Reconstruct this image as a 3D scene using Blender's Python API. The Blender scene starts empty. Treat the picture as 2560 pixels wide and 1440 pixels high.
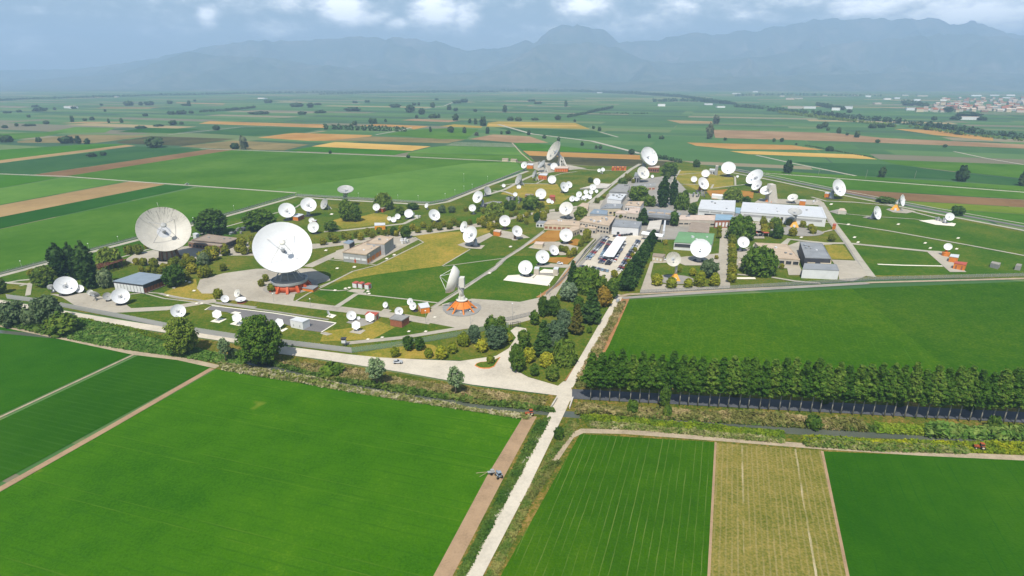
import bpy, math, random
import numpy as np
from math import sin, cos, pi, radians, sqrt, atan2, tan
random.seed(7)
SC = bpy.context.scene
COL = SC.collection
# ------------------------------------------------------------------ camera, sky, sun, exposure
FPX, HCAM, YHOR = 1450.0, 115.0, 200.0
TH = math.atan((720 - YHOR) / FPX)
CT, ST = cos(TH), sin(TH)
cam = bpy.data.objects.new('camera', bpy.data.cameras.new('camera'))
COL.objects.link(cam)
cam.location = (0, 0, HCAM)
cam.rotation_euler = (pi / 2 - TH, 0, 0)
cam.data.sensor_width = 36.0
cam.data.lens = FPX / 2560 * 36.0
cam.data.clip_start = 1.0
cam.data.clip_end = 60000.0
SC.camera = cam
AZA = radians(19.8)                       # the direction the straight farm roads run
AX, AY = sin(AZA), cos(AZA)
BX, BY = cos(AZA), -sin(AZA)
SUN_EL = radians(57)
SUN_AZ = AZA + pi - radians(8)            # bearing of the sun, behind the viewer
EXPOSURE = 0.31
sun = bpy.data.objects.new('sun', bpy.data.lights.new('sun', 'SUN'))
COL.objects.link(sun)
sun.data.energy = 5.0
sun.data.angle = radians(0.55)
sun.data.color = (1.0, 0.955, 0.87)
sd = (sin(SUN_AZ) * cos(SUN_EL), cos(SUN_AZ) * cos(SUN_EL), sin(SUN_EL))
sun.rotation_euler = (pi / 2 - SUN_EL, 0, pi - SUN_AZ)
SC.view_settings.view_transform = 'Standard'
SC.view_settings.look = 'None'
SC.view_settings.exposure = EXPOSURE
SC.view_settings.gamma = 1.0
SC.cycles.use_denoising = True
SC.cycles.max_bounces = 5
SC.cycles.diffuse_bounces = 2
SC.cycles.transparent_max_bounces = 6
SC.cycles.volume_bounces = 1


def pix_dir(px, py):
    a, b = (px - 1280) / FPX, (720 - py) / FPX
    d = (a, CT + b * ST, -ST + b * CT)
    n = sqrt(sum(v * v for v in d))
    return tuple(v / n for v in d)


def build_world():
    w = bpy.data.worlds.new('World')
    SC.world = w
    w.use_nodes = True
    nt = w.node_tree
    N, L = nt.nodes, nt.links
    for n in list(N):
        N.remove(n)
    out = N.new('ShaderNodeOutputWorld')
    bg = N.new('ShaderNodeBackground')
    bg.inputs['Strength'].default_value = 0.082
    sky = N.new('ShaderNodeTexSky')
    sky.sky_type = 'NISHITA'
    sky.sun_disc = False
    sky.sun_elevation = SUN_EL
    sky.sun_rotation = SUN_AZ
    sky.air_density = 1.2
    sky.dust_density = 1.2
    sky.ozone_density = 1.5
    tc = N.new('ShaderNodeTexCoord')
    sep = N.new('ShaderNodeSeparateXYZ')
    L.new(tc.outputs['Generated'], sep.inputs[0])

    def math_(op, a, b=None, clamp=False):
        m = N.new('ShaderNodeMath')
        m.operation = op
        m.use_clamp = clamp
        for i, v in enumerate((a, b)):
            if v is None:
                continue
            if isinstance(v, (int, float)):
                m.inputs[i].default_value = v
            else:
                L.new(v, m.inputs[i])
        return m.outputs[0]
    az = math_('ARCTAN2', sep.outputs[0], sep.outputs[1])
    el = math_('ARCSINE', sep.outputs[2])
    comb = N.new('ShaderNodeCombineXYZ')
    L.new(az, comb.inputs[0])
    L.new(math_('MULTIPLY', el, 2.1), comb.inputs[1])
    # cloud banks at bearings and heights over the far range
    blobs = [(860, 25, 45, 26, 1.0), (905, 45, 60, 16, .8), (990, 60, 26, 12, .9), (1085, 30, 50, 32, 1.0), (1160, 40, 34, 40, .75),
             (690, 72, 55, 16, .75), (520, 45, 20, 20, .8), (1465, 12, 55, 26, .9), (1400, 75, 120, 14, .45),
             (1690, 25, 45, 30, .6), (1590, 62, 90, 26, .6), (1900, 40, 60, 16, .55), (2210, 8, 110, 28, .8), (2440, 38, 120, 34, 1.0), (2330, 40, 90, 14, .5),
             (760, 12, 150, 22, .5), (440, 70, 130, 26, .4), (60, 105, 60, 26, .55), (200, 122, 90, 14, .35), (70, 22, 40, 10, .4),
             (1300, 90, 180, 22, .4), (2000, 5, 160, 20, .5), (300, 20, 160, 30, .35), (1020, -70, 400, 60, .4), (2100, -70, 400, 60, .5), (200, -80, 400, 60, .4)]
    tot = None
    for (px, py, rx, ry, amp) in blobs:
        d = pix_dir(px, py)
        a0, e0 = atan2(d[0], d[1]), math.asin(d[2])
        dx = math_('MULTIPLY', math_('SUBTRACT', az, a0), FPX / rx)
        dy = math_('MULTIPLY', math_('SUBTRACT', el, e0), FPX / ry)
        r2 = math_('ADD', math_('MULTIPLY', dx, dx), math_('MULTIPLY', dy, dy))
        g = math_('MULTIPLY', math_('EXPONENT', math_('MULTIPLY', r2, -0.45)), amp * 1.15)
        tot = g if tot is None else math_('MAXIMUM', tot, g)
    n1 = N.new('ShaderNodeTexNoise')
    n1.inputs['Scale'].default_value = 34
    n1.inputs['Detail'].default_value = 7
    n1.inputs['Roughness'].default_value = .62
    L.new(comb.outputs[0], n1.inputs['Vector'])
    n2 = N.new('ShaderNodeTexNoise')
    n2.inputs['Scale'].default_value = 7
    n2.inputs['Detail'].default_value = 5
    L.new(comb.outputs[0], n2.inputs['Vector'])
    up = N.new('ShaderNodeMapRange')                    # scattered cumulus everywhere above the range
    up.inputs['From Min'].default_value = .03
    up.inputs['From Max'].default_value = .16
    up.inputs['To Max'].default_value = .35
    L.new(el, up.inputs['Value'])
    base = math_('ADD', tot, math_('MULTIPLY', math_('SUBTRACT', n2.outputs['Fac'], .46), .6))
    base = math_('ADD', base, up.outputs[0])
    dens = math_('ADD', base, math_('MULTIPLY', math_('SUBTRACT', n1.outputs['Fac'], .5), 1.15))
    mr = N.new('ShaderNodeMapRange')
    mr.interpolation_type = 'SMOOTHSTEP'
    mr.inputs['From Min'].default_value = .30
    mr.inputs['From Max'].default_value = 1.3
    L.new(dens, mr.inputs['Value'])
    cl = N.new('ShaderNodeMapRange')                    # thick parts whiter
    cl.inputs['From Min'].default_value = .3
    cl.inputs['From Max'].default_value = 1.2
    cl.inputs['To Min'].default_value = 9.5
    cl.inputs['To Max'].default_value = 32.0
    L.new(dens, cl.inputs['Value'])
    cc = N.new('ShaderNodeMix')
    cc.data_type = 'RGBA'
    cc.blend_type = 'MULTIPLY'
    cc.inputs[0].default_value = 1
    cc.inputs[6].default_value = (1, .965, .93, 1)
    L.new(cl.outputs[0], cc.inputs[7])
    mix = N.new('ShaderNodeMix')
    mix.data_type = 'RGBA'
    L.new(mr.outputs[0], mix.inputs[0])
    L.new(sky.outputs[0], mix.inputs[6])
    L.new(cc.outputs[2], mix.inputs[7])
    L.new(mix.outputs[2], bg.inputs['Color'])
    L.new(bg.outputs[0], out.inputs['Surface'])


build_world()


# ------------------------------------------------------------------ pixel <-> world helpers (for survey points on the ground)
def P(px, py, z=0.0):
    a, b = (px - 1280) / FPX, (720 - py) / FPX
    dz = -ST + b * CT
    t = (z - HCAM) / dz
    return (t * a, t * (CT + b * ST), z)


def ZC(X, Y, z=0.0):
    return Y * CT - (z - HCAM) * ST


def ppm(X, Y, z=0.0):
    return FPX / ZC(X, Y, z)


def z_at(Y, py):
    v = (720 - py) / FPX
    return HCAM + Y * (v * CT - ST) / (CT + v * ST)


def x_at(px, Y, z):
    return (px - 1280) / FPX * ZC(0, Y, z)


class T:
    """a zoomed crop: origin and factor"""
    def __init__(s, ox, oy, k):
        s.ox, s.oy, s.k = ox, oy, k

    def __call__(s, *pts):
        return [(s.ox + p[0] / s.k, s.oy + p[1] / s.k) + tuple(q / s.k for q in p[2:]) for p in pts]


TL = T(0, 400, 4); TLB = T(0, 620, 4); TM = T(400, 440, 5.3333); TMB = T(400, 660, 5.3333)
TC = T(800, 440, 5.3333); TCB = T(800, 660, 5.3333); TF = T(1120, 330, 5.3333); TG = T(1500, 330, 5.3333)
TR = T(1900, 380, 3.8788); TP = T(1240, 540, 5.3333); TQ = T(1600, 500, 5.3333); TW = T(1220, 700, 5.3333)
TJ = T(1240, 860, 4); TX = T(1800, 850, 3.3684); Z0 = T(0, 200, 2.977); Z2 = T(800, 200, 2.977); Z3 = T(1700, 180, 2.977)
TH_ = T(1480, 440, 10.6667); TK = T(1840, 420, 8); TY = T(500, 860, 3.4595)

# ------------------------------------------------------------------ materials
MATS = {}


def newmat(name):
    m = bpy.data.materials.new(name)
    m.use_nodes = True
    nt = m.node_tree
    b = nt.nodes['Principled BSDF']
    b.inputs['Roughness'].default_value = .8
    b.inputs['Specular IOR Level'].default_value = .25
    MATS[name] = m
    return m, nt, b


def rgba(c):
    return (c[0], c[1], c[2], 1)


def ramp(nt, fac, stops, interp='LINEAR'):
    r = nt.nodes.new('ShaderNodeValToRGB')
    cr = r.color_ramp
    cr.interpolation = interp
    while len(cr.elements) < len(stops):
        cr.elements.new(.5)
    for e, (p, c) in zip(cr.elements, stops):
        e.position = p
        e.color = rgba(c)
    nt.links.new(fac, r.inputs[0])
    return r.outputs[0]


def noise(nt, vec, scale, detail=4, rough=.6):
    n = nt.nodes.new('ShaderNodeTexNoise')
    n.inputs['Scale'].default_value = scale
    n.inputs['Detail'].default_value = detail
    n.inputs['Roughness'].default_value = rough
    nt.links.new(vec, n.inputs['Vector'])
    return n.outputs['Fac']


def nmath(nt, op, a, b=None, c=None, clamp=False):
    m = nt.nodes.new('ShaderNodeMath')
    m.operation = op
    m.use_clamp = clamp
    for i, v in enumerate((a, b, c)):
        if v is None:
            continue
        if isinstance(v, (int, float)):
            m.inputs[i].default_value = v
        else:
            nt.links.new(v, m.inputs[i])
    return m.outputs[0]


def cmix(nt, fac, a, b, blend='MIX'):
    m = nt.nodes.new('ShaderNodeMix')
    m.data_type = 'RGBA'
    m.blend_type = blend
    for i, v in ((0, fac), (6, a), (7, b)):
        if isinstance(v, (int, float)):
            m.inputs[i].default_value = v
        elif isinstance(v, (tuple, list)):
            m.inputs[i].default_value = rgba(v)
        else:
            nt.links.new(v, m.inputs[i])
    return m.outputs[2]


def pos(nt):
    return nt.nodes.new('ShaderNodeNewGeometry').outputs['Position']


def bump(nt, b, h, strength, dist):
    bn = nt.nodes.new('ShaderNodeBump')
    bn.inputs['Strength'].default_value = strength
    bn.inputs['Distance'].default_value = dist
    nt.links.new(h, bn.inputs['Height'])
    nt.links.new(bn.outputs[0], b.inputs['Normal'])


def plain(name, c, var=.12, scale=.6, rough=.7, spec=.25, metal=0.0, scale2=6.0):
    """a surface with worn, uneven tone"""
    m, nt, b = newmat(name)
    p = pos(nt)
    n = noise(nt, p, scale, 5)
    n2 = noise(nt, p, scale2, 3)
    f = nmath(nt, 'ADD', nmath(nt, 'MULTIPLY', n, .65), nmath(nt, 'MULTIPLY', n2, .35))
    lo = tuple(v * (1 - 1.6 * var) for v in c)
    hi = tuple(min(1, v * (1 + 1.2 * var)) for v in c)
    nt.links.new(ramp(nt, f, [(.3, lo), (.5, c), (.72, hi)]), b.inputs['Base Color'])
    b.inputs['Roughness'].default_value = rough
    b.inputs['Specular IOR Level'].default_value = spec
    b.inputs['Metallic'].default_value = metal
    return m


def dotc(nt, p, v):
    d = nt.nodes.new('ShaderNodeVectorMath')
    d.operation = 'DOT_PRODUCT'
    nt.links.new(p, d.inputs[0])
    d.inputs[1].default_value = (v[0], v[1], 0)
    return d.outputs['Value']


def crop(name, stops, patch=.02, fine=1.2, finew=.35, rows=None, across=None, bumpd=.25, soil=None):
    """a field: patchy tone, fine tufts, and sown rows (period, width, colour, broken-up amount) across a direction"""
    m, nt, b = newmat(name)
    k = .76
    stops = [(q[0], (q[1][0] * k * 1.06, q[1][1] * k, q[1][2] * k * .7)) for q in stops]
    p = pos(nt)
    big = noise(nt, p, patch, 5, .55)
    mid = noise(nt, p, patch * 9, 4, .6)
    fi = noise(nt, p, fine, 2, .7)
    f = nmath(nt, 'ADD', nmath(nt, 'MULTIPLY', big, .75 - finew * .5), nmath(nt, 'ADD', nmath(nt, 'MULTIPLY', mid, .25), nmath(nt, 'MULTIPLY', fi, finew * .5)))
    colr = ramp(nt, f, [(.5 + (q[0] - .5) * .42, q[1]) for q in stops])
    if rows and across:
        u = dotc(nt, p, across)
        al = nt.nodes.new('ShaderNodeCombineXYZ')
        nt.links.new(nmath(nt, 'MULTIPLY', u, .5), al.inputs[0])
        nt.links.new(nmath(nt, 'MULTIPLY', dotc(nt, p, (-across[1], across[0])), .05), al.inputs[1])
        stre = noise(nt, al.outputs[0], 1.0, 3, .6)
        wob = nmath(nt, 'ADD', u, nmath(nt, 'MULTIPLY', mid, .5))
        for (per, wid, c, brk, amt) in rows:
            fr = nmath(nt, 'FRACT', nmath(nt, 'DIVIDE', wob, per))
            line = nmath(nt, 'LESS_THAN', fr, wid)
            br = nt.nodes.new('ShaderNodeMapRange')
            br.inputs['From Min'].default_value = .5 - .22 * (1 - brk)
            br.inputs['From Max'].default_value = .5 + .14
            nt.links.new(stre if brk < .75 else mid, br.inputs['Value'])
            fac = nmath(nt, 'MULTIPLY', nmath(nt, 'MULTIPLY', line, br.outputs[0]), amt)
            colr = cmix(nt, fac, colr, c)
    if soil:
        sn = noise(nt, p, soil[0], 3, .6)
        sm = nt.nodes.new('ShaderNodeMapRange')
        sm.inputs['From Min'].default_value = soil[1]
        sm.inputs['From Max'].default_value = soil[1] + .08
        nt.links.new(sn, sm.inputs['Value'])
        colr = cmix(nt, sm.outputs[0], colr, soil[2])
    nt.links.new(colr, b.inputs['Base Color'])
    b.inputs['Roughness'].default_value = 1.0
    b.inputs['Specular IOR Level'].default_value = 0.0
    bump(nt, b, fi, .6, bumpd)
    return m


def leafmat(name, c1, c2, c3=None, scale=.35, trans=.25):
    m, nt, b = newmat(name)
    p = pos(nt)
    oi = nt.nodes.new('ShaderNodeObjectInfo')
    n = noise(nt, p, scale, 3, .7)
    f = nmath(nt, 'ADD', nmath(nt, 'MULTIPLY', n, .8), nmath(nt, 'MULTIPLY', oi.outputs['Random'], .2))
    st = [(.34, c1), (.54, c2)] + ([(.66, c3)] if c3 else [])
    c = ramp(nt, f, st)
    nt.links.new(c, b.inputs['Base Color'])
    b.inputs['Roughness'].default_value = .75
    b.inputs['Specular IOR Level'].default_value = .12
    tr = nt.nodes.new('ShaderNodeBsdfTranslucent')
    nt.links.new(c, tr.inputs['Color'])
    mx = nt.nodes.new('ShaderNodeMixShader')
    mx.inputs[0].default_value = trans
    out = nt.nodes['Material Output']
    nt.links.new(b.outputs[0], mx.inputs[1])
    nt.links.new(tr.outputs[0], mx.inputs[2])
    nt.links.new(mx.outputs[0], out.inputs['Surface'])
    return m


M = {}
def panels(name, c, nseg, nring, dark, stain=0.0, spec=.35):
    """painted dish panels: radial and ring seams, weather streaks"""
    m, nt, b = newmat(name)
    tc = nt.nodes.new('ShaderNodeTexCoord')
    sp = nt.nodes.new('ShaderNodeSeparateXYZ')
    nt.links.new(tc.outputs['Object'], sp.inputs[0])
    x, y = sp.outputs[0], sp.outputs[1]
    r = nmath(nt, 'SQRT', nmath(nt, 'ADD', nmath(nt, 'MULTIPLY', x, x), nmath(nt, 'MULTIPLY', y, y)))
    a = nmath(nt, 'ARCTAN2', y, x)
    sa = nmath(nt, 'LESS_THAN', nmath(nt, 'FRACT', nmath(nt, 'MULTIPLY', a, nseg / (2 * pi))), .045)
    sr = nmath(nt, 'LESS_THAN', nmath(nt, 'FRACT', nmath(nt, 'MULTIPLY', r, nring)), .045)
    seam = nmath(nt, 'MAXIMUM', sa, sr)
    cb = nt.nodes.new('ShaderNodeCombineXYZ')
    nt.links.new(nmath(nt, 'MULTIPLY', a, 9.0), cb.inputs[0])
    nt.links.new(nmath(nt, 'MULTIPLY', r, 3.0), cb.inputs[1])
    st = noise(nt, cb.outputs[0], 1.6, 4, .65)
    n = noise(nt, tc.outputs['Object'], 5.0, 4)
    col = ramp(nt, nmath(nt, 'ADD', nmath(nt, 'MULTIPLY', n, .6), nmath(nt, 'MULTIPLY', st, .4)), [(.36, tuple(v * (1 - dark * 1.5) for v in c)), (.56, c)])
    if stain:
        up = nmath(nt, 'MULTIPLY', nmath(nt, 'GREATER_THAN', st, .55), nmath(nt, 'MULTIPLY', nmath(nt, 'MAXIMUM', y, 0.0), stain * 3.2), None, True)
        col = cmix(nt, up, col, (.20, .19, .165))
    col = cmix(nt, nmath(nt, 'MULTIPLY', seam, dark * 3.2), col, tuple(v * .55 for v in c))
    nt.links.new(col, b.inputs['Base Color'])
    b.inputs['Roughness'].default_value = .5
    b.inputs['Specular IOR Level'].default_value = spec
    return m


M['white'] = plain('white_paint', (.80, .80, .79), .04, .3, .45, .4)
M['offwhite'] = plain('weathered_white', (.66, .64, .58), .10, .35, .5, .3)
M['white_panel'] = panels('white_dish_panels', (.72, .725, .73), 32, 11, .05)
M['beige_dish'] = panels('weathered_cream_panels', (.54, .51, .44), 48, 17, .11, .55)
M['grey_dish'] = panels('grey_mesh_panels', (.42, .42, .40), 28, 9, .14)
M['steel'] = plain('galvanised_steel', (.42, .43, .44), .12, .8, .45, .5, .3)
M['dark_steel'] = plain('dark_steel', (.10, .105, .11), .2, .8, .5, .4)
M['orange'] = plain('orange_paint', (.64, .20, .03), .14, .5, .55, .3)
M['yellow'] = plain('yellow_orange_paint', (.70, .34, .035), .12, .5, .55, .3)
M['redorange'] = plain('red_orange_paint', (.48, .085, .025), .15, .4, .6, .3)
M['tractor_red'] = plain('faded_red_paint', (.36, .085, .03), .25, 1.5, .6, .3)
M['brick'] = plain('red_brick', (.30, .11, .06), .22, .9, .85, .2, 0, 9)
M['brown'] = plain('brown_concrete', (.26, .15, .10), .2, .5, .85, .2)
M['conc'] = plain('pale_concrete', (.52, .48, .42), .14, .12, .9, .2, 0, 1.5)
M['conc_dk'] = plain('grey_concrete', (.27, .265, .25), .16, .2, .9, .2, 0, 1.5)
M['roof_beige'] = plain('beige_gravel_roof', (.47, .37, .27), .16, .15, .95, .1, 0, 2)
M['roof_grey'] = plain('grey_membrane_roof', (.25, .26, .27), .16, .12, .8, .2, 0, 1.5)
M['roof_blue'] = plain('blue_grey_metal_roof', (.22, .27, .32), .12, .15, .5, .4, 0, 1)
M['roof_sky'] = plain('light_blue_roof', (.24, .36, .45), .12, .2, .5, .4)
M['roof_green'] = plain('green_membrane_roof', (.15, .29, .14), .12, .12, .8, .2, 0, 1)
M['roof_white'] = plain('pale_metal_roof', (.58, .59, .60), .07, .15, .55, .3, 0, 1)
M['roof_brown'] = plain('brown_metal_roof', (.30, .24, .185), .16, .3, .7, .2)
M['roof_red'] = plain('red_sheet_roof', (.42, .09, .06), .15, .4, .7, .2)
M['roof_pink'] = plain('pinkish_roof', (.55, .44, .36), .12, .2, .9, .2)
M['wall_white'] = plain('white_wall', (.66, .66, .66), .07, .3, .8, .2)
M['wall_beige'] = plain('beige_wall', (.47, .42, .35), .12, .3, .85, .2)
M['wall_grey'] = plain('grey_wall', (.34, .34, .34), .12, .3, .85, .2)
M['wall_dark'] = plain('dark_cladding', (.05, .05, .06), .2, .4, .6, .3)
M['wall_tan'] = plain('tan_wall', (.55, .47, .33), .1, .3, .85, .2)
M['glass'] = plain('dark_glass', (.025, .03, .038), .2, .5, .12, .6)
M['blueglass'] = plain('blue_subreflector', (.20, .27, .42), .1, .5, .4, .4)
M['tyre'] = plain('rubber', (.02, .02, .02), .2, 2, .8, .2)
M['bark'] = plain('bark', (.12, .095, .07), .25, 2, .95, .1)
M['bark_pale'] = plain('pale_bark', (.30, .28, .24), .2, 1, .95, .1)
M['rust'] = plain('rusted_iron', (.16, .055, .035), .25, .7, .85, .2)
M['kerb'] = plain('orange_kerb', (.62, .22, .07), .15, .5, .8, .2)
# ground surfaces
M['road'] = plain('white_gravel', (.53, .475, .38), .15, .09, .98, .05, 0, 1.1)
M['path'] = plain('pale_path', (.39, .36, .29), .15, .12, .98, .05, 0, 1.2)
M['pad'] = plain('beige_pavement', (.385, .345, .275), .17, .05, .95, .1, 0, .5)
M['pad_grey'] = plain('worn_grey_pavement', (.29, .27, .235), .18, .06, .95, .1, 0, .6)
M['pad_white'] = plain('fresh_white_stone', (.74, .69, .57), .08, .2, .95, .1, 0, 2)
M['pad_dark'] = plain('dark_gravel', (.07, .07, .075), .25, .4, .95, .1, 0, 2)
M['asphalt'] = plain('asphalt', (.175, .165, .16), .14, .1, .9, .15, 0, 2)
M['asphalt_shade'] = plain('shade_dark_asphalt', (.085, .088, .095), .22, .2, .9, .15, 0, 1.5)  # asphalt colour darkened to include the poplar canopy's shade
M['dirt'] = plain('dry_dirt', (.33, .225, .135), .18, .15, 1, .05, 0, 1.6)
M['dirt_red'] = plain('reddish_dirt', (.34, .175, .075), .22, .2, 1, .05, 0, 1.6)
M['dirt_pale'] = plain('pale_dirt', (.37, .30, .205), .2, .2, 1, .05, 0, 1.6)
M['ochre'] = crop('ochre_gravel', [(.3, (.36, .18, .05)), (.6, (.46, .25, .08))], .06, 2, .4)
M['wheat'] = crop('ripe_wheat', [(.3, (.56, .36, .13)), (.7, (.66, .45, .18))], .01, .3, .2)
M['orangefield'] = crop('stubble', [(.3, (.42, .23, .09)), (.7, (.52, .31, .13))], .01, .3, .2)
M['tan'] = crop('tan_soil', [(.3, (.33, .235, .15)), (.7, (.43, .31, .205))], .012, .3, .25)
M['pink'] = crop('pinkish_soil', [(.3, (.30, .20, .15)), (.7, (.40, .28, .22))], .012, .3, .3)
M['brownf'] = crop('brown_soil', [(.3, (.20, .125, .085)), (.7, (.27, .17, .115))], .012, .3, .25)
M['greyf'] = crop('grey_brown_fallow', [(.3, (.19, .17, .10)), (.7, (.29, .24, .15))], .012, .3, .3)
M['darksoil'] = crop('dark_soil', [(.3, (.055, .062, .04)), (.7, (.11, .11, .06))], .012, .3, .3)
M['g_mid'] = crop('mid_green_crop', [(.25, (.055, .160, .014)), (.5, (.075, .19, .022)), (.75, (.10, .22, .034))], .010, .4, .25)
M['g_bright'] = crop('bright_green_crop', [(.3, (.040, .160, .006)), (.7, (.066, .205, .012))], .008, .4, .25)
M['g_light'] = crop('light_green_crop', [(.3, (.085, .215, .040)), (.7, (.13, .27, .06))], .008, .4, .25)
M['g_dark'] = crop('dark_green_crop', [(.3, (.020, .10, .012)), (.7, (.035, .14, .02))], .008, .4, .25)
M['g_blue'] = crop('bluish_green_crop', [(.3, (.030, .105, .045)), (.7, (.05, .14, .055))], .01, .4, .3)
M['g_olive'] = crop('olive_green_crop', [(.3, (.11, .20, .02)), (.7, (.17, .25, .035))], .01, .4, .3)
M['yellowf'] = crop('yellow_crop', [(.3, (.36, .27, .06)), (.7, (.45, .34, .09))], .01, .4, .3)
M['greenhouse'] = crop('netted_rows', [(.3, (.10, .17, .10)), (.7, (.16, .22, .14))], .01, .4, .2,
                       [(14, .22, (.45, .45, .40), .2, .9)], (AX, AY))


def V2(p, q):
    d = (q[0] - p[0], q[1] - p[1])
    n = sqrt(d[0] ** 2 + d[1] ** 2)
    return (d[0] / n, d[1] / n)


cl = V2(P(540, 922), P(1310, 1047))
cln = (-cl[1], cl[0])
M['f_main'] = crop('sown_green_field', [(.2, (.026, .118, .002)), (.42, (.044, .158, .003)), (.58, (.056, .178, .004)), (.8, (.10, .23, .010))], .010, 1.3, .55,
                   [(3.1, .2, (.028, .105, .003), .5, .8), (24.0, .014, (.13, .20, .02), .3, .35), (24.9, .014, (.13, .20, .02), .3, .3)], cln, .4,
                   (.045, .69, (.15, .19, .02)))
M['f_left'] = crop('left_green_field', [(.25, (.020, .105, .002)), (.5, (.030, .128, .004)), (.78, (.048, .152, .008))], .012, 1.6, .45,
                   [(5.5, .12, (.016, .085, .006), .5, .4)], cln, .3)
M['f_rows'] = crop('ridged_green_field', [(.25, (.020, .098, .002)), (.7, (.034, .128, .005))], .012, 1.6, .3,
                   [(2.4, .30, (.040, .115, .015), .3, .4)], cln, .3)
M['f_striped'] = crop('striped_green_field', [(.2, (.026, .100, .002)), (.5, (.041, .134, .003)), (.8, (.072, .172, .006))], .014, 1.5, .5,
                      [(2.15, .11, (.13, .18, .04), .5, .75)], (BX, BY), .3)
M['f_sparse'] = crop('sparse_maize_field', [(.18, (.085, .125, .015)), (.5, (.20, .20, .055)), (.82, (.34, .28, .11))], .02, 1.4, .9,
                     [(1.5, .30, (.33, .26, .13), .1, .45), (16.5, .035, (.48, .40, .26), .6, .8)], (BX, BY), .5)
M['f_right'] = crop('dense_green_field', [(.22, (.020, .100, .002)), (.5, (.031, .125, .003)), (.8, (.050, .152, .005))], .012, 1.5, .45,
                    [(3.4, .07, (.012, .075, .004), .55, .85)], (BX, BY), .3, (.06, .735, (.25, .18, .10)))
M['f_upper'] = crop('rough_green_field', [(.18, (.030, .115, .002)), (.5, (.052, .146, .003)), (.82, (.105, .19, .012))], .016, .8, .9,
                    [(6.2, .06, (.085, .19, .025), .6, .35)], (BX, BY), .5)
M['f_upper_dark'] = crop('darker_rough_field', [(.18, (.022, .095, .002)), (.5, (.041, .128, .004)), (.82, (.085, .165, .010))], .016, .8, .9, None, None, .5)
M['lawn'] = crop('mown_grass', [(.15, (.038, .105, .010)), (.38, (.072, .145, .018)), (.6, (.145, .175, .032)), (.85, (.26, .215, .060))],
                 .028, .9, .7, None, None, .3)
M['lawn_green'] = crop('green_grass', [(.15, (.030, .105, .008)), (.4, (.052, .14, .012)), (.62, (.09, .165, .020)), (.85, (.18, .195, .040))], .03, .9, .7)
M['dry'] = crop('dry_grass', [(.15, (.11, .185, .028)), (.38, (.22, .235, .045)), (.6, (.36, .295, .07)), (.85, (.48, .34, .10))], .035, 1.0, .7)
M['verge'] = crop('rough_verge', [(.26, (.05, .10, .015)), (.45, (.11, .145, .025)), (.62, (.21, .17, .05)), (.76, (.33, .23, .10))], .06, 1.0, .8)


def water_mat():
    m, nt, b = newmat('canal_water')
    p = pos(nt)
    n = noise(nt, p, .08, 3)
    nt.links.new(ramp(nt, n, [(.3, (.075, .09, .07)), (.7, (.11, .12, .09))]), b.inputs['Base Color'])
    b.inputs['Roughness'].default_value = .25
    b.inputs['Specular IOR Level'].default_value = .5
    w = noise(nt, p, 1.5, 3)
    bump(nt, b, w, .25, .05)
    return m


M['water'] = water_mat()


def plain_mat():
    """the wide farmed plain: strip fields laid out along the farm roads"""
    m, nt, b = newmat('patchwork_farmland')
    p = pos(nt)
    cb = nt.nodes.new('ShaderNodeCombineXYZ')
    nt.links.new(dotc(nt, p, (BX, BY)), cb.inputs[0])
    nt.links.new(dotc(nt, p, (AX, AY)), cb.inputs[1])

    def bricks(w, h, off, seedshift):
        mp = nt.nodes.new('ShaderNodeMapping')
        mp.inputs['Location'].default_value = (seedshift, seedshift * .37, 0)
        nt.links.new(cb.outputs[0], mp.inputs[0])
        k = nt.nodes.new('ShaderNodeTexBrick')
        k.inputs['Color1'].default_value = (0, 0, 0, 1)
        k.inputs['Color2'].default_value = (1, 1, 1, 1)
        k.inputs['Scale'].default_value = 1.0
        k.inputs['Brick Width'].default_value = w
        k.inputs['Row Height'].default_value = h
        k.inputs['Mortar Size'].default_value = 2.0
        k.inputs['Mortar'].default_value = (.42, .42, .42, 1)
        k.offset = off
        k.squash = .7
        k.squash_frequency = 3
        nt.links.new(mp.outputs[0], k.inputs['Vector'])
        return k.outputs['Color']
    k1 = bricks(560, 78, .37, 130)
    k2 = bricks(1500, 420, .3, 900)
    f = nmath(nt, 'FRACT', nmath(nt, 'ADD', nmath(nt, 'MULTIPLY', k1, 5.3), nmath(nt, 'MULTIPLY', k2, 2.7)))
    G1, G2, G3, D1 = (.060, .140, .040), (.095, .17, .055), (.050, .115, .042), (.040, .085, .045)
    c = ramp(nt, f, [(0, G3), (.12, G1), (.24, D1), (.33, G2), (.46, G1), (.56, G3), (.66, (.14, .18, .07)), (.73, G2), (.80, (.27, .21, .14)), (.87, (.19, .155, .11)), (.93, (.38, .27, .14)), (.96, D1)], 'CONSTANT')
    n = noise(nt, p, .012, 5)
    c = cmix(nt, .22, c, ramp(nt, n, [(.3, (.03, .10, .025)), (.7, (.12, .20, .07))]))
    nt.links.new(c, b.inputs['Base Color'])
    b.inputs['Roughness'].default_value = 1
    b.inputs['Specular IOR Level'].default_value = .03
    return m


M['plain'] = plain_mat()


def mountain_mat():
    m, nt, b = newmat('mountain_slopes')
    p = pos(nt)
    n = noise(nt, p, .0012, 8, .66)
    n2 = noise(nt, p, .006, 5, .65)
    sep = nt.nodes.new('ShaderNodeSeparateXYZ')
    nt.links.new(p, sep.inputs[0])
    f = nmath(nt, 'ADD', nmath(nt, 'MULTIPLY', n, .6), nmath(nt, 'MULTIPLY', n2, .4))
    c = ramp(nt, f, [(.34, (.04, .07, .05)), (.5, (.08, .105, .07)), (.58, (.13, .135, .10)), (.70, (.22, .205, .17))])
    nt.links.new(c, b.inputs['Base Color'])
    b.inputs['Roughness'].default_value = 1
    b.inputs['Specular IOR Level'].default_value = .02
    return m


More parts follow.
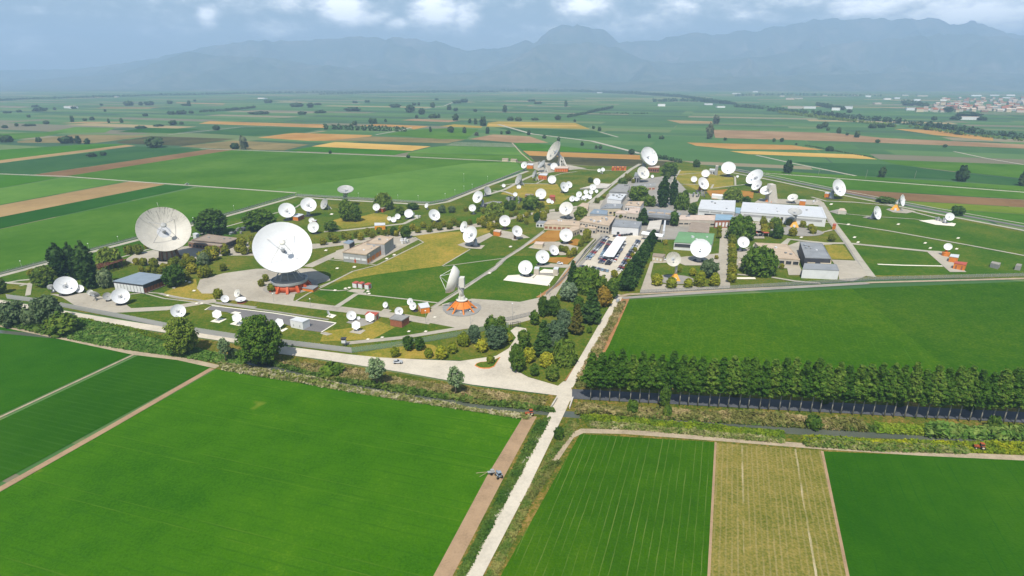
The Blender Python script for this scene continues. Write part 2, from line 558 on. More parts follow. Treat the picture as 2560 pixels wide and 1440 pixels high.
M['mountain'] = mountain_mat()
M['l_ball'] = leafmat('yellow_green_leaves', (.10, .145, .010), (.225, .235, .018), (.38, .32, .03), 1.1)
M['l_ball_b'] = leafmat('golden_leaves', (.12, .17, .012), (.26, .285, .018), (.44, .40, .035), 1.1)
M['l_dark'] = leafmat('dark_leaves', (.036, .088, .010), (.088, .16, .018), (.17, .225, .03), .45)
M['l_mid'] = leafmat('mid_green_leaves', (.055, .125, .012), (.135, .215, .022), (.23, .29, .04), .45)
M['l_bright'] = leafmat('bright_leaves', (.07, .14, .014), (.17, .24, .03), (.27, .31, .05), .45)
M['l_blue'] = leafmat('blue_green_needles', (.055, .10, .045), (.125, .19, .095), (.24, .31, .18), .7)
M['l_orange'] = leafmat('bronze_leaves', (.10, .10, .012), (.28, .19, .025), (.40, .26, .04), .6)
M['l_gold'] = leafmat('olive_needles', (.06, .075, .012), (.15, .135, .022), (.22, .18, .03), .8)
M['l_lomb'] = leafmat('deep_green_leaves', (.012, .040, .008), (.034, .078, .014), (.07, .13, .026), .5, .15)
M['l_pop'] = leafmat('poplar_leaves', (.034, .095, .008), (.082, .165, .014), (.16, .235, .032), .6)
M['l_silver'] = leafmat('silvery_leaves', (.095, .165, .065), (.19, .275, .115), (.31, .39, .20), .6)
M['l_grey'] = leafmat('grey_green_leaves', (.07, .12, .045), (.145, .20, .085), (.25, .30, .15), .5)
M['l_far'] = leafmat('distant_leaves', (.022, .055, .018), (.042, .082, .025), (.07, .11, .035), .1, .1)
M['l_farpale'] = leafmat('pale_distant_leaves', (.07, .09, .05), (.13, .15, .09), None, .1, .1)
M['tuft'] = leafmat('bank_grass', (.05, .12, .014), (.12, .19, .03), (.26, .25, .07), .14)
M['tuft_dry'] = leafmat('dry_bank_grass', (.10, .14, .025), (.22, .21, .06), (.42, .33, .16), .16)
M['tuft_yel'] = leafmat('yellow_flowering_weeds', (.09, .17, .014), (.24, .30, .014), (.46, .45, .014), .2)
M['tuft_lime'] = leafmat('lime_reeds', (.07, .16, .012), (.17, .27, .018), (.28, .34, .03), .2)
M['tuft_mix'] = leafmat('mixed_weeds', (.09, .18, .02), (.28, .28, .09), (.50, .45, .30), .45)
M['tuft_green'] = leafmat('lush_weeds', (.055, .15, .018), (.12, .23, .035), (.22, .30, .065), .25)


# ------------------------------------------------------------------ mesh building
class MB:
    def __init__(s):
        s.v, s.f, s.m, s.sm = [], [], [], []

    def add(s, vs, fs, mi=0, smooth=False):
        o = len(s.v)
        s.v += [tuple(v) for v in vs]
        s.f += [tuple(i + o for i in f) for f in fs]
        s.m += [mi] * len(fs)
        s.sm += [smooth] * len(fs)
        return s

    def box(s, c, size, mi=0, rz=0.0):
        hx, hy, hz = size[0] / 2, size[1] / 2, size[2] / 2
        cr, sr = cos(rz), sin(rz)
        vs = []
        for dz in (-hz, hz):
            for dx, dy in ((-hx, -hy), (hx, -hy), (hx, hy), (-hx, hy)):
                vs.append((c[0] + dx * cr - dy * sr, c[1] + dx * sr + dy * cr, c[2] + dz))
        return s.add(vs, [(3, 2, 1, 0), (4, 5, 6, 7), (0, 1, 5, 4), (1, 2, 6, 5), (2, 3, 7, 6), (3, 0, 4, 7)], mi)

    def prism(s, pts, z0, z1, mi=0, cap=True, base=True):
        n = len(pts)
        a = sum(pts[i][0] * pts[(i + 1) % n][1] - pts[(i + 1) % n][0] * pts[i][1] for i in range(n))
        if a < 0:
            pts = pts[::-1]
        vs = [(p[0], p[1], z0) for p in pts] + [(p[0], p[1], z1) for p in pts]
        fs = [(i, (i + 1) % n, n + (i + 1) % n, n + i) for i in range(n)]
        if cap:
            fs.append(tuple(range(n, 2 * n)))
        if base:
            fs.append(tuple(range(n - 1, -1, -1)))
        return s.add(vs, fs, mi)

    def lathe(s, prof, seg=24, c=(0, 0, 0), mi=0, smooth=True, caps=True):
        vs, fs = [], []
        for (r, z) in prof:
            for k in range(seg):
                a = 2 * pi * k / seg
                vs.append((c[0] + r * cos(a), c[1] + r * sin(a), c[2] + z))
        for i in range(len(prof) - 1):
            for k in range(seg):
                k2 = (k + 1) % seg
                fs.append((i * seg + k, i * seg + k2, (i + 1) * seg + k2, (i + 1) * seg + k))
        s.add(vs, fs, mi, smooth)
        if caps:
            o = len(s.v) - len(vs)
            s.f.append(tuple(o + k for k in range(seg - 1, -1, -1)))
            s.f.append(tuple(o + (len(prof) - 1) * seg + k for k in range(seg)))
            s.m += [mi, mi]
            s.sm += [False, False]
        return s

    def tube(s, a, b, r0, r1=None, seg=8, mi=0):
        r1 = r0 if r1 is None else r1
        d = [b[i] - a[i] for i in range(3)]
        n = sqrt(sum(x * x for x in d)) or 1
        d = [x / n for x in d]
        h = (0, 0, 1) if abs(d[2]) < .9 else (1, 0, 0)
        u = [d[1] * h[2] - d[2] * h[1], d[2] * h[0] - d[0] * h[2], d[0] * h[1] - d[1] * h[0]]
        un = sqrt(sum(x * x for x in u))
        u = [x / un for x in u]
        w = [d[1] * u[2] - d[2] * u[1], d[2] * u[0] - d[0] * u[2], d[0] * u[1] - d[1] * u[0]]
        vs = []
        for (c, r) in ((a, r0), (b, r1)):
            for k in range(seg):
                t = 2 * pi * k / seg
                vs.append(tuple(c[i] + r * (cos(t) * u[i] + sin(t) * w[i]) for i in range(3)))
        fs = [(k, (k + 1) % seg, seg + (k + 1) % seg, seg + k) for k in range(seg)]
        fs += [tuple(range(seg - 1, -1, -1)), tuple(range(seg, 2 * seg))]
        return s.add(vs, fs, mi, seg > 6)

    def mesh(s, name, mats):
        me = bpy.data.meshes.new(name)
        me.from_pydata(s.v, [], s.f)
        for m in (mats if isinstance(mats, (list, tuple)) else [mats]):
            me.materials.append(m)
        me.polygons.foreach_set('material_index', s.m)
        me.polygons.foreach_set('use_smooth', s.sm)
        me.update()
        return me


def link(name, data, parent=None, loc=None, rot=None, scale=None):
    o = bpy.data.objects.new(name, data)
    COL.objects.link(o)
    if parent is not None:
        o.parent = parent
    if loc is not None:
        o.location = loc
    if rot is not None:
        o.rotation_euler = rot
    if scale is not None:
        o.scale = scale if isinstance(scale, (tuple, list)) else (scale, scale, scale)
    return o


def tag(o, label=None, cat=None, group=None, kind=None):
    for k, v in (('label', label), ('category', cat), ('group', group), ('kind', kind)):
        if v:
            o[k] = v
    return o


def thing(name, label, cat, loc, group=None, rz=0.0):
    return tag(link(name, None, None, loc, (0, 0, rz)), label, cat, group)


ONES = ['', 'first', 'second', 'third', 'fourth', 'fifth', 'sixth', 'seventh', 'eighth', 'ninth', 'tenth', 'eleventh', 'twelfth', 'thirteenth',
        'fourteenth', 'fifteenth', 'sixteenth', 'seventeenth', 'eighteenth', 'nineteenth']
TENS = ['', '', 'twent', 'thirt', 'fort', 'fift', 'sixt', 'sevent', 'eight', 'ninet']


def nth(n):
    if n < 20:
        return ONES[n]
    if n % 10 == 0:
        return TENS[n // 10] + 'ieth'
    return TENS[n // 10] + 'y-' + ONES[n % 10]


# ------------------------------------------------------------------ ground sheets
ZS = .3            # thin sheets, a few millimetres to centimetres apart
G0 = .4            # level the things stand on


def sheet(name, pxs, mat, z, world=False):
    pts = [p if world else P(p[0], p[1]) for p in pxs]
    n = len(pts)
    a = sum(pts[i][0] * pts[(i + 1) % n][1] - pts[(i + 1) % n][0] * pts[i][1] for i in range(n))
    if a < 0:
        pts = pts[::-1]
    me = bpy.data.meshes.new(name)
    cx = sum(p[0] for p in pts) / n
    cy = sum(p[1] for p in pts) / n
    me.from_pydata([(p[0] - cx, p[1] - cy, 0) for p in pts], [], [tuple(range(n))])
    me.materials.append(M[mat])
    me.update()
    o = link(name, me, None, (cx, cy, z * ZS))
    o['kind'] = 'structure'
    return o


def strip(name, pxs, width, mat, z, jag=0.0):
    """a path or road of a given width in metres along a surveyed line"""
    c = [P(p[0], p[1])[:2] for p in pxs]
    Lp, Rp = [], []
    for i, p in enumerate(c):
        a = c[max(0, i - 1)]
        b = c[min(len(c) - 1, i + 1)]
        d = V2(a, b)
        w = width / 2 * (1 + random.uniform(-jag, jag))
        Lp.append((p[0] - d[1] * w, p[1] + d[0] * w, 0))
        Rp.append((p[0] + d[1] * w, p[1] - d[0] * w, 0))
    mb = MB()
    n = len(c)
    mb.add(Lp + Rp, [(n + i, n + i + 1, i + 1, i) for i in range(n - 1)])
    o = link(name, mb.mesh(name, M[mat]), None, (0, 0, z * ZS))
    o['kind'] = 'structure'
    return o


def ellipse(name, px, py, rx_m, ry_m, mat, z, a0=None):
    c = P(px, py)
    pts = [(c[0] + rx_m * cos(2 * pi * k / 40) * (1 + .02 * sin(5 * k)), c[1] + ry_m * sin(2 * pi * k / 40), 0) for k in range(40)]
    return sheet(name, pts, mat, z, True)


# the base sheet reaches past the mountains
gm = MB()
gm.add([(-24000, -300, 0), (24000, -300, 0), (24000, 17500, 0), (-24000, 17500, 0)], [(0, 1, 2, 3)])
tag(link('ground', gm.mesh('ground', M['plain'])), kind='structure')


def mountains():
    """three ranges behind the plain, each a ridged height field at its own distance"""
    def vnoise(rng, shape, cx, cy):
        g = rng.rand(cx + 3, cy + 3)
        u = np.linspace(0, cx, shape[0])[:, None]
        v = np.linspace(0, cy, shape[1])[None, :]
        i, j = u.astype(int), v.astype(int)
        fu, fv = u - i, v - j
        fu, fv = fu * fu * (3 - 2 * fu), fv * fv * (3 - 2 * fv)
        return (g[i, j] * (1 - fu) * (1 - fv) + g[i + 1, j] * fu * (1 - fv) + g[i, j + 1] * (1 - fu) * fv + g[i + 1, j + 1] * fu * fv)

    def hills(name, D, depth, prof, seed, rough, front=.5):
        rng = np.random.RandomState(seed)
        na, nd = 460, 70
        pxs = np.linspace(-900, 3460, na)
        ridge = np.interp(pxs, [p[0] for p in prof], [z_at(D, p[1]) for p in prof])
        # ridged noise carves spurs and gullies into the slopes
        n = np.zeros((nd, na))
        for k, (cx, cy, am) in enumerate(((3, 34, 1.0), (5, 80, .55), (9, 170, .3), (16, 330, .16))):
            n += am * (1 - np.abs(2 * vnoise(rng, (nd, na), cx, cy) - 1))
        n = (n - n.mean()) / n.std()
        jag = vnoise(rng, (1, na), 1, 240)[0] + .6 * vnoise(rng, (1, na), 1, 420)[0] - .8
        ridge = ridge * (1 + .030 * jag * rough * 2)
        V = []
        for j in range(nd):
            t = j / (nd - 1)
            dist = D + (t - front) * depth
            q = t / front if t < front else (1 - t) / (1 - front)
            sh = q ** 1.25
            hh = ridge * sh + ridge * rough * .22 * n[j] * (np.clip(q * (1 - q) * 4, 0, 1)) * (.4 + .6 * q)
            if t == 0:
                hh = hh * 0 - 4
            xs = (pxs - 1280) / FPX * ZC(0, D, 0) * (1 + (dist - D) / D * .8)
            V += [(xs[i], dist, float(hh[i])) for i in range(na)]
        F = [(j * na + i, j * na + i + 1, (j + 1) * na + i + 1, (j + 1) * na + i) for j in range(nd - 1) for i in range(na - 1)]
        mb = MB()
        mb.add(V, F, 0, True)
        tag(link(name, mb.mesh(name, M['mountain'])), kind='structure')
    hills('mountains', 12000, 5000, [(-700, 190), (200, 172), (380, 150), (520, 118), (660, 102), (800, 96), (930, 92), (1050, 97), (1110, 108), (1160, 124), (1220, 122), (1270, 117), (1300, 104), (1320, 101), (1335, 108),
                                    (1352, 92), (1372, 75), (1400, 63), (1430, 62), (1470, 70), (1505, 73), (1520, 84), (1540, 104), (1600, 100), (1665, 92), (1700, 84), (1732, 74), (1760, 84),
                                    (1800, 80), (1900, 68), (1960, 60), (2030, 46), (2120, 44), (2200, 47), (2280, 45), (2340, 54), (2370, 54), (2400, 49), (2440, 68), (2470, 82), (2560, 92), (3260, 130)], 3, .8)
    hills('foothills', 9800, 4400, [(-700, 215), (0, 205), (150, 195), (300, 185), (420, 150), (490, 127), (560, 138), (640, 140), (720, 150), (800, 160), (900, 172), (1000, 178), (1100, 185), (1200, 178), (1280, 150),
                                    (1340, 115), (1400, 105), (1470, 104), (1540, 120), (1600, 150), (1700, 158), (1800, 150), (1900, 140), (2000, 122), (2100, 105), (2200, 95), (2300, 88), (2400, 84), (2500, 92), (2560, 100), (3260, 120)], 11, .9)
    hills('low_hills', 8000, 2800, [(-700, 222), (0, 222), (900, 218), (1100, 214), (1250, 212), (1400, 209), (1550, 205), (1700, 196), (1850, 192), (2000, 188), (2150, 184), (2300, 180), (2450, 180), (2560, 184), (3260, 190)], 21, .8)


mountains()

# farther fields, surveyed strip by strip
FZ = 0.06
far_fields = [
    ('tan', Z0((-700, 683), (0, 597), (940, 482), (1010, 490), (0, 618), (-700, 704))),
    ('g_bright', Z0((-600, 560), (0, 520), (700, 475), (950, 481), (0, 596), (-600, 669))),
    ('g_blue', Z0((-560, 691), (0, 620), (1020, 495), (1560, 515), (240, 705))),
    ('brownf', Z0((240, 707), (1560, 515), (1760, 516), (450, 722))),
    ('darksoil', Z0((860, 460), (1120, 418), (1760, 438), (1360, 490), (900, 472))),
    ('greyf', Z0((130, 455), (560, 405), (1130, 415), (700, 470), (130, 467))),
    ('g_mid', [(150, 443), (590, 373.5), (1290, 405.5), (1320, 412), (1310, 425), (1090, 508), (745, 487), (480, 464)]),
    ('g_light', [(640, 480), (1180, 407), (1290, 405.5), (1310, 425), (1090, 507), (745, 486)]),
    ('greyf', Z0((1330, 495), (1740, 450), (2300, 480), (2110, 525), (1600, 510))),
    ('orangefield', [(645, 344), (732, 332), (932, 338), (900, 352), (770, 352)]),
    ('greyf', [(800, 353), (928, 341), (1163, 349), (1119, 358), (900, 353)]),
    ('wheat', [(779, 366), (838, 355), (1077, 366), (1030, 377)]),
    ('g_bright', [(720, 377), (779, 367), (1030, 378), (985, 388)]),
    ('orangefield', [(497, 309), (524, 303), (806, 311), (816, 320)]),
    ('g_dark', Z0((870, 388), (1080, 355), (1500, 365), (1300, 397))),
    ('tan', Z0((440, 322), (620, 310), (1030, 312), (700, 323))),
    ('g_light', Z0((320, 395), (560, 350), (860, 355), (780, 392))),
    ('g_mid', Z0((-500, 460), (0, 400), (500, 385), (330, 420), (0, 455), (-500, 510))),
    ('greyf', Z0((720, 213), (760, 198), (1200, 200), (1100, 215))),
    ('tan', Z0((1300, 172), (1320, 166), (1680, 176), (1660, 183))),
    ('g_blue', Z0((1480, 395), (1800, 352), (2420, 358), (2300, 385), (1900, 420))),
    ('pink', [(1172, 348), (1233, 336), (1324, 341), (1371, 357), (1290, 357)]),
    ('greenhouse', Z2((930, 488), (1010, 462), (1440, 472), (1470, 502))),
    ('g_light', Z2((830, 500), (930, 490), (1470, 503), (1540, 560), (660, 540))),
    ('g_mid', Z2((660, 542), (1540, 562), (1600, 605), (1430, 605), (640, 570))),
    ('yellowf', Z2((890, 345), (1000, 330), (1210, 345), (1200, 357))),
    ('yellowf', Z2((1250, 318), (1330, 308), (1900, 320), (2010, 365), (1240, 347))),
    ('wheat', Z2((1260, 330), (1900, 336), (1940, 346), (1250, 338))),
    ('pink', Z2((600, 300), (700, 289), (1050, 300), (960, 315))),
    ('orangefield', Z2((290, 342), (420, 328), (810, 345), (700, 368), (640, 352))),
    ('g_mid', Z2((480, 405), (680, 372), (960, 358), (1180, 366), (1090, 440), (900, 440))),
    ('g_blue', Z2((1300, 352), (2030, 376), (2180, 425), (1900, 430), (1500, 395))),
    ('g_bright', Z2((1440, 470), (1600, 472), (2280, 545), (1510, 526))),
    ('orangefield', [(1307, 377), (1600, 388), (1601, 399), (1324, 389)]),
    ('darksoil', [(1325, 389.5), (1601, 399.5), (1700, 406), (1690, 418), (1480, 414), (1337, 404)]),
    ('pink', Z3((245, 430), (1150, 455), (1500, 490), (2560, 540), (2800, 560), (2800, 585), (2560, 570), (1300, 520), (262, 490))),
    ('orangefield', Z3((1590, 424), (1880, 430), (2330, 490), (2330, 512), (1900, 470))),
    ('orangefield', Z3((50, 525), (830, 545), (1070, 580), (400, 575), (120, 550))),
    ('wheat', Z3((370, 590), (560, 590), (1330, 615), (1470, 651), (500, 611))),
    ('g_blue', Z3((850, 670), (1600, 690), (2000, 740), (2800, 830), (2800, 880), (2000, 800), (1300, 770))),
    ('g_mid', Z3((1480, 655), (2560, 690), (2800, 700), (2800, 820), (2000, 735), (1620, 690))),
    ('tan', Z3((-100, 358), (240, 368), (240, 384), (0, 382))),
    ('brownf', [(2106, 474), (2560, 500.5), (2760, 512), (2760, 532), (2560, 518), (2261, 502), (2114, 484)]),
    ('g_olive', [(2262, 503), (2560, 519), (2760, 533), (2760, 560), (2560, 536), (2330, 520)]),
    ('g_mid', [(2330, 521), (2560, 537), (2760, 561), (2760, 600), (2560, 566), (2400, 540)]),
    ('g_mid', [(1870, 438), (1900, 425), (2560, 466), (2760, 480), (2760, 511), (2560, 499), (2110, 473)]),
    # west side of the compound
    ('g_dark', TL((-2400, 1180), (0, 575), (1650, 250), (1940, 268), (0, 690), (-2400, 1300))),
    ('tan', TL((-2400, 1000), (0, 455), (1310, 214), (1650, 246), (0, 573), (-2400, 1160))),
    ('g_light', TL((-1500, 560), (0, 287), (620, 180), (1270, 211), (0, 450), (-1500, 780))),
    ('g_bright', TL((-1500, 130), (0, 146), (600, 176), (0, 283), (-1500, 550))),
    ('g_mid', TL((-2400, 1310), (0, 694), (1970, 276), (2980, 330), (2970, 362), (0, 1166), (-2400, 1806))),
]
for i, (mt, pts) in enumerate(far_fields):
    sheet('field', pts, mt, FZ + i * .012)
for i, (pts, w, mt) in enumerate([
    ([(-100, 432), (0, 435), (160, 441), (320, 453), (740, 482.5)], 4.0, 'path'), ([(500, 372), (700, 379), (1000, 391), (1290, 404.5)], 5, 'path'),
    ([(1330, 406), (1304, 384), (1280, 357)], 2.2, 'dirt_pale'), ([(1245, 311), (1330, 335), (1480, 353), (1600, 384)], 9, 'path'),
    ([(1900, 432), (2130, 449), (2560, 481), (2700, 492)], 5, 'path'), ([(1890, 388), (1980, 408), (2140, 440)], 5, 'path'),
    ([(2385, 379), (2470, 397), (2560, 412)], 5, 'path'), ([(420, 337), (600, 318), (820, 308)], 5, 'path'),
    ([(940, 337), (1005, 325), (1030, 318)], 6, 'path'), ([(1060, 272), (1110, 265), (1135, 255)], 8, 'path'),
    ([(2050, 285), (2150, 300), (2250, 312)], 6, 'path'), ([(1500, 330), (1545, 343)], 5, 'path'),
]):
    strip('path', pts, w, mt, .70 + i * .008)

# near fields
sheet('field', [(540, 924), (900, 977), (1150, 1017), (1308, 1046), (1195, 1238), (1085, 1440), (900, 1800), (-700, 1800), (-420, 1462), (0, 1232)], 'f_main', .50)
sheet('field', [(0, 816), (332, 884), (0, 1038), (-700, 1380), (-700, 700)], 'f_left', .50)
sheet('field', [(346, 889), (510, 908), (530, 918), (0, 1206), (-700, 1610), (-700, 1400), (0, 1052)], 'f_rows', .51)
sheet('field', [(1450, 1086), (1787, 1106), (1771, 1440), (1752, 1800), (1050, 1800), (1252, 1440)], 'f_striped', .50)
sheet('field', [(1791, 1108), (2053, 1128), (2117, 1440), (2190, 1800), (1756, 1800), (1775, 1440)], 'f_sparse', .50)
sheet('field', [(2058, 1129), (2560, 1150), (3300, 1185), (3300, 1800), (2194, 1800), (2121, 1440)], 'f_right', .50)
sheet('field', [(1556, 750), (2100, 723), (2560, 704), (3100, 690), (3100, 1030), (1462, 962)], 'f_upper', .49)
sheet('field', [(2130, 722), (2560, 704), (3100, 690), (3100, 1000), (2420, 985), (2350, 905)], 'f_upper_dark', .505)
# verges
sheet('verge', [(-700, 640), (0, 772), (300, 818), (600, 862), (800, 902), (1000, 934), (1180, 966), (1400, 992), (1335, 1060), (1150, 1018), (900, 978), (540, 925), (335, 884), (0, 812), (-700, 690)], 'verge', .47)
sheet('verge', [(1400, 960), (1430, 1060), (1250, 1440), (1060, 1800), (900, 1800), (1085, 1440), (1310, 1045)], 'verge', .46)
sheet('verge', [(1420, 960), (3100, 1030), (3300, 1190), (2560, 1152), (2053, 1130), (1450, 1088), (1252, 1440), (1050, 1800), (960, 1800), (1150, 1440), (1300, 1200)], 'verge', .455)
sheet('dirt', [(1308, 1042), (1342, 1042), (1262, 1190), (1132, 1440), (940, 1800), (890, 1800), (1084, 1440), (1215, 1195)], 'dirt', .56)
strip('dirt', [(-400, 1452), (0, 1224), (270, 1072), (530, 922)], 2.6, 'dirt', .56)
strip('dirt', [(-100, 795), (0, 813), (180, 850), (340, 884), (450, 897), (545, 918)], 3.0, 'dirt_pale', .565)
strip('dirt', [(-200, 1142), (0, 1044), (335, 887)], 1.0, 'dirt_pale', .57)
strip('dirt', [(1310, 1240), (1385, 1150), (1425, 1092), (1455, 1078), (1560, 1080), (1800, 1098), (2050, 1118), (2300, 1134), (2560, 1146), (3000, 1168)], 2.8, 'dirt_pale', .57)
strip('dirt', [(1745, 1800), (1772, 1440), (1789, 1106)], .7, 'dirt', .571)
strip('dirt', [(2192, 1800), (2119, 1440), (2055, 1128)], .8, 'dirt', .571)
strip('dirt', [(1558, 738), (1500, 860), (1438, 962)], 8.5, 'dirt_red', .568)
strip('dirt', [(1528, 740), (1462, 850), (1400, 950)], 5.0, 'dirt_red', .568)
# canal
sheet('water', [(-700, 775), (0, 826), (300, 852), (560, 884), (700, 915), (800, 938), (1000, 975), (1200, 1006), (1400, 1028), (1440, 1030), (1700, 1046), (2000, 1064), (2560, 1090), (3200, 1125),
                (3200, 1146), (2560, 1110), (2050, 1091), (1700, 1066), (1440, 1046), (1395, 1042), (1200, 1022), (1000, 993), (800, 954), (700, 932), (560, 896), (300, 862), (0, 834), (-700, 785)], 'water', .53)
# compound lawn
sheet('lawn', [(-134, 727), (0, 692), (740, 492), (900, 494), (1090, 512), (1310, 430), (1330, 411), (1650, 419), (1700, 402), (1880, 436), (2560, 580), (2900, 652), (2900, 688), (2560, 696), (2180, 698), (1556, 742), (1400, 968),
               (1320, 943), (1283, 922), (1150, 902), (950, 893), (860, 886), (600, 846), (300, 798), (0, 747)], 'lawn', .85)
sheet('lawn', [(780, 735), (1110, 600), (1180, 640), (1330, 640), (1420, 640), (1340, 760), (1180, 760), (860, 770)], 'lawn_green', .87)
sheet('lawn', TR((640, 480), (1300, 540), (2600, 800), (3200, 920), (3200, 1180), (1110, 1200), (700, 620)), 'lawn_green', .87)
sheet('lawn', [(0, 690), (740, 496), (780, 506), (560, 600), (340, 640), (60, 705), (0, 716)], 'lawn_green', .87)
sheet('lawn', TC((1280, 760), (1850, 560), (2150, 520), (2190, 640), (1800, 720)), 'lawn_green', .87)
sheet('dry_grass', TC((160, 1425), (430, 1275), (700, 1225), (1380, 890), (1250, 785), (1900, 740), (2260, 700), (2280, 745), (1840, 920), (2000, 985), (1640, 1200), (700, 1325)), 'dry', 0.893)
sheet('dry_grass', TMB((60, 380), (480, 200), (500, 330), (720, 420), (740, 500), (520, 530), (60, 440)), 'dry', 0.901)
sheet('dry_grass', TC((150, 600), (300, 560), (560, 540), (720, 500), (900, 520), (920, 640), (300, 700)), 'dry', 0.909)
sheet('dry_grass', TF((700, 830), (900, 700), (1450, 690), (1560, 850), (1650, 850), (1500, 960), (1300, 980), (1000, 880)), 'dry', 0.917)
sheet('dry_grass', TCB((60, 900), (400, 860), (760, 760), (1000, 850), (700, 1010), (0, 1040)), 'dry', 0.925)
sheet('dry_grass', TG((1060, 520), (1640, 520), (1780, 620), (1780, 720), (1500, 770), (1400, 830), (1000, 640)), 'dry', 0.933)
sheet('dry_grass', TCB((450, 1230), (1100, 1060), (1500, 1080), (1700, 1230), (1500, 1270), (800, 1270)), 'dry', 0.941)

# pale roads, paths and pads inside and round the compound
RZ = [.96]


def road(pxs, mat='path', name='path'):
    RZ[0] += .008
    return sheet(name, pxs, mat, RZ[0])


def lane(pxs, w, mat='path', name='path'):
    RZ[0] += .008
    return strip(name, pxs, w, mat, RZ[0])


road([(-400, 690), (0, 751), (300, 801), (600, 847), (720, 868), (870, 887), (950, 895), (1050, 900), (1150, 904), (1240, 891), (1272, 872), (1290, 845), (1276, 828), (1290, 818), (1315, 822), (1318, 834), (1300, 856), (1284, 882), (1276, 905),
      (1284, 924), (1320, 944), (1395, 966), (1408, 955), (1432, 955), (1428, 975), (1440, 975), (1436, 996), (1424, 1005), (1414, 1028), (1322, 1220), (1208, 1440), (1020, 1800), (910, 1800), (1158, 1440), (1272, 1220), (1386, 1010), (1392, 990), (1180, 963), (1000, 931), (800, 899), (700, 886), (600, 860), (300, 816), (0, 769), (-400, 712)], 'road', 'road')
lane([(1420, 968), (1470, 880), (1520, 790), (1551, 738)], 3.9, 'road', 'road')
lane([(1548, 742), (1570, 737), (1700, 731), (2000, 717), (2180, 707), (2560, 697), (3000, 684)], 2.6, 'dirt_pale', 'path')
lane([(1430, 986), (1700, 1000), (2000, 1016), (2560, 1045), (3200, 1080)], 7.5, 'asphalt_shade', 'road')  # dark strip, widened to paint in the shade under the poplars
# perimeter track
lane([(-400, 800), (0, 691), (370, 594), (600, 532), (740, 492), (800, 497), (900, 503), (1075, 513), (1120, 505), (1220, 465), (1320, 428)], 5, 'path')
lane([(-400, 790), (0, 685), (370, 588), (600, 527), (738, 488), (900, 499), (1070, 508), (1118, 500), (1300, 427)], 2.2, 'pad_grey', 'path')  # grey strip painted in as the fence's shadow beside the track
lane([(50, 716), (300, 645), (520, 580), (740, 519), (760, 505)], 2.0)
lane([(1820, 430), (1940, 453), (2120, 491), (2330, 533), (2560, 577), (2900, 642)], 4.5)
lane([(1825, 424), (1940, 446), (2120, 484), (2330, 525), (2560, 567), (2900, 630)], 6.5, 'asphalt')
lane([(1830, 421), (1940, 441), (2120, 479), (2330, 519), (2560, 560), (2900, 622)], 2.4)
lane([(1556, 746), (1700, 736), (1900, 724), (2170, 709)], 3.5, 'pad_grey', 'path')
# main pads
road([(492, 722), (500, 700), (560, 684), (640, 673), (780, 672), (822, 692), (826, 702), (790, 712), (740, 732), (732, 756), (640, 752), (560, 752), (540, 735), (505, 735)], 'pad', 'pavement')
ellipse('pavement', 415, 640, 24, 21, 'pad', 1.02)
ellipse('pavement', 728, 716, 15.5, 15, 'pad_grey', 1.25)
road([(330, 640), (400, 622), (600, 605), (700, 612), (800, 610), (1030, 580), (1220, 556), (1240, 562), (1040, 590), (810, 620), (640, 640), (560, 640), (480, 650), (420, 665), (350, 660)], 'pad', 'pavement')
lane([(1225, 558), (1330, 535), (1420, 520), (1500, 512)], 7, 'pad', 'pavement')
lane([(770, 668), (840, 636), (870, 624)], 7, 'pad', 'pavement')
road([(840, 628), (1000, 580), (1046, 600), (930, 660), (835, 648)], 'pad', 'pavement')
lane([(810, 580), (860, 577), (940, 568), (1010, 560), (1040, 545)], 4)
lane([(540, 745), (640, 748), (800, 768), (1000, 792), (1080, 806)], 7, 'pad', 'road')
road([(1075, 775), (1090, 768), (1180, 748), (1300, 756), (1350, 745), (1385, 715), (1430, 652), (1490, 592), (1500, 596), (1450, 655), (1400, 722), (1378, 760), (1330, 800), (1285, 812), (1146, 822), (1060, 806)], 'pad', 'road')
ellipse('pavement', 1155, 771, 10.5, 9.5, 'conc_dk', 1.3)
lane([(1310, 795), (1260, 806), (1150, 822), (1000, 846), (860, 860)], 3.5, 'pad')
lane([(1345, 745), (1395, 712), (1440, 655)], 2.6, 'dirt_red', 'path')
lane([(400, 735), (440, 745), (520, 755), (640, 770)], 2.2, 'pad_grey', 'path')
lane([(170, 740), (210, 765), (300, 778), (420, 772), (540, 752)], 6, 'pad', 'path')
road(TL((500, 1345), (700, 1350), (900, 1330), (1100, 1400), (1250, 1440), (1330, 1500), (1000, 1490), (800, 1430)), 'pad', 'pavement')
road(TMB((690, 568), (1500, 668), (2340, 800), (2150, 915), (1900, 885), (1640, 800), (1150, 740), (900, 650), (620, 615)), 'asphalt', 'pavement')
lane(TMB((600, 620), (690, 562), (1500, 660), (2350, 795)), .9, 'pad_white', 'path')
lane(TMB((2340, 800), (2150, 918)), .7, 'pad_white', 'path')
lane(TMB((750, 530), (1520, 640), (2250, 750)), 1.6, 'pad_grey', 'path')
for q in [((670, 775), (770, 725), (895, 740), (790, 795)), ((930, 810), (1040, 755), (1160, 780), (1060, 835)), ((2215, 710), (2270, 670), (2355, 690), (2300, 730)), ((1600, 895), (1680, 860), (1710, 870), (1630, 915)), ((2140, 935), (2200, 915), (2300, 940), (2230, 960)), ((940, 665), (1000, 640), (1085, 655), (1040, 675))]:
    road(TMB(*q), 'pad_white', 'pavement')
for q in [((390, 920), (460, 870), (610, 890), (540, 945)), ((0, 930), (60, 915), (170, 940), (110, 960)), ((0, 1090), (0, 1080), (60, 1085), (40, 1100)), ((800, 650), (860, 600), (960, 625), (890, 670)), ((360, 370), (440, 340), (610, 350), (560, 405))]:
    road(TCB(*q), 'pad', 'pavement')
road(TCB((350, 790), (450, 720), (640, 740), (800, 720), (700, 800), (560, 840)), 'pad_grey', 'pavement')
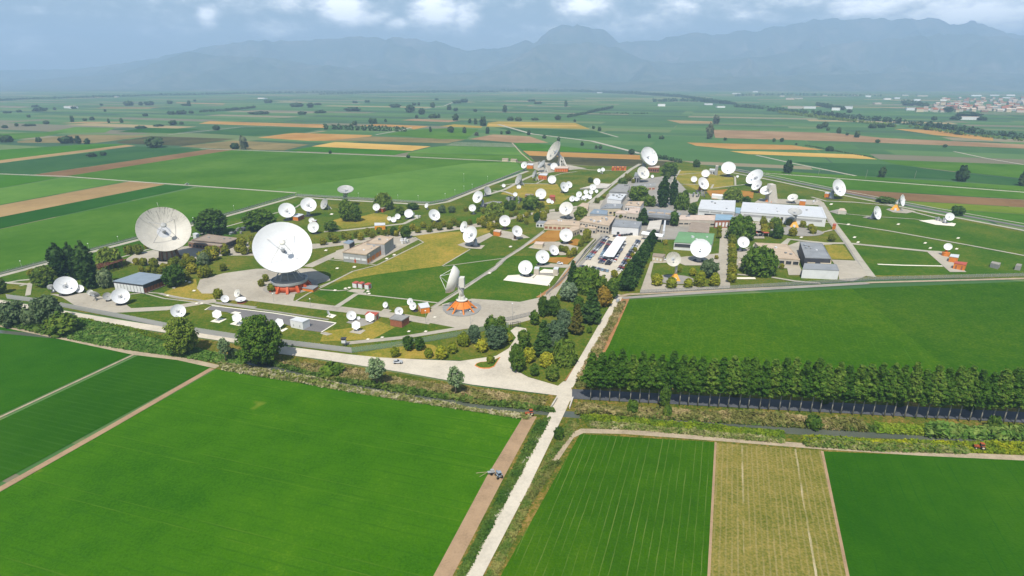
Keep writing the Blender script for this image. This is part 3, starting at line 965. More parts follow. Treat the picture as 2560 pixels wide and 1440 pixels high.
# strips crossing the lawns
lane(TCB((220, 580), (480, 410), (620, 400)), 3.2)
lane(TCB((540, 410), (1180, 480), (1600, 530)), 1.3)
lane(TCB((1500, 600), (1720, 460), (1960, 310), (2420, 0)), 1.8)
lane(TCB((1480, 590), (1700, 445), (1940, 295), (2390, 0)), .8, 'pad_grey')
lane(TP((0, 690), (110, 585), (340, 440), (640, 215)), 2.0)
lane(TP((0, 655), (100, 570), (330, 425), (640, 195)), .9, 'pad_grey')
lane(TC((160, 1425), (430, 1280), (760, 1195), (1380, 890), (1260, 820)), 1.2)
lane(TC((760, 1195), (380, 1145), (100, 1120)), 1.0)
lane(TC((1630, 1205), (2000, 985)), 1.0)
lane(TC((1640, 1210), (2440, 1105)), 1.0)
lane(TC((2480, 1110), (2330, 1260), (2000, 1440)), 1.2, 'pad_grey')
lane(TCB((0, 350), (260, 365), (380, 350)), 1.2)
lane(TCB((0, 310), (150, 250), (430, 110)), 1.3)
lane(TMB((1800, 510), (1980, 400), (2200, 300), (2560, 110)), 1.0)
lane(TLB((1450, 460), (1640, 510), (2050, 560), (2220, 590)), 1.0)
lane(TL((1280, 1350), (1480, 1330), (1600, 1340), (1900, 1400)), 1.2)
lane(TLB((20, 350), (300, 370), (280, 480)), 2.5)
lane(TLB((60, 355), (200, 330), (310, 320)), 2.5)
road(TC((1830, 925), (2260, 765), (2310, 800), (2080, 930), (2200, 930), (2150, 980), (1960, 970)), 'pad', 'pavement')
road(TC((2320, 780), (2420, 730), (2700, 780), (2800, 830), (2560, 850), (2400, 820)), 'pad', 'pavement')
road(TF((1170, 1180), (1330, 1080), (1720, 1020), (2100, 900), (2420, 620), (2560, 600), (2560, 1440), (2000, 1440), (1760, 1380), (1740, 1280), (1280, 1200)), 'pad', 'pavement')
road(TG((0, 1000), (100, 830), (430, 650), (800, 600), (960, 570), (1200, 830), (1180, 1060), (1300, 1100), (1300, 1440), (0, 1440)), 'pad_grey', 'pavement')
lane(TF((1880, 960), (2140, 740), (2440, 500), (2560, 430)), 5, 'path', 'road')
lane(TF((700, 720), (900, 690), (1050, 690), (1440, 700)), 3)
lane(TF((500, 850), (760, 770), (1000, 640), (1180, 560), (1330, 500)), 4.5)
lane(TF((1320, 520), (1600, 480), (1900, 510), (2400, 520)), 3.5)
road(TF((1060, 430), (1200, 400), (1600, 440), (1850, 490), (1500, 520), (1280, 560), (1100, 470)), 'pad', 'pavement')
lane(TF((600, 790), (760, 800), (880, 840)), 4)
lane(TF((1180, 690), (1310, 620), (1500, 560), (1720, 530)), 2)
# ochre gravel yards
road(TP((400, 410), (690, 200), (850, 200), (850, 330), (700, 370), (560, 340)), 'ochre', 'gravel')
road(TP((690, 620), (720, 560), (1050, 555), (950, 655)), 'ochre', 'gravel')
road(TP((930, 360), (1060, 310), (1150, 330), (1080, 400), (960, 400)), 'ochre', 'gravel')
road(TP((430, 430), (560, 350), (840, 350), (1100, 420), (1060, 520), (860, 530), (700, 470)), 'pad', 'pavement')
road(TP((95, 865), (160, 800), (330, 790), (560, 790), (780, 815), (690, 940)), 'pad_white', 'pavement')
road(TP((560, 760), (640, 715), (760, 725), (840, 770), (820, 805), (560, 795)), 'pad_white', 'pavement')
road(TP((480, 835), (560, 765), (830, 770), (820, 800), (540, 795), (500, 840)), 'pad_grey', 'pavement')
road(TP((530, 660), (720, 640), (1000, 660), (960, 700), (600, 690)), 'pad', 'pavement')
# car park
road(TP((1100, 695), (1440, 285), (1560, 255), (1900, 270), (2035, 300), (1960, 440), (1560, 870), (1390, 895), (1300, 760)), 'road', 'pavement')
lane(TP((1090, 690), (1290, 470), (1440, 285)), 3.0, 'pad_grey', 'path')
# east side
lane(TQ((1110, 1170), (1120, 800), (1130, 600), (1140, 370)), 7.5, 'pad', 'road')
road(TQ((0, 1230), (140, 830), (300, 800), (420, 780), (620, 760), (1050, 720), (1050, 880), (600, 880), (500, 840), (180, 850), (140, 1020), (160, 1120), (1040, 1180), (1050, 1150), (1200, 1180), (0, 1250)), 'pad', 'pavement')
ellipse('pavement', 1686, 700, 12, 9, 'pad_grey', 1.75)
road(TQ((1480, 520), (1500, 300), (1600, 300), (1660, 520)), 'pad', 'pavement')
road(TQ((1280, 880), (1300, 690), (1500, 620), (1520, 590), (1900, 610), (1960, 620), (2120, 560), (2560, 580), (2560, 600), (2120, 640), (2120, 870), (2180, 1010), (1980, 1010), (1960, 920), (1720, 900)), 'pad', 'pavement')
lane(TR((230, 900), (280, 850), (640, 890), (850, 890), (1650, 970), (1760, 975)), 4.5)
road(TR((1620, 975), (1760, 970), (2000, 1170), (1840, 1170)), 'pad', 'pavement')
lane(TR((1140, 1095), (1400, 1105), (1770, 1112)), 2.0, 'pad_white')
lane(TR((590, 490), (700, 680), (860, 900), (960, 1050), (1080, 1215)), 5, 'path', 'road')
lane(TR((560, 500), (660, 670), (820, 880), (1020, 1190)), 1.6, 'pad_grey')
road(TR((690, 1050), (930, 1060), (1050, 1200), (900, 1260), (770, 1250), (740, 1120)), 'pad', 'pavement')
road(TR((620, 905), (800, 905), (910, 1050), (690, 1045)), 'dry', 'dry_grass')
lane(TR((420, 680), (680, 690), (860, 710), (1250, 770), (2000, 905), (2560, 1010), (2900, 1080)), 2.6)
lane(TR((500, 440), (640, 480), (900, 490), (1240, 520), (1500, 590), (1700, 640)), 3.4)
lane(TR((840, 605), (1100, 630), (1500, 655), (1700, 690)), 1.6)
road(TR((1220, 560), (1330, 540), (1510, 580), (1420, 600), (1290, 590)), 'pad', 'pavement')
road(TR((1540, 670), (1700, 660), (1900, 700), (1880, 725), (1700, 710)), 'pad_white', 'pavement')
road(TR((990, 640), (1040, 625), (1150, 640), (1150, 660)), 'pad_grey', 'pavement')
road(TR((660, 580), (780, 555), (850, 600), (760, 610)), 'pad_grey', 'pavement')
road(TR((-60, 500), (0, 455), (580, 470), (620, 500), (560, 520), (300, 510)), 'pad', 'pavement')
ellipse('pavement', 1992, 580, 20, 15, 'pad_grey', 1.85)
lane(TR((240, 800), (540, 800), (700, 760)), 2.0)
lane(TG((980, 575), (1340, 550), (1600, 580)), 2.6)
lane(TG((1030, 700), (1290, 705), (1510, 705), (1480, 760)), 2.4)
lane(TG((1500, 755), (1800, 720), (1980, 700)), 2.2)
lane(TG((1070, 510), (1000, 620), (910, 740)), 2.4)
lane(TG((1620, 560), (1800, 600), (1805, 720)), 2.0)
road(TG((1200, 830), (1340, 840), (1300, 930), (1200, 960)), 'pad', 'pavement')
road(TG((1420, 790), (1680, 770), (2050, 800), (2040, 890), (1500, 900)), 'ochre', 'gravel')
lane(TQ((1290, 1000), (1700, 1030), (2060, 1090), (2400, 1120)), 2.6)
road(TQ((1290, 1040), (1530, 1040), (1545, 1065), (1290, 1065)), 'pad_white', 'pavement')
# small concrete covers scattered on the lawns
for (x, y) in TMB((340, 235), (395, 250), (190, 325), (455, 365), (105, 430), (490, 535), (560, 535)) + TCB((390, 325), (340, 335), (200, 360), (640, 375), (655, 405), (460, 50), (2260, 130), (1410, 910), (1185, 910), (640, 1015), (830, 990), (1530, 720)) \
        + TR((690, 510), (855, 707), (915, 832), (950, 880), (1600, 888), (1650, 937), (1920, 840), (400, 832), (1340, 705), (1905, 945)) + TC((230, 1240), (460, 1220), (890, 1110), (990, 1060), (155, 515), (2540, 950), (80, 1000)):
    road([(x - 5, y + 1.5), (x - 1, y - 1.8), (x + 5, y - .8), (x + 1.5, y + 2.2)], 'pad_white', 'pavement')
# island in the junction with its orange kerb
isl = TCB((2062, 1365), (2085, 1338), (2130, 1320), (2230, 1312), (2320, 1290), (2405, 1250), (2360, 1320), (2325, 1375), (2260, 1402), (2190, 1405), (2130, 1398))
mbk = MB()
mbk.prism([P(*p)[:2] for p in isl], .1, .52)
ko = link('kerb', mbk.mesh('kerb', M['kerb']))
ko['kind'] = 'structure'
cxi = sum(p[0] for p in isl) / len(isl); cyi = sum(p[1] for p in isl) / len(isl)
sheet('lawn', [(cxi + (p[0] - cxi) * .93, cyi + (p[1] - cyi) * .88) for p in isl], 'lawn_green', 1.78)


# ------------------------------------------------------------------ trees
def npm(name, V, F, mats, mi=None):
    me = bpy.data.meshes.new(name)
    nv, nf = len(V), len(F)
    me.vertices.add(nv)
    me.vertices.foreach_set('co', np.asarray(V, np.float32).ravel())
    me.loops.add(nf * 4)
    me.loops.foreach_set('vertex_index', np.asarray(F, np.int32).ravel())
    me.polygons.add(nf)
    me.polygons.foreach_set('loop_start', np.arange(0, nf * 4, 4, dtype=np.int32))
    me.polygons.foreach_set('loop_total', np.full(nf, 4, np.int32))
    for m in (mats if isinstance(mats, (list, tuple)) else [mats]):
        me.materials.append(m)
    if mi is not None:
        me.polygons.foreach_set('material_index', np.asarray(mi, np.int32))
    me.update(calc_edges=True)
    me.validate()
    return me


def quads(C, S, rng, normal=None, el=None):
    """leaf sprays: one randomly turned quad at each point"""
    n = len(C)
    N = rng.normal(size=(n, 3))
    if normal is not None:
        N = N * .42 + normal
    N /= np.linalg.norm(N, axis=1, keepdims=True) + 1e-9
    H = rng.normal(size=(n, 3))
    if el is not None:
        H = np.tile(np.array([0, 0, 1.0]), (n, 1)) + .15 * H
    U = np.cross(N, H)
    U /= np.linalg.norm(U, axis=1, keepdims=True) + 1e-9
    W = np.cross(N, U)
    S = np.asarray(S).reshape(-1, 1)
    k = 1.0 if el is None else el
    a = rng.uniform(.6, 1.3, (n, 1))
    U = U * S * a
    W = W * S * k / a ** .5
    V = np.stack([C - U * .5 - W, C + U - W * .3, C + U * .4 + W, C - U + W * .35], 1).reshape(-1, 3)
    return V, np.arange(n * 4).reshape(n, 4)


PROF = {
    'ball': lambda t: np.sqrt(np.clip(1 - (2 * t - 1) ** 2, 0, 1)) ** .8 * (1.05 - .12 * t),
    'egg': lambda t: np.sqrt(np.clip(1 - (2 * t ** .8 - 1) ** 2, 0, 1)) ** .85,
    'cone': lambda t: np.clip(1.06 * (1 - t) ** .85, 0, 1) * np.clip(t * 9, .3, 1),
    'column': lambda t: np.clip(np.minimum(.55 + 1.5 * t, 1) * np.minimum(1, (1 - t) * 3.2 + .12), 0, 1),
    'pop': lambda t: np.clip(np.minimum(.55 + 2.0 * t, 1.0) * np.minimum(1, (1 - t) * 1.45 + .06), 0, 1),
    'spread': lambda t: np.sqrt(np.clip(1 - (1.75 * t - .85) ** 2, 0, 1)),
}


def crown(name, w, h, zb, shape, leaf, ncl, per, seed, mat, cr=.16, droop=False, core=.62, jitter=.12):
    rng = np.random.RandomState(seed)
    pf = PROF[shape]
    tt = rng.rand(ncl * 3)
    keep = rng.rand(ncl * 3) < pf(tt) * .9 + .1
    t = tt[keep][:ncl]
    n = len(t)
    ang = rng.rand(n) * 2 * pi
    rad = (w / 2) * pf(t) * np.clip(rng.normal(.82, jitter, n), .3, 1.12)
    hc = h - zb
    CC = np.stack([rad * np.cos(ang), rad * np.sin(ang), zb + t * hc], 1)
    cr_ = cr * min(w, hc) * rng.uniform(.6, 1.3, n)
    D = rng.normal(size=(n, per, 3))
    D /= np.linalg.norm(D, axis=2, keepdims=True)
    R = cr_[:, None, None] * rng.uniform(.55, 1.1, (n, per, 1))
    Pp = CC[:, None, :] + D * R * np.array([1, 1, .85])
    if droop:
        Pp[:, :, 2] -= np.abs(rng.normal(0, .12 * h, (n, per)))
        Pp[:, :, 2] = np.maximum(Pp[:, :, 2], .04 * h)
    C = Pp.reshape(-1, 3)
    NN = D.reshape(-1, 3) * .62 + np.array([0, 0, .5])
    V, F = quads(C, rng.uniform(.6, 1.3, len(C)) * leaf, rng, NN, 2.4 if droop else None)
    rx = np.percentile(np.hypot(V[:, 0], V[:, 1]), 96)
    V[:, :2] *= (w / 2) / rx
    zt = np.percentile(V[:, 2], 99.6)
    V[:, 2] = np.maximum(zb * .8 + (V[:, 2] - zb * .8) * (h - zb * .8) / (zt - zb * .8), .03)
    if core:
        sg, rg = 12, 9
        cv = []
        for i in range(rg):
            tq = .06 + .86 * i / (rg - 1)
            for k in range(sg):
                r = w / 2 * float(pf(np.array([tq]))[0]) * core * rng.uniform(.82, 1.1)
                cv.append((r * cos(2 * pi * k / sg), r * sin(2 * pi * k / sg), zb + tq * hc))
        cf = []
        for i in range(rg - 1):
            for k in range(sg):
                cf.append((i * sg + k, i * sg + (k + 1) % sg, (i + 1) * sg + (k + 1) % sg, (i + 1) * sg + k))
        F = np.concatenate([F, np.array(cf) + len(V)])
        V = np.concatenate([V, np.array(cv)])
    return npm(name, V, F, mat)


def trunk(name, h, r, zb, seed, mat, limbs=4, w=4.0):
    rng = random.Random(seed)
    mb = MB()
    x, y = rng.uniform(-.1, .1) * r * 3, rng.uniform(-.1, .1) * r * 3
    mb.tube((0, 0, -.3), (x, y, zb), r * 1.15, r * .8, 8)
    mb.tube((x, y, zb), (x * 1.5, y * 1.5, h * .82), r * .8, r * .25, 7)
    for i in range(limbs):
        a = 2 * pi * i / limbs + rng.uniform(-.4, .4)
        z0 = zb * rng.uniform(.85, 1.0) + (h - zb) * .08 * i
        mb.tube((x, y, z0), (x + cos(a) * w * .3, y + sin(a) * w * .3, z0 + (h - zb) * rng.uniform(.25, .4)), r * .45, r * .15, 6)
    return mb.mesh(name, mat)


TREE = {}


def proto(kind, w, h, zb, shape, leaf, ncl, per, mat, r, bark='bark', nvar=2, limbs=4, **kw):
    vs = []
    for i in range(nvar):
        sd = hash((len(TREE), i)) % 99991
        vs.append((crown('crown', w, h, zb, shape, leaf, ncl, per, sd, M[mat], **kw), trunk('trunk', h, r, max(zb, .1 * h), sd, M[bark], limbs, w)))
    TREE[kind] = (w, h, vs)


proto('ball', 4.6, 5.2, .35, 'ball', .34, 60, 26, 'l_ball', .14, nvar=3, cr=.15, core=.8, jitter=.09)
proto('bush_gold', 4.6, 4.9, .15, 'ball', .30, 80, 30, 'l_ball_b', .14, nvar=3, cr=.13, core=.82, jitter=.08)
proto('dark', 11, 12, 1.2, 'egg', .46, 190, 28, 'l_dark', .32, nvar=3, cr=.10, core=.72, jitter=.15)
proto('mid', 11, 12, 1.2, 'egg', .46, 190, 28, 'l_mid', .32, nvar=3, cr=.10, core=.72, jitter=.15)
proto('big', 15, 17, 2.2, 'egg', .42, 330, 34, 'l_mid', .42, nvar=2, cr=.10, core=.5, jitter=.3, limbs=6)
proto('bright', 11, 11, .8, 'spread', .60, 90, 34, 'l_bright', .32, nvar=2, cr=.15, core=.75)
proto('willow', 10, 10, .6, 'spread', .42, 110, 40, 'l_bright', .35, nvar=2, cr=.13, core=.7, droop=True)
proto('willow_deep', 13, 12, .6, 'spread', .50, 130, 42, 'l_mid', .4, nvar=2, cr=.12, core=.75, droop=True)
proto('blue', 9, 9.5, .6, 'spread', .42, 110, 34, 'l_blue', .25, nvar=3, cr=.12, core=.72)
proto('grey', 12, 10, .6, 'spread', .5, 100, 34, 'l_grey', .28, nvar=2, cr=.13, core=.72)
proto('orange', 8, 9.5, .9, 'egg', .46, 80, 32, 'l_orange', .22, nvar=2, cr=.15, core=.68)
proto('spruce', 8, 17, .7, 'cone', .52, 130, 32, 'l_lomb', .28, nvar=2, cr=.11, core=.7)
proto('gold_spruce', 6.5, 15, .7, 'cone', .46, 120, 30, 'l_gold', .26, nvar=1, cr=.11, core=.7)
proto('pine', 6.5, 9, 1.3, 'egg', .42, 80, 32, 'l_dark', .2, nvar=3, cr=.15, core=.66)
proto('pine_row', 6.5, 9, .8, 'cone', .42, 90, 32, 'l_lomb', .2, nvar=3, cr=.15, core=.75)
proto('lomb', 8.5, 23, .8, 'column', .52, 190, 34, 'l_lomb', .4, nvar=3, cr=.085, core=.8, jitter=.08)
proto('pop', 5.6, 21, 7.0, 'pop', .42, 190, 30, 'l_pop', .20, 'bark_pale', nvar=5, cr=.105, core=.55, jitter=.2, limbs=3)
proto('silver', 7.2, 11.5, 4.4, 'egg', .34, 90, 26, 'l_silver', .30, 'bark', nvar=2, cr=.13, core=.22, jitter=.25, limbs=6)
proto('silver_bush', 10, 9, .5, 'spread', .5, 100, 32, 'l_grey', .25, nvar=2, cr=.14, core=.7)
proto('shrub', 4, 2.6, .05, 'spread', .34, 45, 26, 'l_mid', .08, nvar=3, cr=.17, core=.8)
proto('shrub_dark', 7, 5, .05, 'spread', .42, 60, 30, 'l_dark', .1, nvar=2, cr=.16, core=.8)


def tree(kind, bx, by, w_px, top_y, label, cat='tree', name='tree', group=None, wm=None, hm=None, var=None):
    X, Y, _ = P(bx, by)
    w0, h0, vs = TREE[kind]
    w = wm if wm else w_px / ppm(X, Y) * (1.1 if kind.startswith('willow') else .86 if kind == 'lomb' else 1.0)
    h = hm if hm else max(.5, z_at(Y, top_y))
    o = thing(name, label, cat, (X, Y, G0), group, random.uniform(0, 6.28))
    cm, tm = vs[random.randrange(len(vs)) if var is None else var % len(vs)]
    sx, sz = w / w0, h / h0
    link('crown', cm, o, (0, 0, 0), None, (sx, sx, sz))
    link('trunk', tm, o, (0, 0, 0), None, ((sx + sz) / 2, (sx + sz) / 2, sz))
    return o


# --- the planted rows and clumps of yellow-green trees
def balls(pts, kind, where, group, desc='round yellow-green tree', hk=1.0, name='round_tree'):
    for i, p in enumerate(pts):
        w = p[2]
        cy = p[1]
        tree(kind, p[0], cy + w * .5 * hk, w * 1.03, cy - w * .56 * hk, '%s, %s %s' % (desc, nth(i + 1), where), 'tree', name, group)


balls(sorted(TC((45, 880, 90), (150, 810, 85), (210, 850, 95), (325, 790, 85), (380, 825, 92), (490, 785, 75), (540, 815, 85), (640, 750, 90), (700, 790, 92), (795, 735, 80), (855, 775, 90), (940, 750, 85), (1020, 770, 75),
                (1090, 710, 80), (1175, 730, 80), (1235, 685, 80), (1305, 720, 85), (1380, 655, 80), (1455, 710, 85), (1525, 655, 80), (1590, 680, 92), (1650, 645, 75), (1725, 670, 88), (1785, 610, 85), (1850, 645, 80))),
      'ball', 'counted eastward along the tree-lined inner street', 'clipped trees lining the inner street')
balls(sorted(TC((2000, 620, 70), (2130, 610, 90), (2170, 575, 80), (2190, 650, 85), (2270, 670, 105), (2260, 590, 85), (2310, 550, 85), (2370, 590, 80), (2305, 740, 75), (2360, 665, 75))),
      'ball', 'from the west in the clump beside the slim brown-pedestal dishes', 'clump of round trees by the brown-pedestal dishes')
balls(sorted(TM((870, 945, 80), (1100, 880, 120), (1060, 970, 110), (1130, 1000, 100), (1240, 840, 90), (1240, 920, 90), (880, 1010, 110), (740, 1000, 110), (660, 990, 90), (640, 1070, 140), (720, 1060, 130), (560, 1080, 110),
                (360, 1090, 90), (430, 1150, 120), (230, 1120, 80), (320, 1180, 100), (180, 1170, 110), (60, 1230, 100), (20, 1260, 80), (130, 1240, 110), (440, 1240, 130), (620, 1280, 150), (560, 1300, 110), (850, 1225, 90), (350, 1340, 100), (1230, 990, 90))),
      'ball', 'from the west in the thicket between the two largest dishes', 'thicket of yellow-green trees between the two largest dishes')
balls(sorted(TL((1300, 905, 85), (1390, 900, 90), (1470, 870, 45), (1370, 1020, 60), (1440, 1025, 70), (1545, 1035, 85), (350, 1150, 100), (2185, 1345, 88), (1420, 1100, 55), (1490, 1100, 55), (1550, 1110, 55))),
      'ball', 'from the west around the beige dish and blue-roofed hall', 'round trees around the beige dish yard')
balls(TMB((1410, 195, 84), (1360, 260, 84), (1495, 325, 98)), 'ball', 'going round the orange-based dish drum', 'bushes by the orange dish drum', 'small round golden bush', name='round_bush')
balls(sorted(TF((480, 1055, 70), (235, 1030, 60), (945, 1015, 50), (1005, 1000, 50), (1255, 975, 65), (1320, 1030, 60), (1450, 1040, 55), (1325, 1065, 50), (840, 1105, 65), (905, 1080, 65), (1080, 1080, 60), (1045, 1110, 65),
                (960, 1150, 90), (1195, 1070, 80), (1160, 1105, 60), (1270, 1110, 90), (1265, 1150, 90), (1045, 1205, 60))),
      'ball', 'from the west along the street north of the dish lawn', 'round trees along the upper inner street')
balls(sorted(TF((1985, 1300, 65), (1740, 1170, 60), (1990, 920, 70), (2080, 860, 50), (2400, 610, 100), (2250, 710, 40), (2470, 660, 50), (2230, 1120, 50), (2300, 1130, 50), (2380, 1115, 65), (2320, 1290, 55), (2410, 1300, 60), (2500, 1280, 60))),
      'ball', 'from the west among the flat-roofed offices', 'round trees among the offices')
balls(sorted(TP((1350, 185, 64), (1210, 240, 110), (1190, 300, 110), (1130, 370, 75), (870, 440, 80), (935, 455, 84), (1040, 480, 92), (975, 515, 84), (1575, 780, 94), (1850, 455, 60), (1820, 530, 60), (1770, 610, 60), (1740, 680, 60))),
      'ball', 'from the west between ochre yard and car park', 'round trees by the car park')
balls(sorted(TQ((225, 1075, 138), (415, 1115, 135), (640, 1120, 115), (700, 970, 92), (810, 1020, 112), (790, 1090, 142), (1005, 1030, 92), (990, 1090, 132), (515, 930, 72))),
      'bush_gold', 'from the west around the yellow pyramid base', 'golden trees round the yellow pyramid')
balls(TQ((1215, 1040, 125), (1215, 960, 115), (1220, 900, 112), (1220, 830, 112), (1225, 760, 112), (1220, 700, 108), (1220, 640, 106), (1220, 560, 106), (1225, 510, 100), (1230, 460, 92)),
      'ball', 'from the perimeter track in the close row beside the east lane', 'close row of trees beside the east lane')
balls(sorted(TQ((1055, 380, 62), (1055, 415, 62), (1050, 480, 68), (1640, 250, 82), (1640, 300, 92), (1650, 370, 92), (1655, 430, 92), (1760, 340, 92), (1850, 300, 82), (1985, 305, 82), (2160, 330, 82), (2275, 370, 84), (2300, 410, 92), (2035, 430, 104),
                (2550, 510, 92), (335, 570, 62), (1885, 890, 62), (1240, 200, 62), (1015, 770, 50))),
      'ball', 'from the west around the green-roofed hall and orange pyramid', 'round trees of the east grounds')
balls(TCB((1000, 1185, 115), (1450, 1195, 108), (1620, 1190, 148), (1765, 1125, 128), (1915, 1015, 160), (2155, 1100, 150), (2275, 1280, 100), (2520, 990, 90)),
      'bush_gold', 'going east on the lawn behind the junction road', 'golden bushes on the entrance lawn', 'bright golden round bush', name='round_bush')
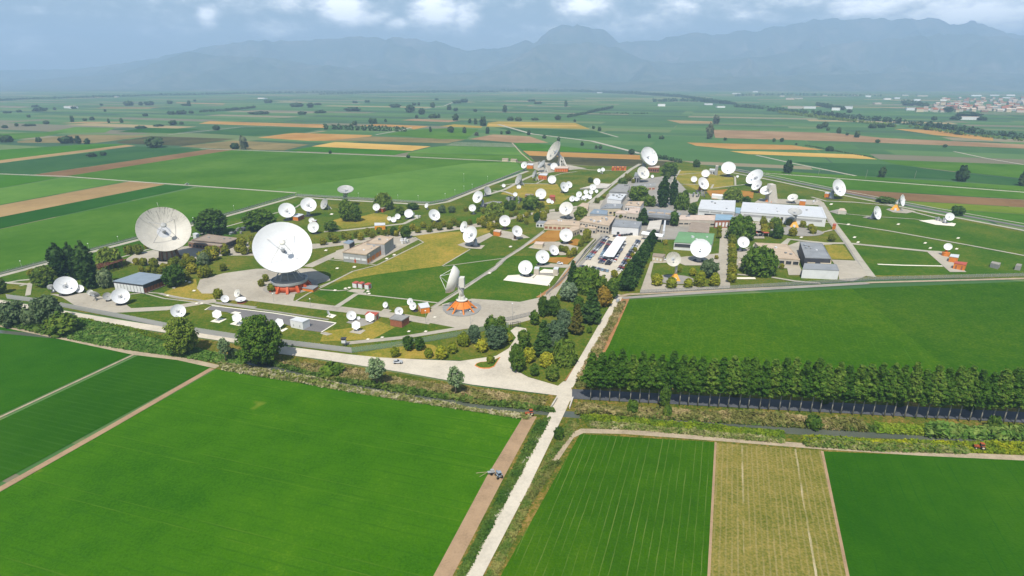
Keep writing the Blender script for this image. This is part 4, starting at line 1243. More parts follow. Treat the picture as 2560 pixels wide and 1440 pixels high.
# --- single trees
for (kind, bx, by, w, top, lab) in [
    ('big', 460, 886, 74, 798, 'mid-sized leafy tree on canal bank beside the white road, smaller of two'),
    ('big', 656, 908, 106, 795, 'largest leafy tree on canal bank, its shadow across the white road'),
    ('silver', 944, 968, 46, 898, 'silvery-leaved tree on canal bank beside the silver car'),
    ('silver', 1140, 990, 42, 920, 'silvery-leaved tree on canal bank close to the road junction'),
    ('silver_bush', 37, 813, 62, 758, 'silvery grey bushy tree at the canal end of white road'),
    ('silver_bush', 122, 808, 66, 745, 'tall grey-green willow bush beside the white road and fence end'),
    ('grey', 84, 815, 40, 772, 'small olive bush between two silvery bushes on canal bank'),
    ('shrub_dark', 160, 834, 72, 787, 'dark brownish rounded bush on canal bank below the grey willow'),
    ('silver', 566, 905, 28, 848, 'thin sparse young tree on bank between two leafy trees'),
    ('grey', 585, 898, 24, 872, 'low grey shrub on bank close to the largest leafy tree'),
    ('lomb', 157, 706, 46, 612, 'dark columnar poplar, westernmost and broad, behind the blue-roofed hall'),
    ('lomb', 190, 700, 34, 610, 'dark columnar poplar, slim middle one behind the blue-roofed hall'),
    ('lomb', 227, 722, 48, 607, 'dark columnar poplar, easternmost and tallest, behind the blue-roofed hall'),
    ('willow', 276, 668, 50, 622, 'olive weeping tree behind the rusty frame shed'),
    ('dark', 117, 715, 54, 668, 'dark green bush west of the columnar poplars'),
    ('grey', 268, 720, 34, 676, 'grey-leaved tree between the poplars and the blue-roofed hall'),
    ('dark', 2, 735, 30, 695, 'dark tree at the fence end by the culvert'),
    ('dark', 440, 716, 50, 664, 'dark leafy bush at the east wall of blue-roofed hall'),
    ('grey', 510, 664, 26, 634, 'grey-green bush inside the yellow-green thicket'),
    ('dark', 533, 586, 72, 526, 'large dark tree behind the brown-roofed building'),
    ('mid', 652, 574, 76, 526, 'large spreading tree behind the biggest white dish'),
    ('mid', 868, 553, 36, 500, 'tall tree of a pair on the dry lawn'),
    ('dark', 889, 554, 30, 510, 'shorter dark tree of the pair on dry lawn'),
    ('dark', 828, 578, 32, 554, 'small dark tree on the dry lawn'),
    ('willow', 960, 524, 38, 484, 'round willow at the field edge behind the small brick hut'),
    ('pine', 1000, 539, 22, 516, 'dark pine beside the cluster of three dishes'),
    ('dark', 1032, 524, 28, 508, 'low dark tree at the field edge hedge'),
    ('dark', 1015, 596, 26, 566, 'dark tree rising from the street row behind the garage'),
    ('dark', 985, 590, 18, 568, 'smaller dark tree in the street row behind the garage'),
    ('willow', 1236, 545, 42, 508, 'round willow in the middle of the upper street'),
    ('bright', 1328, 524, 40, 490, 'bright leafy tree beside the antenna yard'),
    ('pine', 1266, 524, 15, 503, 'dark pine by the grey equipment yard, western one'),
    ('pine', 1281, 527, 19, 502, 'grey pine by the grey equipment yard, eastern one'),
    ('bright', 1451, 552, 32, 517, 'bright tree beside the cream dish and beige offices'),
    ('dark', 1342, 556, 15, 533, 'thin dark tree on the lawn by the beige wing'),
    ('pine', 1195, 530, 12, 512, 'small dark conical tree beside the tilted white dish'),
    ('grey', 1105, 533, 18, 514, 'grey bush by the field track bend, western'),
    ('grey', 1130, 532, 18, 516, 'grey bush by the field track bend, eastern'),
    ('mid', 1596, 505, 48, 466, 'wide leafy tree in the office courtyard'),
    ('bright', 1622, 516, 34, 490, 'yellowish leafy tree in the office courtyard'),
    ('lomb', 1656, 519, 34, 443, 'tall dark columnar poplar pair, broad one, behind the arched hall'),
    ('lomb', 1681, 514, 24, 446, 'tall dark columnar poplar pair, slim one, behind the arched hall'),
    ('willow', 1703, 524, 32, 484, 'willow at the foot of the courtyard poplars'),
    ('dark', 1713, 494, 14, 476, 'dark shrub beside the switchyard'),
    ('spruce', 1607, 563, 28, 522, 'dark spruce in front of the arched hall, western'),
    ('pine', 1684, 566, 23, 528, 'dark spruce in front of the arched hall, eastern'),
    ('pine', 1732, 541, 22, 508, 'dark tree by the corner of the square white hall'),
    ('willow_deep', 1850, 600, 58, 544, 'large deep green willow between lane and east offices'),
    ('willow_deep', 1896, 686, 70, 622, 'largest willow beside the beige flat-roofed workshop'),
    ('grey', 1771, 694, 42, 652, 'grey-leaved rounded tree beside the biggest east dish'),
    ('willow', 1830, 503, 38, 472, 'willow behind the square white hall'),
    ('dark', 1943, 597, 26, 565, 'dark leafy tree near the red-roofed parking shelters'),
    ('dark', 1926, 592, 14, 578, 'small dark tree near the red-roofed parking shelters'),
    ('mid', 1936, 572, 26, 545, 'leafy tree in front of the long white hall'),
    ('pine', 1865, 509, 22, 492, 'dark bush at the corner of the long white hall'),
    ('mid', 1673, 440, 38, 407, 'leafy tree beside the far tall dish building'),
    ('dark', 1669, 448, 15, 430, 'dark pine under the leafy tree by far dish building'),
    ('dark', 1556, 464, 24, 446, 'dark bush at the bend of the office avenue'),
    ('dark', 1476, 457, 13, 444, 'dark round bush on the antenna lawn'),
    ('shrub_dark', 2391, 538, 30, 516, 'dark bush on the perimeter road by the small east dish'),
    ('shrub_dark', 2213, 507, 42, 493, 'low dark bushes on the perimeter road by brown field'),
    ('dark', 1740, 418, 16, 400, 'dark tree beside the far perimeter track'),
    # the entrance grove
    ('dark', 1358, 793, 27, 742, 'dark tree at the grove wall end, western'),
    ('dark', 1384, 790, 32, 744, 'dark tree at the grove wall end, eastern'),
    ('blue', 1421, 753, 44, 709, 'blue-grey cedar below the round willow of the grove'),
    ('willow_deep', 1467, 730, 62, 672, 'large round willow at the car park corner'),
    ('spruce', 1431, 712, 26, 655, 'slender dark spruce beside the car park corner willow'),
    ('spruce', 1477, 808, 48, 730, 'broadest dark spruce in the middle of the grove'),
    ('pine', 1446, 778, 26, 742, 'dark shadowed tree beside the broadest spruce'),
    ('orange', 1508, 766, 38, 720, 'bronze-leaved tree on the grove edge by dirt road'),
    ('pine', 1530, 747, 32, 696, 'dark thin pine at the head of the dirt road'),
    ('pine', 1506, 736, 22, 690, 'dark pine behind the bronze-leaved tree'),
    ('blue', 1409, 828, 34, 776, 'blue-grey cedar beside the olive conical tree'),
    ('gold_spruce', 1441, 836, 34, 763, 'olive conical tree in the middle of the grove'),
    ('blue', 1390, 847, 54, 806, 'wide blue-grey cedar above the dark spruce'),
    ('spruce', 1358, 892, 44, 806, 'tall dark spruce over the golden bushes'),
    ('pine', 1336, 813, 24, 778, 'small tree by the entrance gate'),
    ('pine', 1310, 872, 32, 828, 'dark pine beside the entrance drive'),
    ('dark', 1292, 930, 38, 864, 'dark conical tree at the drive mouth'),
    ('bush_gold', 1321, 905, 32, 872, 'golden bush of the grove, upper one by the spruce'),
    ('bush_gold', 1366, 918, 32, 884, 'golden bush of the grove, lower one by the willow'),
    ('willow', 1410, 911, 52, 855, 'light green weeping willow beside the dirt road'),
    ('pine', 1336, 941, 22, 912, 'small dark tree at the grove corner'),
    ('pine', 1381, 953, 32, 916, 'small pine closest to the junction'),
    ('blue', 1390, 872, 26, 840, 'small blue-grey cedar behind the weeping willow'),
    ('pine', 1229, 842, 34, 792, 'dark pine group behind the golden bushes, western'),
    ('pine', 1253, 838, 28, 794, 'dark pine group behind the golden bushes, eastern'),
    ('blue', 1240, 868, 54, 818, 'big blue-grey cedar on the entrance lawn'),
    ('blue', 1186, 858, 30, 816, 'smaller blue-grey cedar on the entrance lawn'),
    ('pine', 1022, 876, 28, 843, 'dark pine of a pair by the green fence, western'),
    ('pine', 1049, 877, 25, 845, 'dark pine of a pair by the green fence, eastern'),
    ('shrub', 1473, 834, 14, 816, 'small green shrub beside the dirt road'),
    ('shrub', 1230, 905, 14, 893, 'small shrub on the kerbed island'),
    # canal and road side bushes
    ('shrub_dark', 1581, 1034, 28, 1002, 'round green bush on canal bank under the poplars, nearest the junction'),
    ('shrub_dark', 1667, 1044, 22, 1014, 'green bush on canal bank under the leaning poplar'),
    ('pine', 1660, 1022, 26, 962, 'young leafy tree growing between the poplar trunks'),
    ('shrub_dark', 2032, 1072, 36, 1042, 'round dark bush at the water edge in mid canal bank'),
    ('shrub_dark', 2482, 1075, 28, 1042, 'leafy bush at the water edge by the reeds'),
    ('shrub_dark', 1397, 1098, 24, 1070, 'dark bush on the verge beside the white road'),
    ('shrub', 832, 936, 56, 912, 'bright green bush on canal bank below the junction road'),
]:
    tree(kind, bx, by, w, top, lab, 'bush' if kind.startswith('shrub') or 'bush' in lab.split(',')[0] else 'tree', 'shrub' if kind.startswith('shrub') else 'tree')
# --- the pine row beside the car park
for i in range(17):
    f = i / 16
    bx, by = 1633 + (1566 - 1633) * f ** 1.05, 602 + (727 - 602) * f ** 1.1
    tree('pine_row', bx, by, 21 + 18 * f, by - 27 - 30 * f, 'dark pine, %s from the entrance hall in the row along the car park' % nth(i + 1), 'tree', 'pine_tree', 'pine row along the car park')
# --- roadside poplars: two rows, one each side of the shaded road
pa, pb = P(1477, 1002), P(2560, 1062)
rd = V2(pa, pb)
npop = 44
dlen = sqrt((pb[0] - pa[0]) ** 2 + (pb[1] - pa[1]) ** 2)
step = dlen / 42.0
for i in range(46):
    q = i * step + random.uniform(-.35, .35)
    X, Y = pa[0] + rd[0] * q, pa[1] + rd[1] * q
    o = thing('poplar_tree', 'poplar with pale trunk, %s from the junction in the row beside the canal' % nth(i + 1), 'tree', (X, Y, G0), 'roadside poplars beside the canal', random.uniform(0, 6.28))
    hh = random.uniform(19.2, 22.0)
    cm, tm = TREE['pop'][2][random.randrange(5)]
    sx = random.uniform(1.08, 1.34)
    link('crown', cm, o, (0, 0, 0), None, (sx, sx, hh / 21))
    link('trunk', tm, o, (0, 0, 0), None, (1, 1, hh / 21))
for i, (x, y) in enumerate(TX((120, 470), (870, 535), (1500, 560), (2100, 590))):
    tree('shrub_dark', x, y, 22, y - 16, 'dark shrub behind the poplar trunks, %s from the junction' % nth(i + 1), 'bush', 'shrub', 'shrubs behind the poplars')
# --- lone trees and bushes out in the farmland, small in the photograph
FAR = []
for i, (mt, shape, w, h) in enumerate((('l_far', 'spread', 10, 9), ('l_far', 'egg', 8, 11), ('l_far', 'spread', 16, 8), ('l_farpale', 'egg', 9, 13))):
    for k in range(2):
        cm = crown('far_tree', w, h, .4, shape, 1.15, 34, 12, 50 + i * 7 + k, M[mt], cr=.17, core=.78)
        FAR.append((cm, w, h))


def far(pts, where, group):
    pts = sorted(pts, key=lambda p: -p[1])
    for i, p in enumerate(pts):
        X, Y, _ = P(p[0], p[1])
        w = p[2] / ppm(X, Y)
        h = (p[3] if len(p) > 3 else p[2] * .62) / ppm(X, Y) / CT
        pale = len(p) > 4
        k = 6 + i % 2 if pale else (2 + i % 2 if h > w * 1.05 else (4 + i % 2 if h < w * .6 else i % 2))
        cm, w0, h0 = FAR[k]
        o = link('distant_tree', cm, None, (X, Y, 0), (0, 0, i * 1.7), (w / w0, w / w0, h / h0))
        shp = 'pale tree' if pale else ('tall tree' if h > w * 1.05 else ('wide clump of trees' if h < w * .6 else 'round tree'))
        tag(o, '%s standing in farmland, %s from the compound %s' % (shp, nth(i + 1), where), 'tree', group)


far(Z0((55, 462, 90, 48), (290, 462, 42, 34), (500, 472, 100, 50), (585, 474, 46, 55), (652, 477, 40, 40), (1160, 502, 128, 74), (1750, 514, 62, 42), (1820, 516, 60, 92, 1), (680, 572, 66, 28), (770, 562, 46, 26), (540, 312, 30, 42),
       (632, 304, 32, 18), (688, 300, 36, 24), (810, 320, 18, 30), (906, 320, 26, 34), (345, 328, 44, 24), (1290, 336, 60, 34), (1350, 332, 34, 20), (1612, 374, 50, 36), (960, 192, 70, 34), (1050, 190, 30, 26), (1112, 188, 70, 28), (1265, 178, 42, 24),
       (1410, 194, 26, 38), (1375, 192, 50, 16), (1080, 270, 40, 20), (1277, 257, 55, 24), (1347, 254, 76, 26), (1425, 249, 36, 20), (2000, 171, 62, 24), (2210, 200, 104, 28), (2310, 206, 52, 34), (2380, 246, 92, 20), (2250, 257, 66, 22),
       (300, 232, 104, 26), (408, 224, 20, 20), (550, 215, 38, 18), (145, 241, 36, 18), (55, 247, 56, 14), (215, 279, 26, 20), (265, 202, 56, 16), (783, 236, 18, 18), (1930, 254, 152, 18), (1050, 360, 84, 18), (40, 358, 42, 22), (125, 346, 26, 24),
       (220, 342, 92, 14), (1180, 345, 80, 14), (2458, 548, 20, 18), (755, 192, 24, 16), (1450, 160, 22, 14), (2360, 186, 60, 14)), 'on the west side', 'trees scattered over the western farmland')
far(Z2((670, 242, 72, 52), (757, 257, 50, 44), (720, 285, 26, 24), (840, 284, 84, 28), (885, 282, 24, 28), (1010, 302, 46, 48), (1115, 322, 24, 32), (1158, 330, 26, 42), (1213, 342, 52, 64), (395, 324, 68, 36), (258, 337, 40, 30), (488, 314, 22, 22),
       (975, 392, 52, 44), (1075, 395, 32, 42), (822, 387, 22, 38), (1247, 400, 32, 46), (1375, 240, 36, 48), (1830, 197, 26, 40), (962, 224, 36, 38), (1010, 232, 42, 24), (1155, 237, 32, 20), (1415, 302, 54, 26), (1478, 305, 54, 28), (1770, 297, 46, 34),
       (840, 206, 40, 36), (1070, 167, 60, 26), (1015, 174, 70, 22), (240, 231, 126, 26), (1350, 404, 20, 24), (1400, 402, 42, 26), (1553, 410, 28, 34), (1670, 435, 32, 24), (1775, 455, 26, 30), (1950, 489, 26, 28), (2055, 510, 24, 24), (2085, 512, 30, 26),
       (2320, 555, 48, 40), (2035, 364, 24, 22), (2080, 380, 30, 30), (1895, 312, 20, 20), (2450, 433, 24, 30), (2540, 440, 44, 24), (700, 190, 34, 20), (735, 190, 20, 22), (560, 204, 90, 24), (262, 172, 40, 16), (352, 168, 40, 18), (870, 150, 30, 14), (1165, 415, 36, 26, 1),
       (76, 546, 20, 22), (657, 580, 28, 22), (1575, 160, 60, 16), (1620, 178, 60, 16), (1600, 300, 60, 18)), 'behind the rear fence', 'trees scattered over the rear farmland')
far(Z3((218, 498, 56, 108, 1), (268, 388, 50, 62, 1), (1040, 422, 48, 32), (1080, 412, 46, 40), (1180, 457, 36, 42), (1315, 487, 42, 44), (1242, 472, 24, 20), (1100, 437, 24, 22), (1470, 527, 34, 24), (335, 509, 28, 20), (697, 519, 26, 24), (757, 520, 32, 28),
       (1115, 588, 62, 34), (865, 542, 18, 12), (1970, 560, 32, 20), (800, 753, 64, 92), (1500, 783, 52, 74), (2090, 814, 82, 112), (2548, 848, 64, 104), (125, 708, 50, 52), (1430, 418, 60, 30), (1500, 416, 60, 28), (1570, 410, 60, 26), (1260, 305, 40, 26), (1890, 360, 40, 28),
       (2050, 355, 80, 26), (2250, 360, 70, 26), (2140, 330, 180, 30), (1990, 300, 70, 40), (1700, 250, 90, 30), (1200, 282, 60, 26), (1840, 432, 50, 26), (2080, 466, 60, 24), (2500, 500, 50, 26)), 'east of the perimeter road', 'trees scattered over the eastern farmland')


# --- hedges and tree belts that read as one mass
def belt(name, line, hpx, wpx, label, mat='l_far', n_per=.05, leaf=1.3, gaps=0.0):
    """a long belt of trees along a surveyed line"""
    rng = np.random.RandomState(int(line[0][0]) % 977)
    C, S = [], []
    for (p, q) in zip(line[:-1], line[1:]):
        a, b = P(*p), P(*q)
        ln = sqrt((a[0] - b[0]) ** 2 + (a[1] - b[1]) ** 2)
        hm = hpx / ppm((a[0] + b[0]) / 2, (a[1] + b[1]) / 2) / CT
        wm = wpx
        nt = max(3, int(ln / (hm * .55)))
        for k in range(nt):
            f = (k + rng.rand()) / nt
            if rng.rand() < gaps:
                continue
            hh = hm * rng.uniform(.65, 1.1)
            x, y = a[0] + (b[0] - a[0]) * f, a[1] + (b[1] - a[1]) * f + rng.normal(0, wm * .3)
            m = 26
            t = rng.rand(m)
            an = rng.rand(m) * 6.28
            r = hh * .45 * np.sqrt(np.clip(1 - (2 * t - 1) ** 2, 0.05, 1)) * rng.uniform(.6, 1, m)
            C.append(np.stack([x + r * np.cos(an), y + r * np.sin(an), t * hh], 1))
            S.append(np.full(m, hh * .17))
    C = np.concatenate(C)
    V, F = quads(C, np.concatenate(S), rng, np.tile(np.array([0, -.3, .5]), (len(C), 1)))
    o = link(name, npm(name, V, F, M[mat]))
    tag(o, label, 'trees', None, 'stuff')


belt('tree_belt', [(-60, 255), (60, 249), (200, 245), (400, 239), (600, 235), (800, 232.5), (1250, 231)], 4.5, 10, 'dark belt of trees along the far canal in the west')
belt('tree_belt', [(1250, 229), (1430, 229), (1600, 236), (1700, 243), (1780, 254), (1840, 262)], 6, 10, 'dark belt of trees slanting across the far plain to the sheds')
belt('tree_belt', Z3((410, 262), (620, 275)), 8, 10, 'short dark belt of trees by the far white sheds')
belt('tree_belt', Z3((640, 290), (800, 300), (950, 315)), 10, 10, 'dark belt of trees along the far river, western length')
belt('tree_belt', Z3((990, 318), (1200, 345), (1420, 360), (1650, 385)), 11, 10, 'dark belt of trees along the far river, middle length')
belt('tree_belt', Z3((1670, 390), (1900, 415), (2200, 460), (2490, 485), (2700, 500)), 13, 10, 'dark belt of trees along the far river, eastern length')
belt('tree_belt', Z3((720, 305), (1200, 362), (1500, 395), (1600, 412)), 7, 14, 'paler bushes on the near side of the far river', 'l_mid', gaps=.2)
belt('tree_belt', Z3((1700, 410), (2100, 470), (2600, 520)), 7, 14, 'paler bushes below the eastern tree belt', 'l_mid', gaps=.4)
belt('tree_belt', Z2((35, 366), (200, 372), (400, 378), (645, 384)), 12, 18, 'dark rectangular wood on the plain behind the wheat field')
belt('tree_belt', Z0((1480, 242), (1700, 228), (1900, 208)), 5.5, 8, 'hedge slanting across the western plain')
belt('tree_belt', Z2((1840, 280), (1960, 256), (2060, 234), (2180, 210)), 6, 8, 'hedge slanting across the rear plain', gaps=.15)
belt('tree_belt', Z2((2080, 252), (2440, 252)), 3.5, 5, 'sparse line of low trees on the rear plain', gaps=.35)
belt('tree_belt', TG((770, 345), (880, 370), (1080, 415)), 9, 3, 'dark low hedge beside the far tall dish')
belt('tree_belt', Z3((930, 548), (1080, 575), (1220, 602), (1450, 640)), 3, 4, 'low dark ditch hedge beside the wheat strip', gaps=.2)
belt('tree_belt', [(1860, 430), (2140, 447), (2560, 478)], 1.6, 2, 'low hedge line along the eastern field path', gaps=.5)
belt('tree_belt', Z3((1020, 250), (1100, 268), (1180, 285)), 9, 30, 'far clump of woods below the town edge', 'l_far')
belt('tree_belt', Z3((1660, 232), (1850, 262)), 9, 24, 'wood at the town edge')
belt('tree_belt', Z3((-200, 222), (0, 218), (150, 222), (370, 240)), 7, 24, 'wood beside the far white sheds')
belt('tree_belt', Z3((400, 180), (700, 172), (1000, 175), (1500, 182)), 5, 40, 'hazy woods below the foothills', gaps=.3)
belt('tree_belt', Z2((0, 110), (400, 96), (900, 88), (1300, 92)), 4, 40, 'hazy woods at the far edge of the plain', gaps=.3)


# ------------------------------------------------------------------ vegetation strips along the canal
def tufts(name, up, lo, n, hmin, hmax, mat, label, z=.15, wid=.45):
    rng = np.random.RandomState(n % 9973)
    zz = .3 + hmax * .55
    up_ = np.array([P(p[0], p[1], zz)[:2] for p in up])
    lo_ = np.array([P(p[0], p[1], zz)[:2] for p in lo])

    def along(a, f):
        d = np.r_[0, np.cumsum(np.linalg.norm(np.diff(a, axis=0), axis=1))]
        d /= d[-1]
        return np.stack([np.interp(f, d, a[:, 0]), np.interp(f, d, a[:, 1])], 1)
    f = rng.rand(n)
    g = rng.rand(n, 1)
    xy = along(up_, f) * (1 - g) + along(lo_, f) * g
    # uneven growth
    clump = np.sin(xy[:, 0] * .23 + 1.7 * np.sin(xy[:, 1] * .31)) * .5 + np.sin(xy[:, 1] * .47 + xy[:, 0] * .11) * .5
    h = rng.uniform(hmin, hmax, n) * (1 + .45 * clump)
    C, S, NN = [], [], []
    for k in range(3):
        o = rng.normal(0, wid * .5, (n, 2))
        C.append(np.c_[xy + o, z + h * rng.uniform(.25, .9, n)])
        S.append(h * rng.uniform(.25, .5, n) + .1)
    C = np.concatenate(C)
    V, F = quads(C, np.concatenate(S), rng, np.tile(np.array([0, 0, .45]), (len(C), 1)))
    tag(link(name, npm(name, V, F, M[mat])), label, 'vegetation', None, 'stuff')


tufts('bank_vegetation', [(560, 886), (700, 900), (830, 912), (1000, 944), (1180, 970), (1370, 992)], [(620, 893), (720, 914), (830, 938), (1000, 974), (1180, 1001), (1350, 1022)], 7500, .5, 1.1, 'tuft_dry', 'dry brownish grass on the bank between white road and canal')
tufts('bank_vegetation', [(600, 884), (800, 932), (1000, 969), (1200, 999), (1385, 1018)], [(620, 892), (800, 942), (1000, 976), (1200, 1006), (1385, 1026)], 2600, .8, 1.5, 'tuft', 'green reeds at the water edge below the dry bank')
tufts('bank_vegetation', [(545, 905), (620, 912), (750, 938), (900, 969), (1050, 993), (1200, 1020), (1330, 1034)], [(560, 922), (650, 938), (760, 955), (900, 980), (1050, 1004), (1200, 1026), (1320, 1045)], 5200, .5, 1.2, 'tuft_mix', 'mixed weeds and pale dead stalks between canal and green field')
tufts('bank_vegetation', [(680, 925), (800, 950), (930, 975)], [(680, 935), (800, 960), (930, 982)], 900, .6, 1.1, 'tuft_yel', 'yellow weeds on the field side of the western canal')
tufts('bank_vegetation', [(150, 790), (250, 805), (330, 828), (420, 856), (560, 886), (620, 898)], [(140, 838), (260, 862), (350, 876), (440, 888), (520, 900), (600, 912)], 8500, .4, 1.1, 'tuft_green', 'lush green undergrowth on the western canal bank')
tufts('bank_vegetation', [(0, 775), (150, 790)], [(0, 808), (140, 838)], 1500, .8, 1.8, 'tuft', 'rough green undergrowth under the silvery bushes')
tufts('bank_vegetation', [(190, 790), (330, 818), (420, 842)], [(190, 800), (330, 828), (420, 856)], 1400, .3, .7, 'tuft_yel', 'yellow-green weeds edging the white road')
tufts('bank_vegetation', [(1445, 1008), (1700, 1022), (2000, 1040), (2150, 1050)], [(1440, 1030), (1700, 1045), (2000, 1064), (2170, 1074)], 6500, .7, 1.5, 'tuft_dry', 'tall dry grass on the bank below the poplars')
tufts('bank_vegetation', [(1445, 1024), (1700, 1039), (2000, 1058), (2190, 1066)], [(1440, 1031), (1700, 1046), (2000, 1065), (2190, 1076)], 1800, .6, 1.2, 'tuft', 'green reeds at the water edge below the poplars')
tufts('bank_vegetation', [(2190, 1056), (2320, 1060)], [(2190, 1078), (2320, 1084)], 1100, .6, 1.2, 'tuft_lime', 'bright yellow-green reed bed at the water edge')
tufts('bank_vegetation', [(2320, 1056), (2560, 1068), (2900, 1085)], [(2320, 1085), (2560, 1092), (2900, 1110)], 3200, 1.2, 2.4, 'tuft_green', 'dark green reeds at the eastern end of the bank')
tufts('bank_vegetation', [(1450, 1034), (1600, 1046), (1800, 1062), (1960, 1077)], [(1455, 1046), (1600, 1060), (1800, 1080), (1960, 1095)], 4200, .35, .8, 'tuft_yel', 'bright yellow flowering weeds along the canal near the junction')
tufts('bank_vegetation', [(1470, 1050), (1600, 1060), (1800, 1080), (1960, 1095)], [(1470, 1066), (1600, 1072), (1800, 1090), (1960, 1104)], 2200, .5, .9, 'tuft_mix', 'pale weeds beside the striped field track')
tufts('bank_vegetation', [(2010, 1086), (2200, 1096), (2560, 1106), (2900, 1124)], [(2010, 1108), (2200, 1120), (2560, 1132), (2900, 1150)], 6500, .35, .8, 'tuft_yel', 'yellow weeds along the canal beside the eastern field')
tufts('bank_vegetation', [(2010, 1092), (2200, 1104), (2420, 1114)], [(2010, 1112), (2200, 1124), (2420, 1130)], 2200, .5, 1.0, 'tuft_mix', 'pale mixed weeds along the eastern field track')
tufts('bank_vegetation', [(1425, 1046), (1345, 1180), (1215, 1440)], [(1448, 1060), (1375, 1150), (1240, 1440)], 5200, .2, .55, 'tuft', 'rough grass verge between white road and striped field')
tufts('bank_vegetation', [(1345, 1050), (1268, 1200), (1140, 1440)], [(1378, 1040), (1292, 1200), (1162, 1440)], 5200, .2, .5, 'tuft', 'rough grass verge between dirt strip and white road')
tufts('bank_vegetation', [(1375, 1150), (1310, 1250)], [(1400, 1150), (1330, 1250)], 700, .3, .7, 'tuft_dry', 'dry grass at the striped field edge')
tufts('bank_vegetation', [(1440, 948), (1800, 950), (2560, 990)], [(1440, 966), (1800, 968), (2560, 1012)], 4200, .5, 1.1, 'tuft_dry', 'dry yellow grass on the field side of the poplar road')
tufts('bank_vegetation', [(1548, 752), (1500, 840), (1440, 940)], [(1566, 752), (1522, 840), (1470, 950)], 2200, .4, .9, 'tuft_dry', 'dry grass beside the dirt road at field edge')


# ------------------------------------------------------------------ buildings
def bld(label, roof, h, wall='wall_beige', rmat='roof_beige', wins=(), over=.0, par=.35, vents=0, cat='building', name='flat_roofed_building', group=None, base=0.0, doors=(), ledge=None):
    """roof: four roof corners seen in the photo; h: eaves height in metres. wins: (edge, count, z0, z1, share of the wall, material)"""
    pts = [P(p[0], p[1], h + base)[:2] for p in roof]
    cx, cy = sum(p[0] for p in pts) / len(pts), sum(p[1] for p in pts) / len(pts)
    loc = [(p[0] - cx, p[1] - cy) for p in pts]
    o = thing(name, label, cat, (cx, cy, G0 + base), group)
    n = len(loc)
    w = MB()
    w.prism(loc, -.4, h)
    link('wall', w.mesh('wall', M[wall]), o)
    r = MB()
    ro = [(p[0] * (1 + over + .004) if True else 0, p[1] * (1 + over + .004)) for p in loc]
    r.prism(ro, h + .003, h + .28)
    if par:
        inn = [(p[0] * .965, p[1] * .965) for p in ro]
        for i in range(n):
            j = (i + 1) % n
            r.prism([ro[i], ro[j], inn[j], inn[i]], h + .283, h + .28 + par)
    rf = link('roof', r.mesh('roof', M[rmat]), o)
    rng = random.Random(int(cx * 7 + cy))
    for k in range(vents):
        a, b = rng.uniform(.15, .85), rng.uniform(.15, .85)
        x = (loc[0][0] * (1 - a) + loc[1][0] * a) * (1 - b) + (loc[3][0] * (1 - a) + loc[2][0] * a) * b
        y = (loc[0][1] * (1 - a) + loc[1][1] * a) * (1 - b) + (loc[3][1] * (1 - a) + loc[2][1] * a) * b
        v = MB()
        s = rng.uniform(.7, 1.6)
        v.box((x, y, h + .3 + s * .35), (s, s * 1.2, s * .7), 0, .3)
        v.box((x, y, h + .34 + s * .7), (s * 1.2, s * 1.4, .08), 0, .3)
        link('roof_vent', v.mesh('roof_vent', M[rng.choice(['steel', 'wall_white', 'conc_dk'])]), rf)
    for kind, lst in (('window', wins), ('door_or_shade', doors)):  # door entries also carry one dark panel of painted shade
        for (e, cnt, z0, z1, share, mt) in lst:
            a, b = loc[e], loc[(e + 1) % n]
            d = V2(a, b)
            L_ = sqrt((a[0] - b[0]) ** 2 + (a[1] - b[1]) ** 2)
            nx, ny = d[1], -d[0]
            if nx * (a[0] + b[0]) + ny * (a[1] + b[1]) < 0:
                nx, ny = -nx, -ny
            for k in range(cnt):
                f = (k + .5) / cnt
                ww = L_ / cnt * share
                c = (a[0] + d[0] * L_ * f + nx * .04, a[1] + d[1] * L_ * f + ny * .04, (z0 + z1) / 2)
                q = MB()
                q.box(c, (ww, .12, z1 - z0), 0, atan2(d[1], d[0]))
                wo = link(kind, q.mesh(kind, M[mt]), o)
                if kind == 'window' and ww > 1.5 and cnt <= 8:
                    fr = MB()
                    fr.box((c[0], c[1], z0 - .06), (ww + .3, .3, .12), 0, atan2(d[1], d[0]))
                    link('sill', fr.mesh('sill', M['conc']), wo)
    return o


bld('blue-grey roofed hall with white lattice front in front of the columnar poplars', TL((1135, 1220), (1400, 1132), (1675, 1165), (1430, 1258)), 5.2, 'wall_dark', 'roof_blue', [(3, 9, .3, 4.2, .86, 'wall_white'), (2, 8, .4, 3.0, .8, 'brick')], .02, 0, name='hall')
bld('wide brown-roofed building with dark fascia beside the beige dish', TM((430, 865), (640, 790), (1050, 845), (880, 905)), 4.6, 'wall_dark', 'roof_brown', [(3, 10, .8, 2.6, .7, 'glass'), (2, 6, .8, 2.6, .7, 'glass')], .02, .3, 3)
bld('low brown-roofed front wing of the building beside the beige dish', TM((375, 890), (440, 868), (875, 908), (800, 945)), 3.6, 'brown', 'roof_brown', [(3, 9, .8, 2.4, .7, 'glass')], .01, 0)
bld('small white box on the roof edge of the brown building', TM((435, 778), (480, 765), (520, 775), (480, 795)), 6.0, 'wall_white', 'roof_white', (), 0, 0, name='plant_room', base=0)
bld('garage block with orange doors and stepped beige roof', TC((305, 1028), (800, 812), (978, 838), (622, 1065)), 6.2, 'wall_grey', 'roof_beige', [(2, 7, .4, 3.4, .82, 'orange'), (3, 4, 2.2, 3.6, .8, 'wall_white')], .01, .5, 6, name='garage_block', doors=[(3, 1, .2, 2.6, .07, 'redorange')])
bld('raised grey upper storey over the garage doors', TC((620, 905), (770, 815), (978, 838), (860, 925)), 7.6, 'wall_grey', 'roof_beige', (), .005, .5, 2)
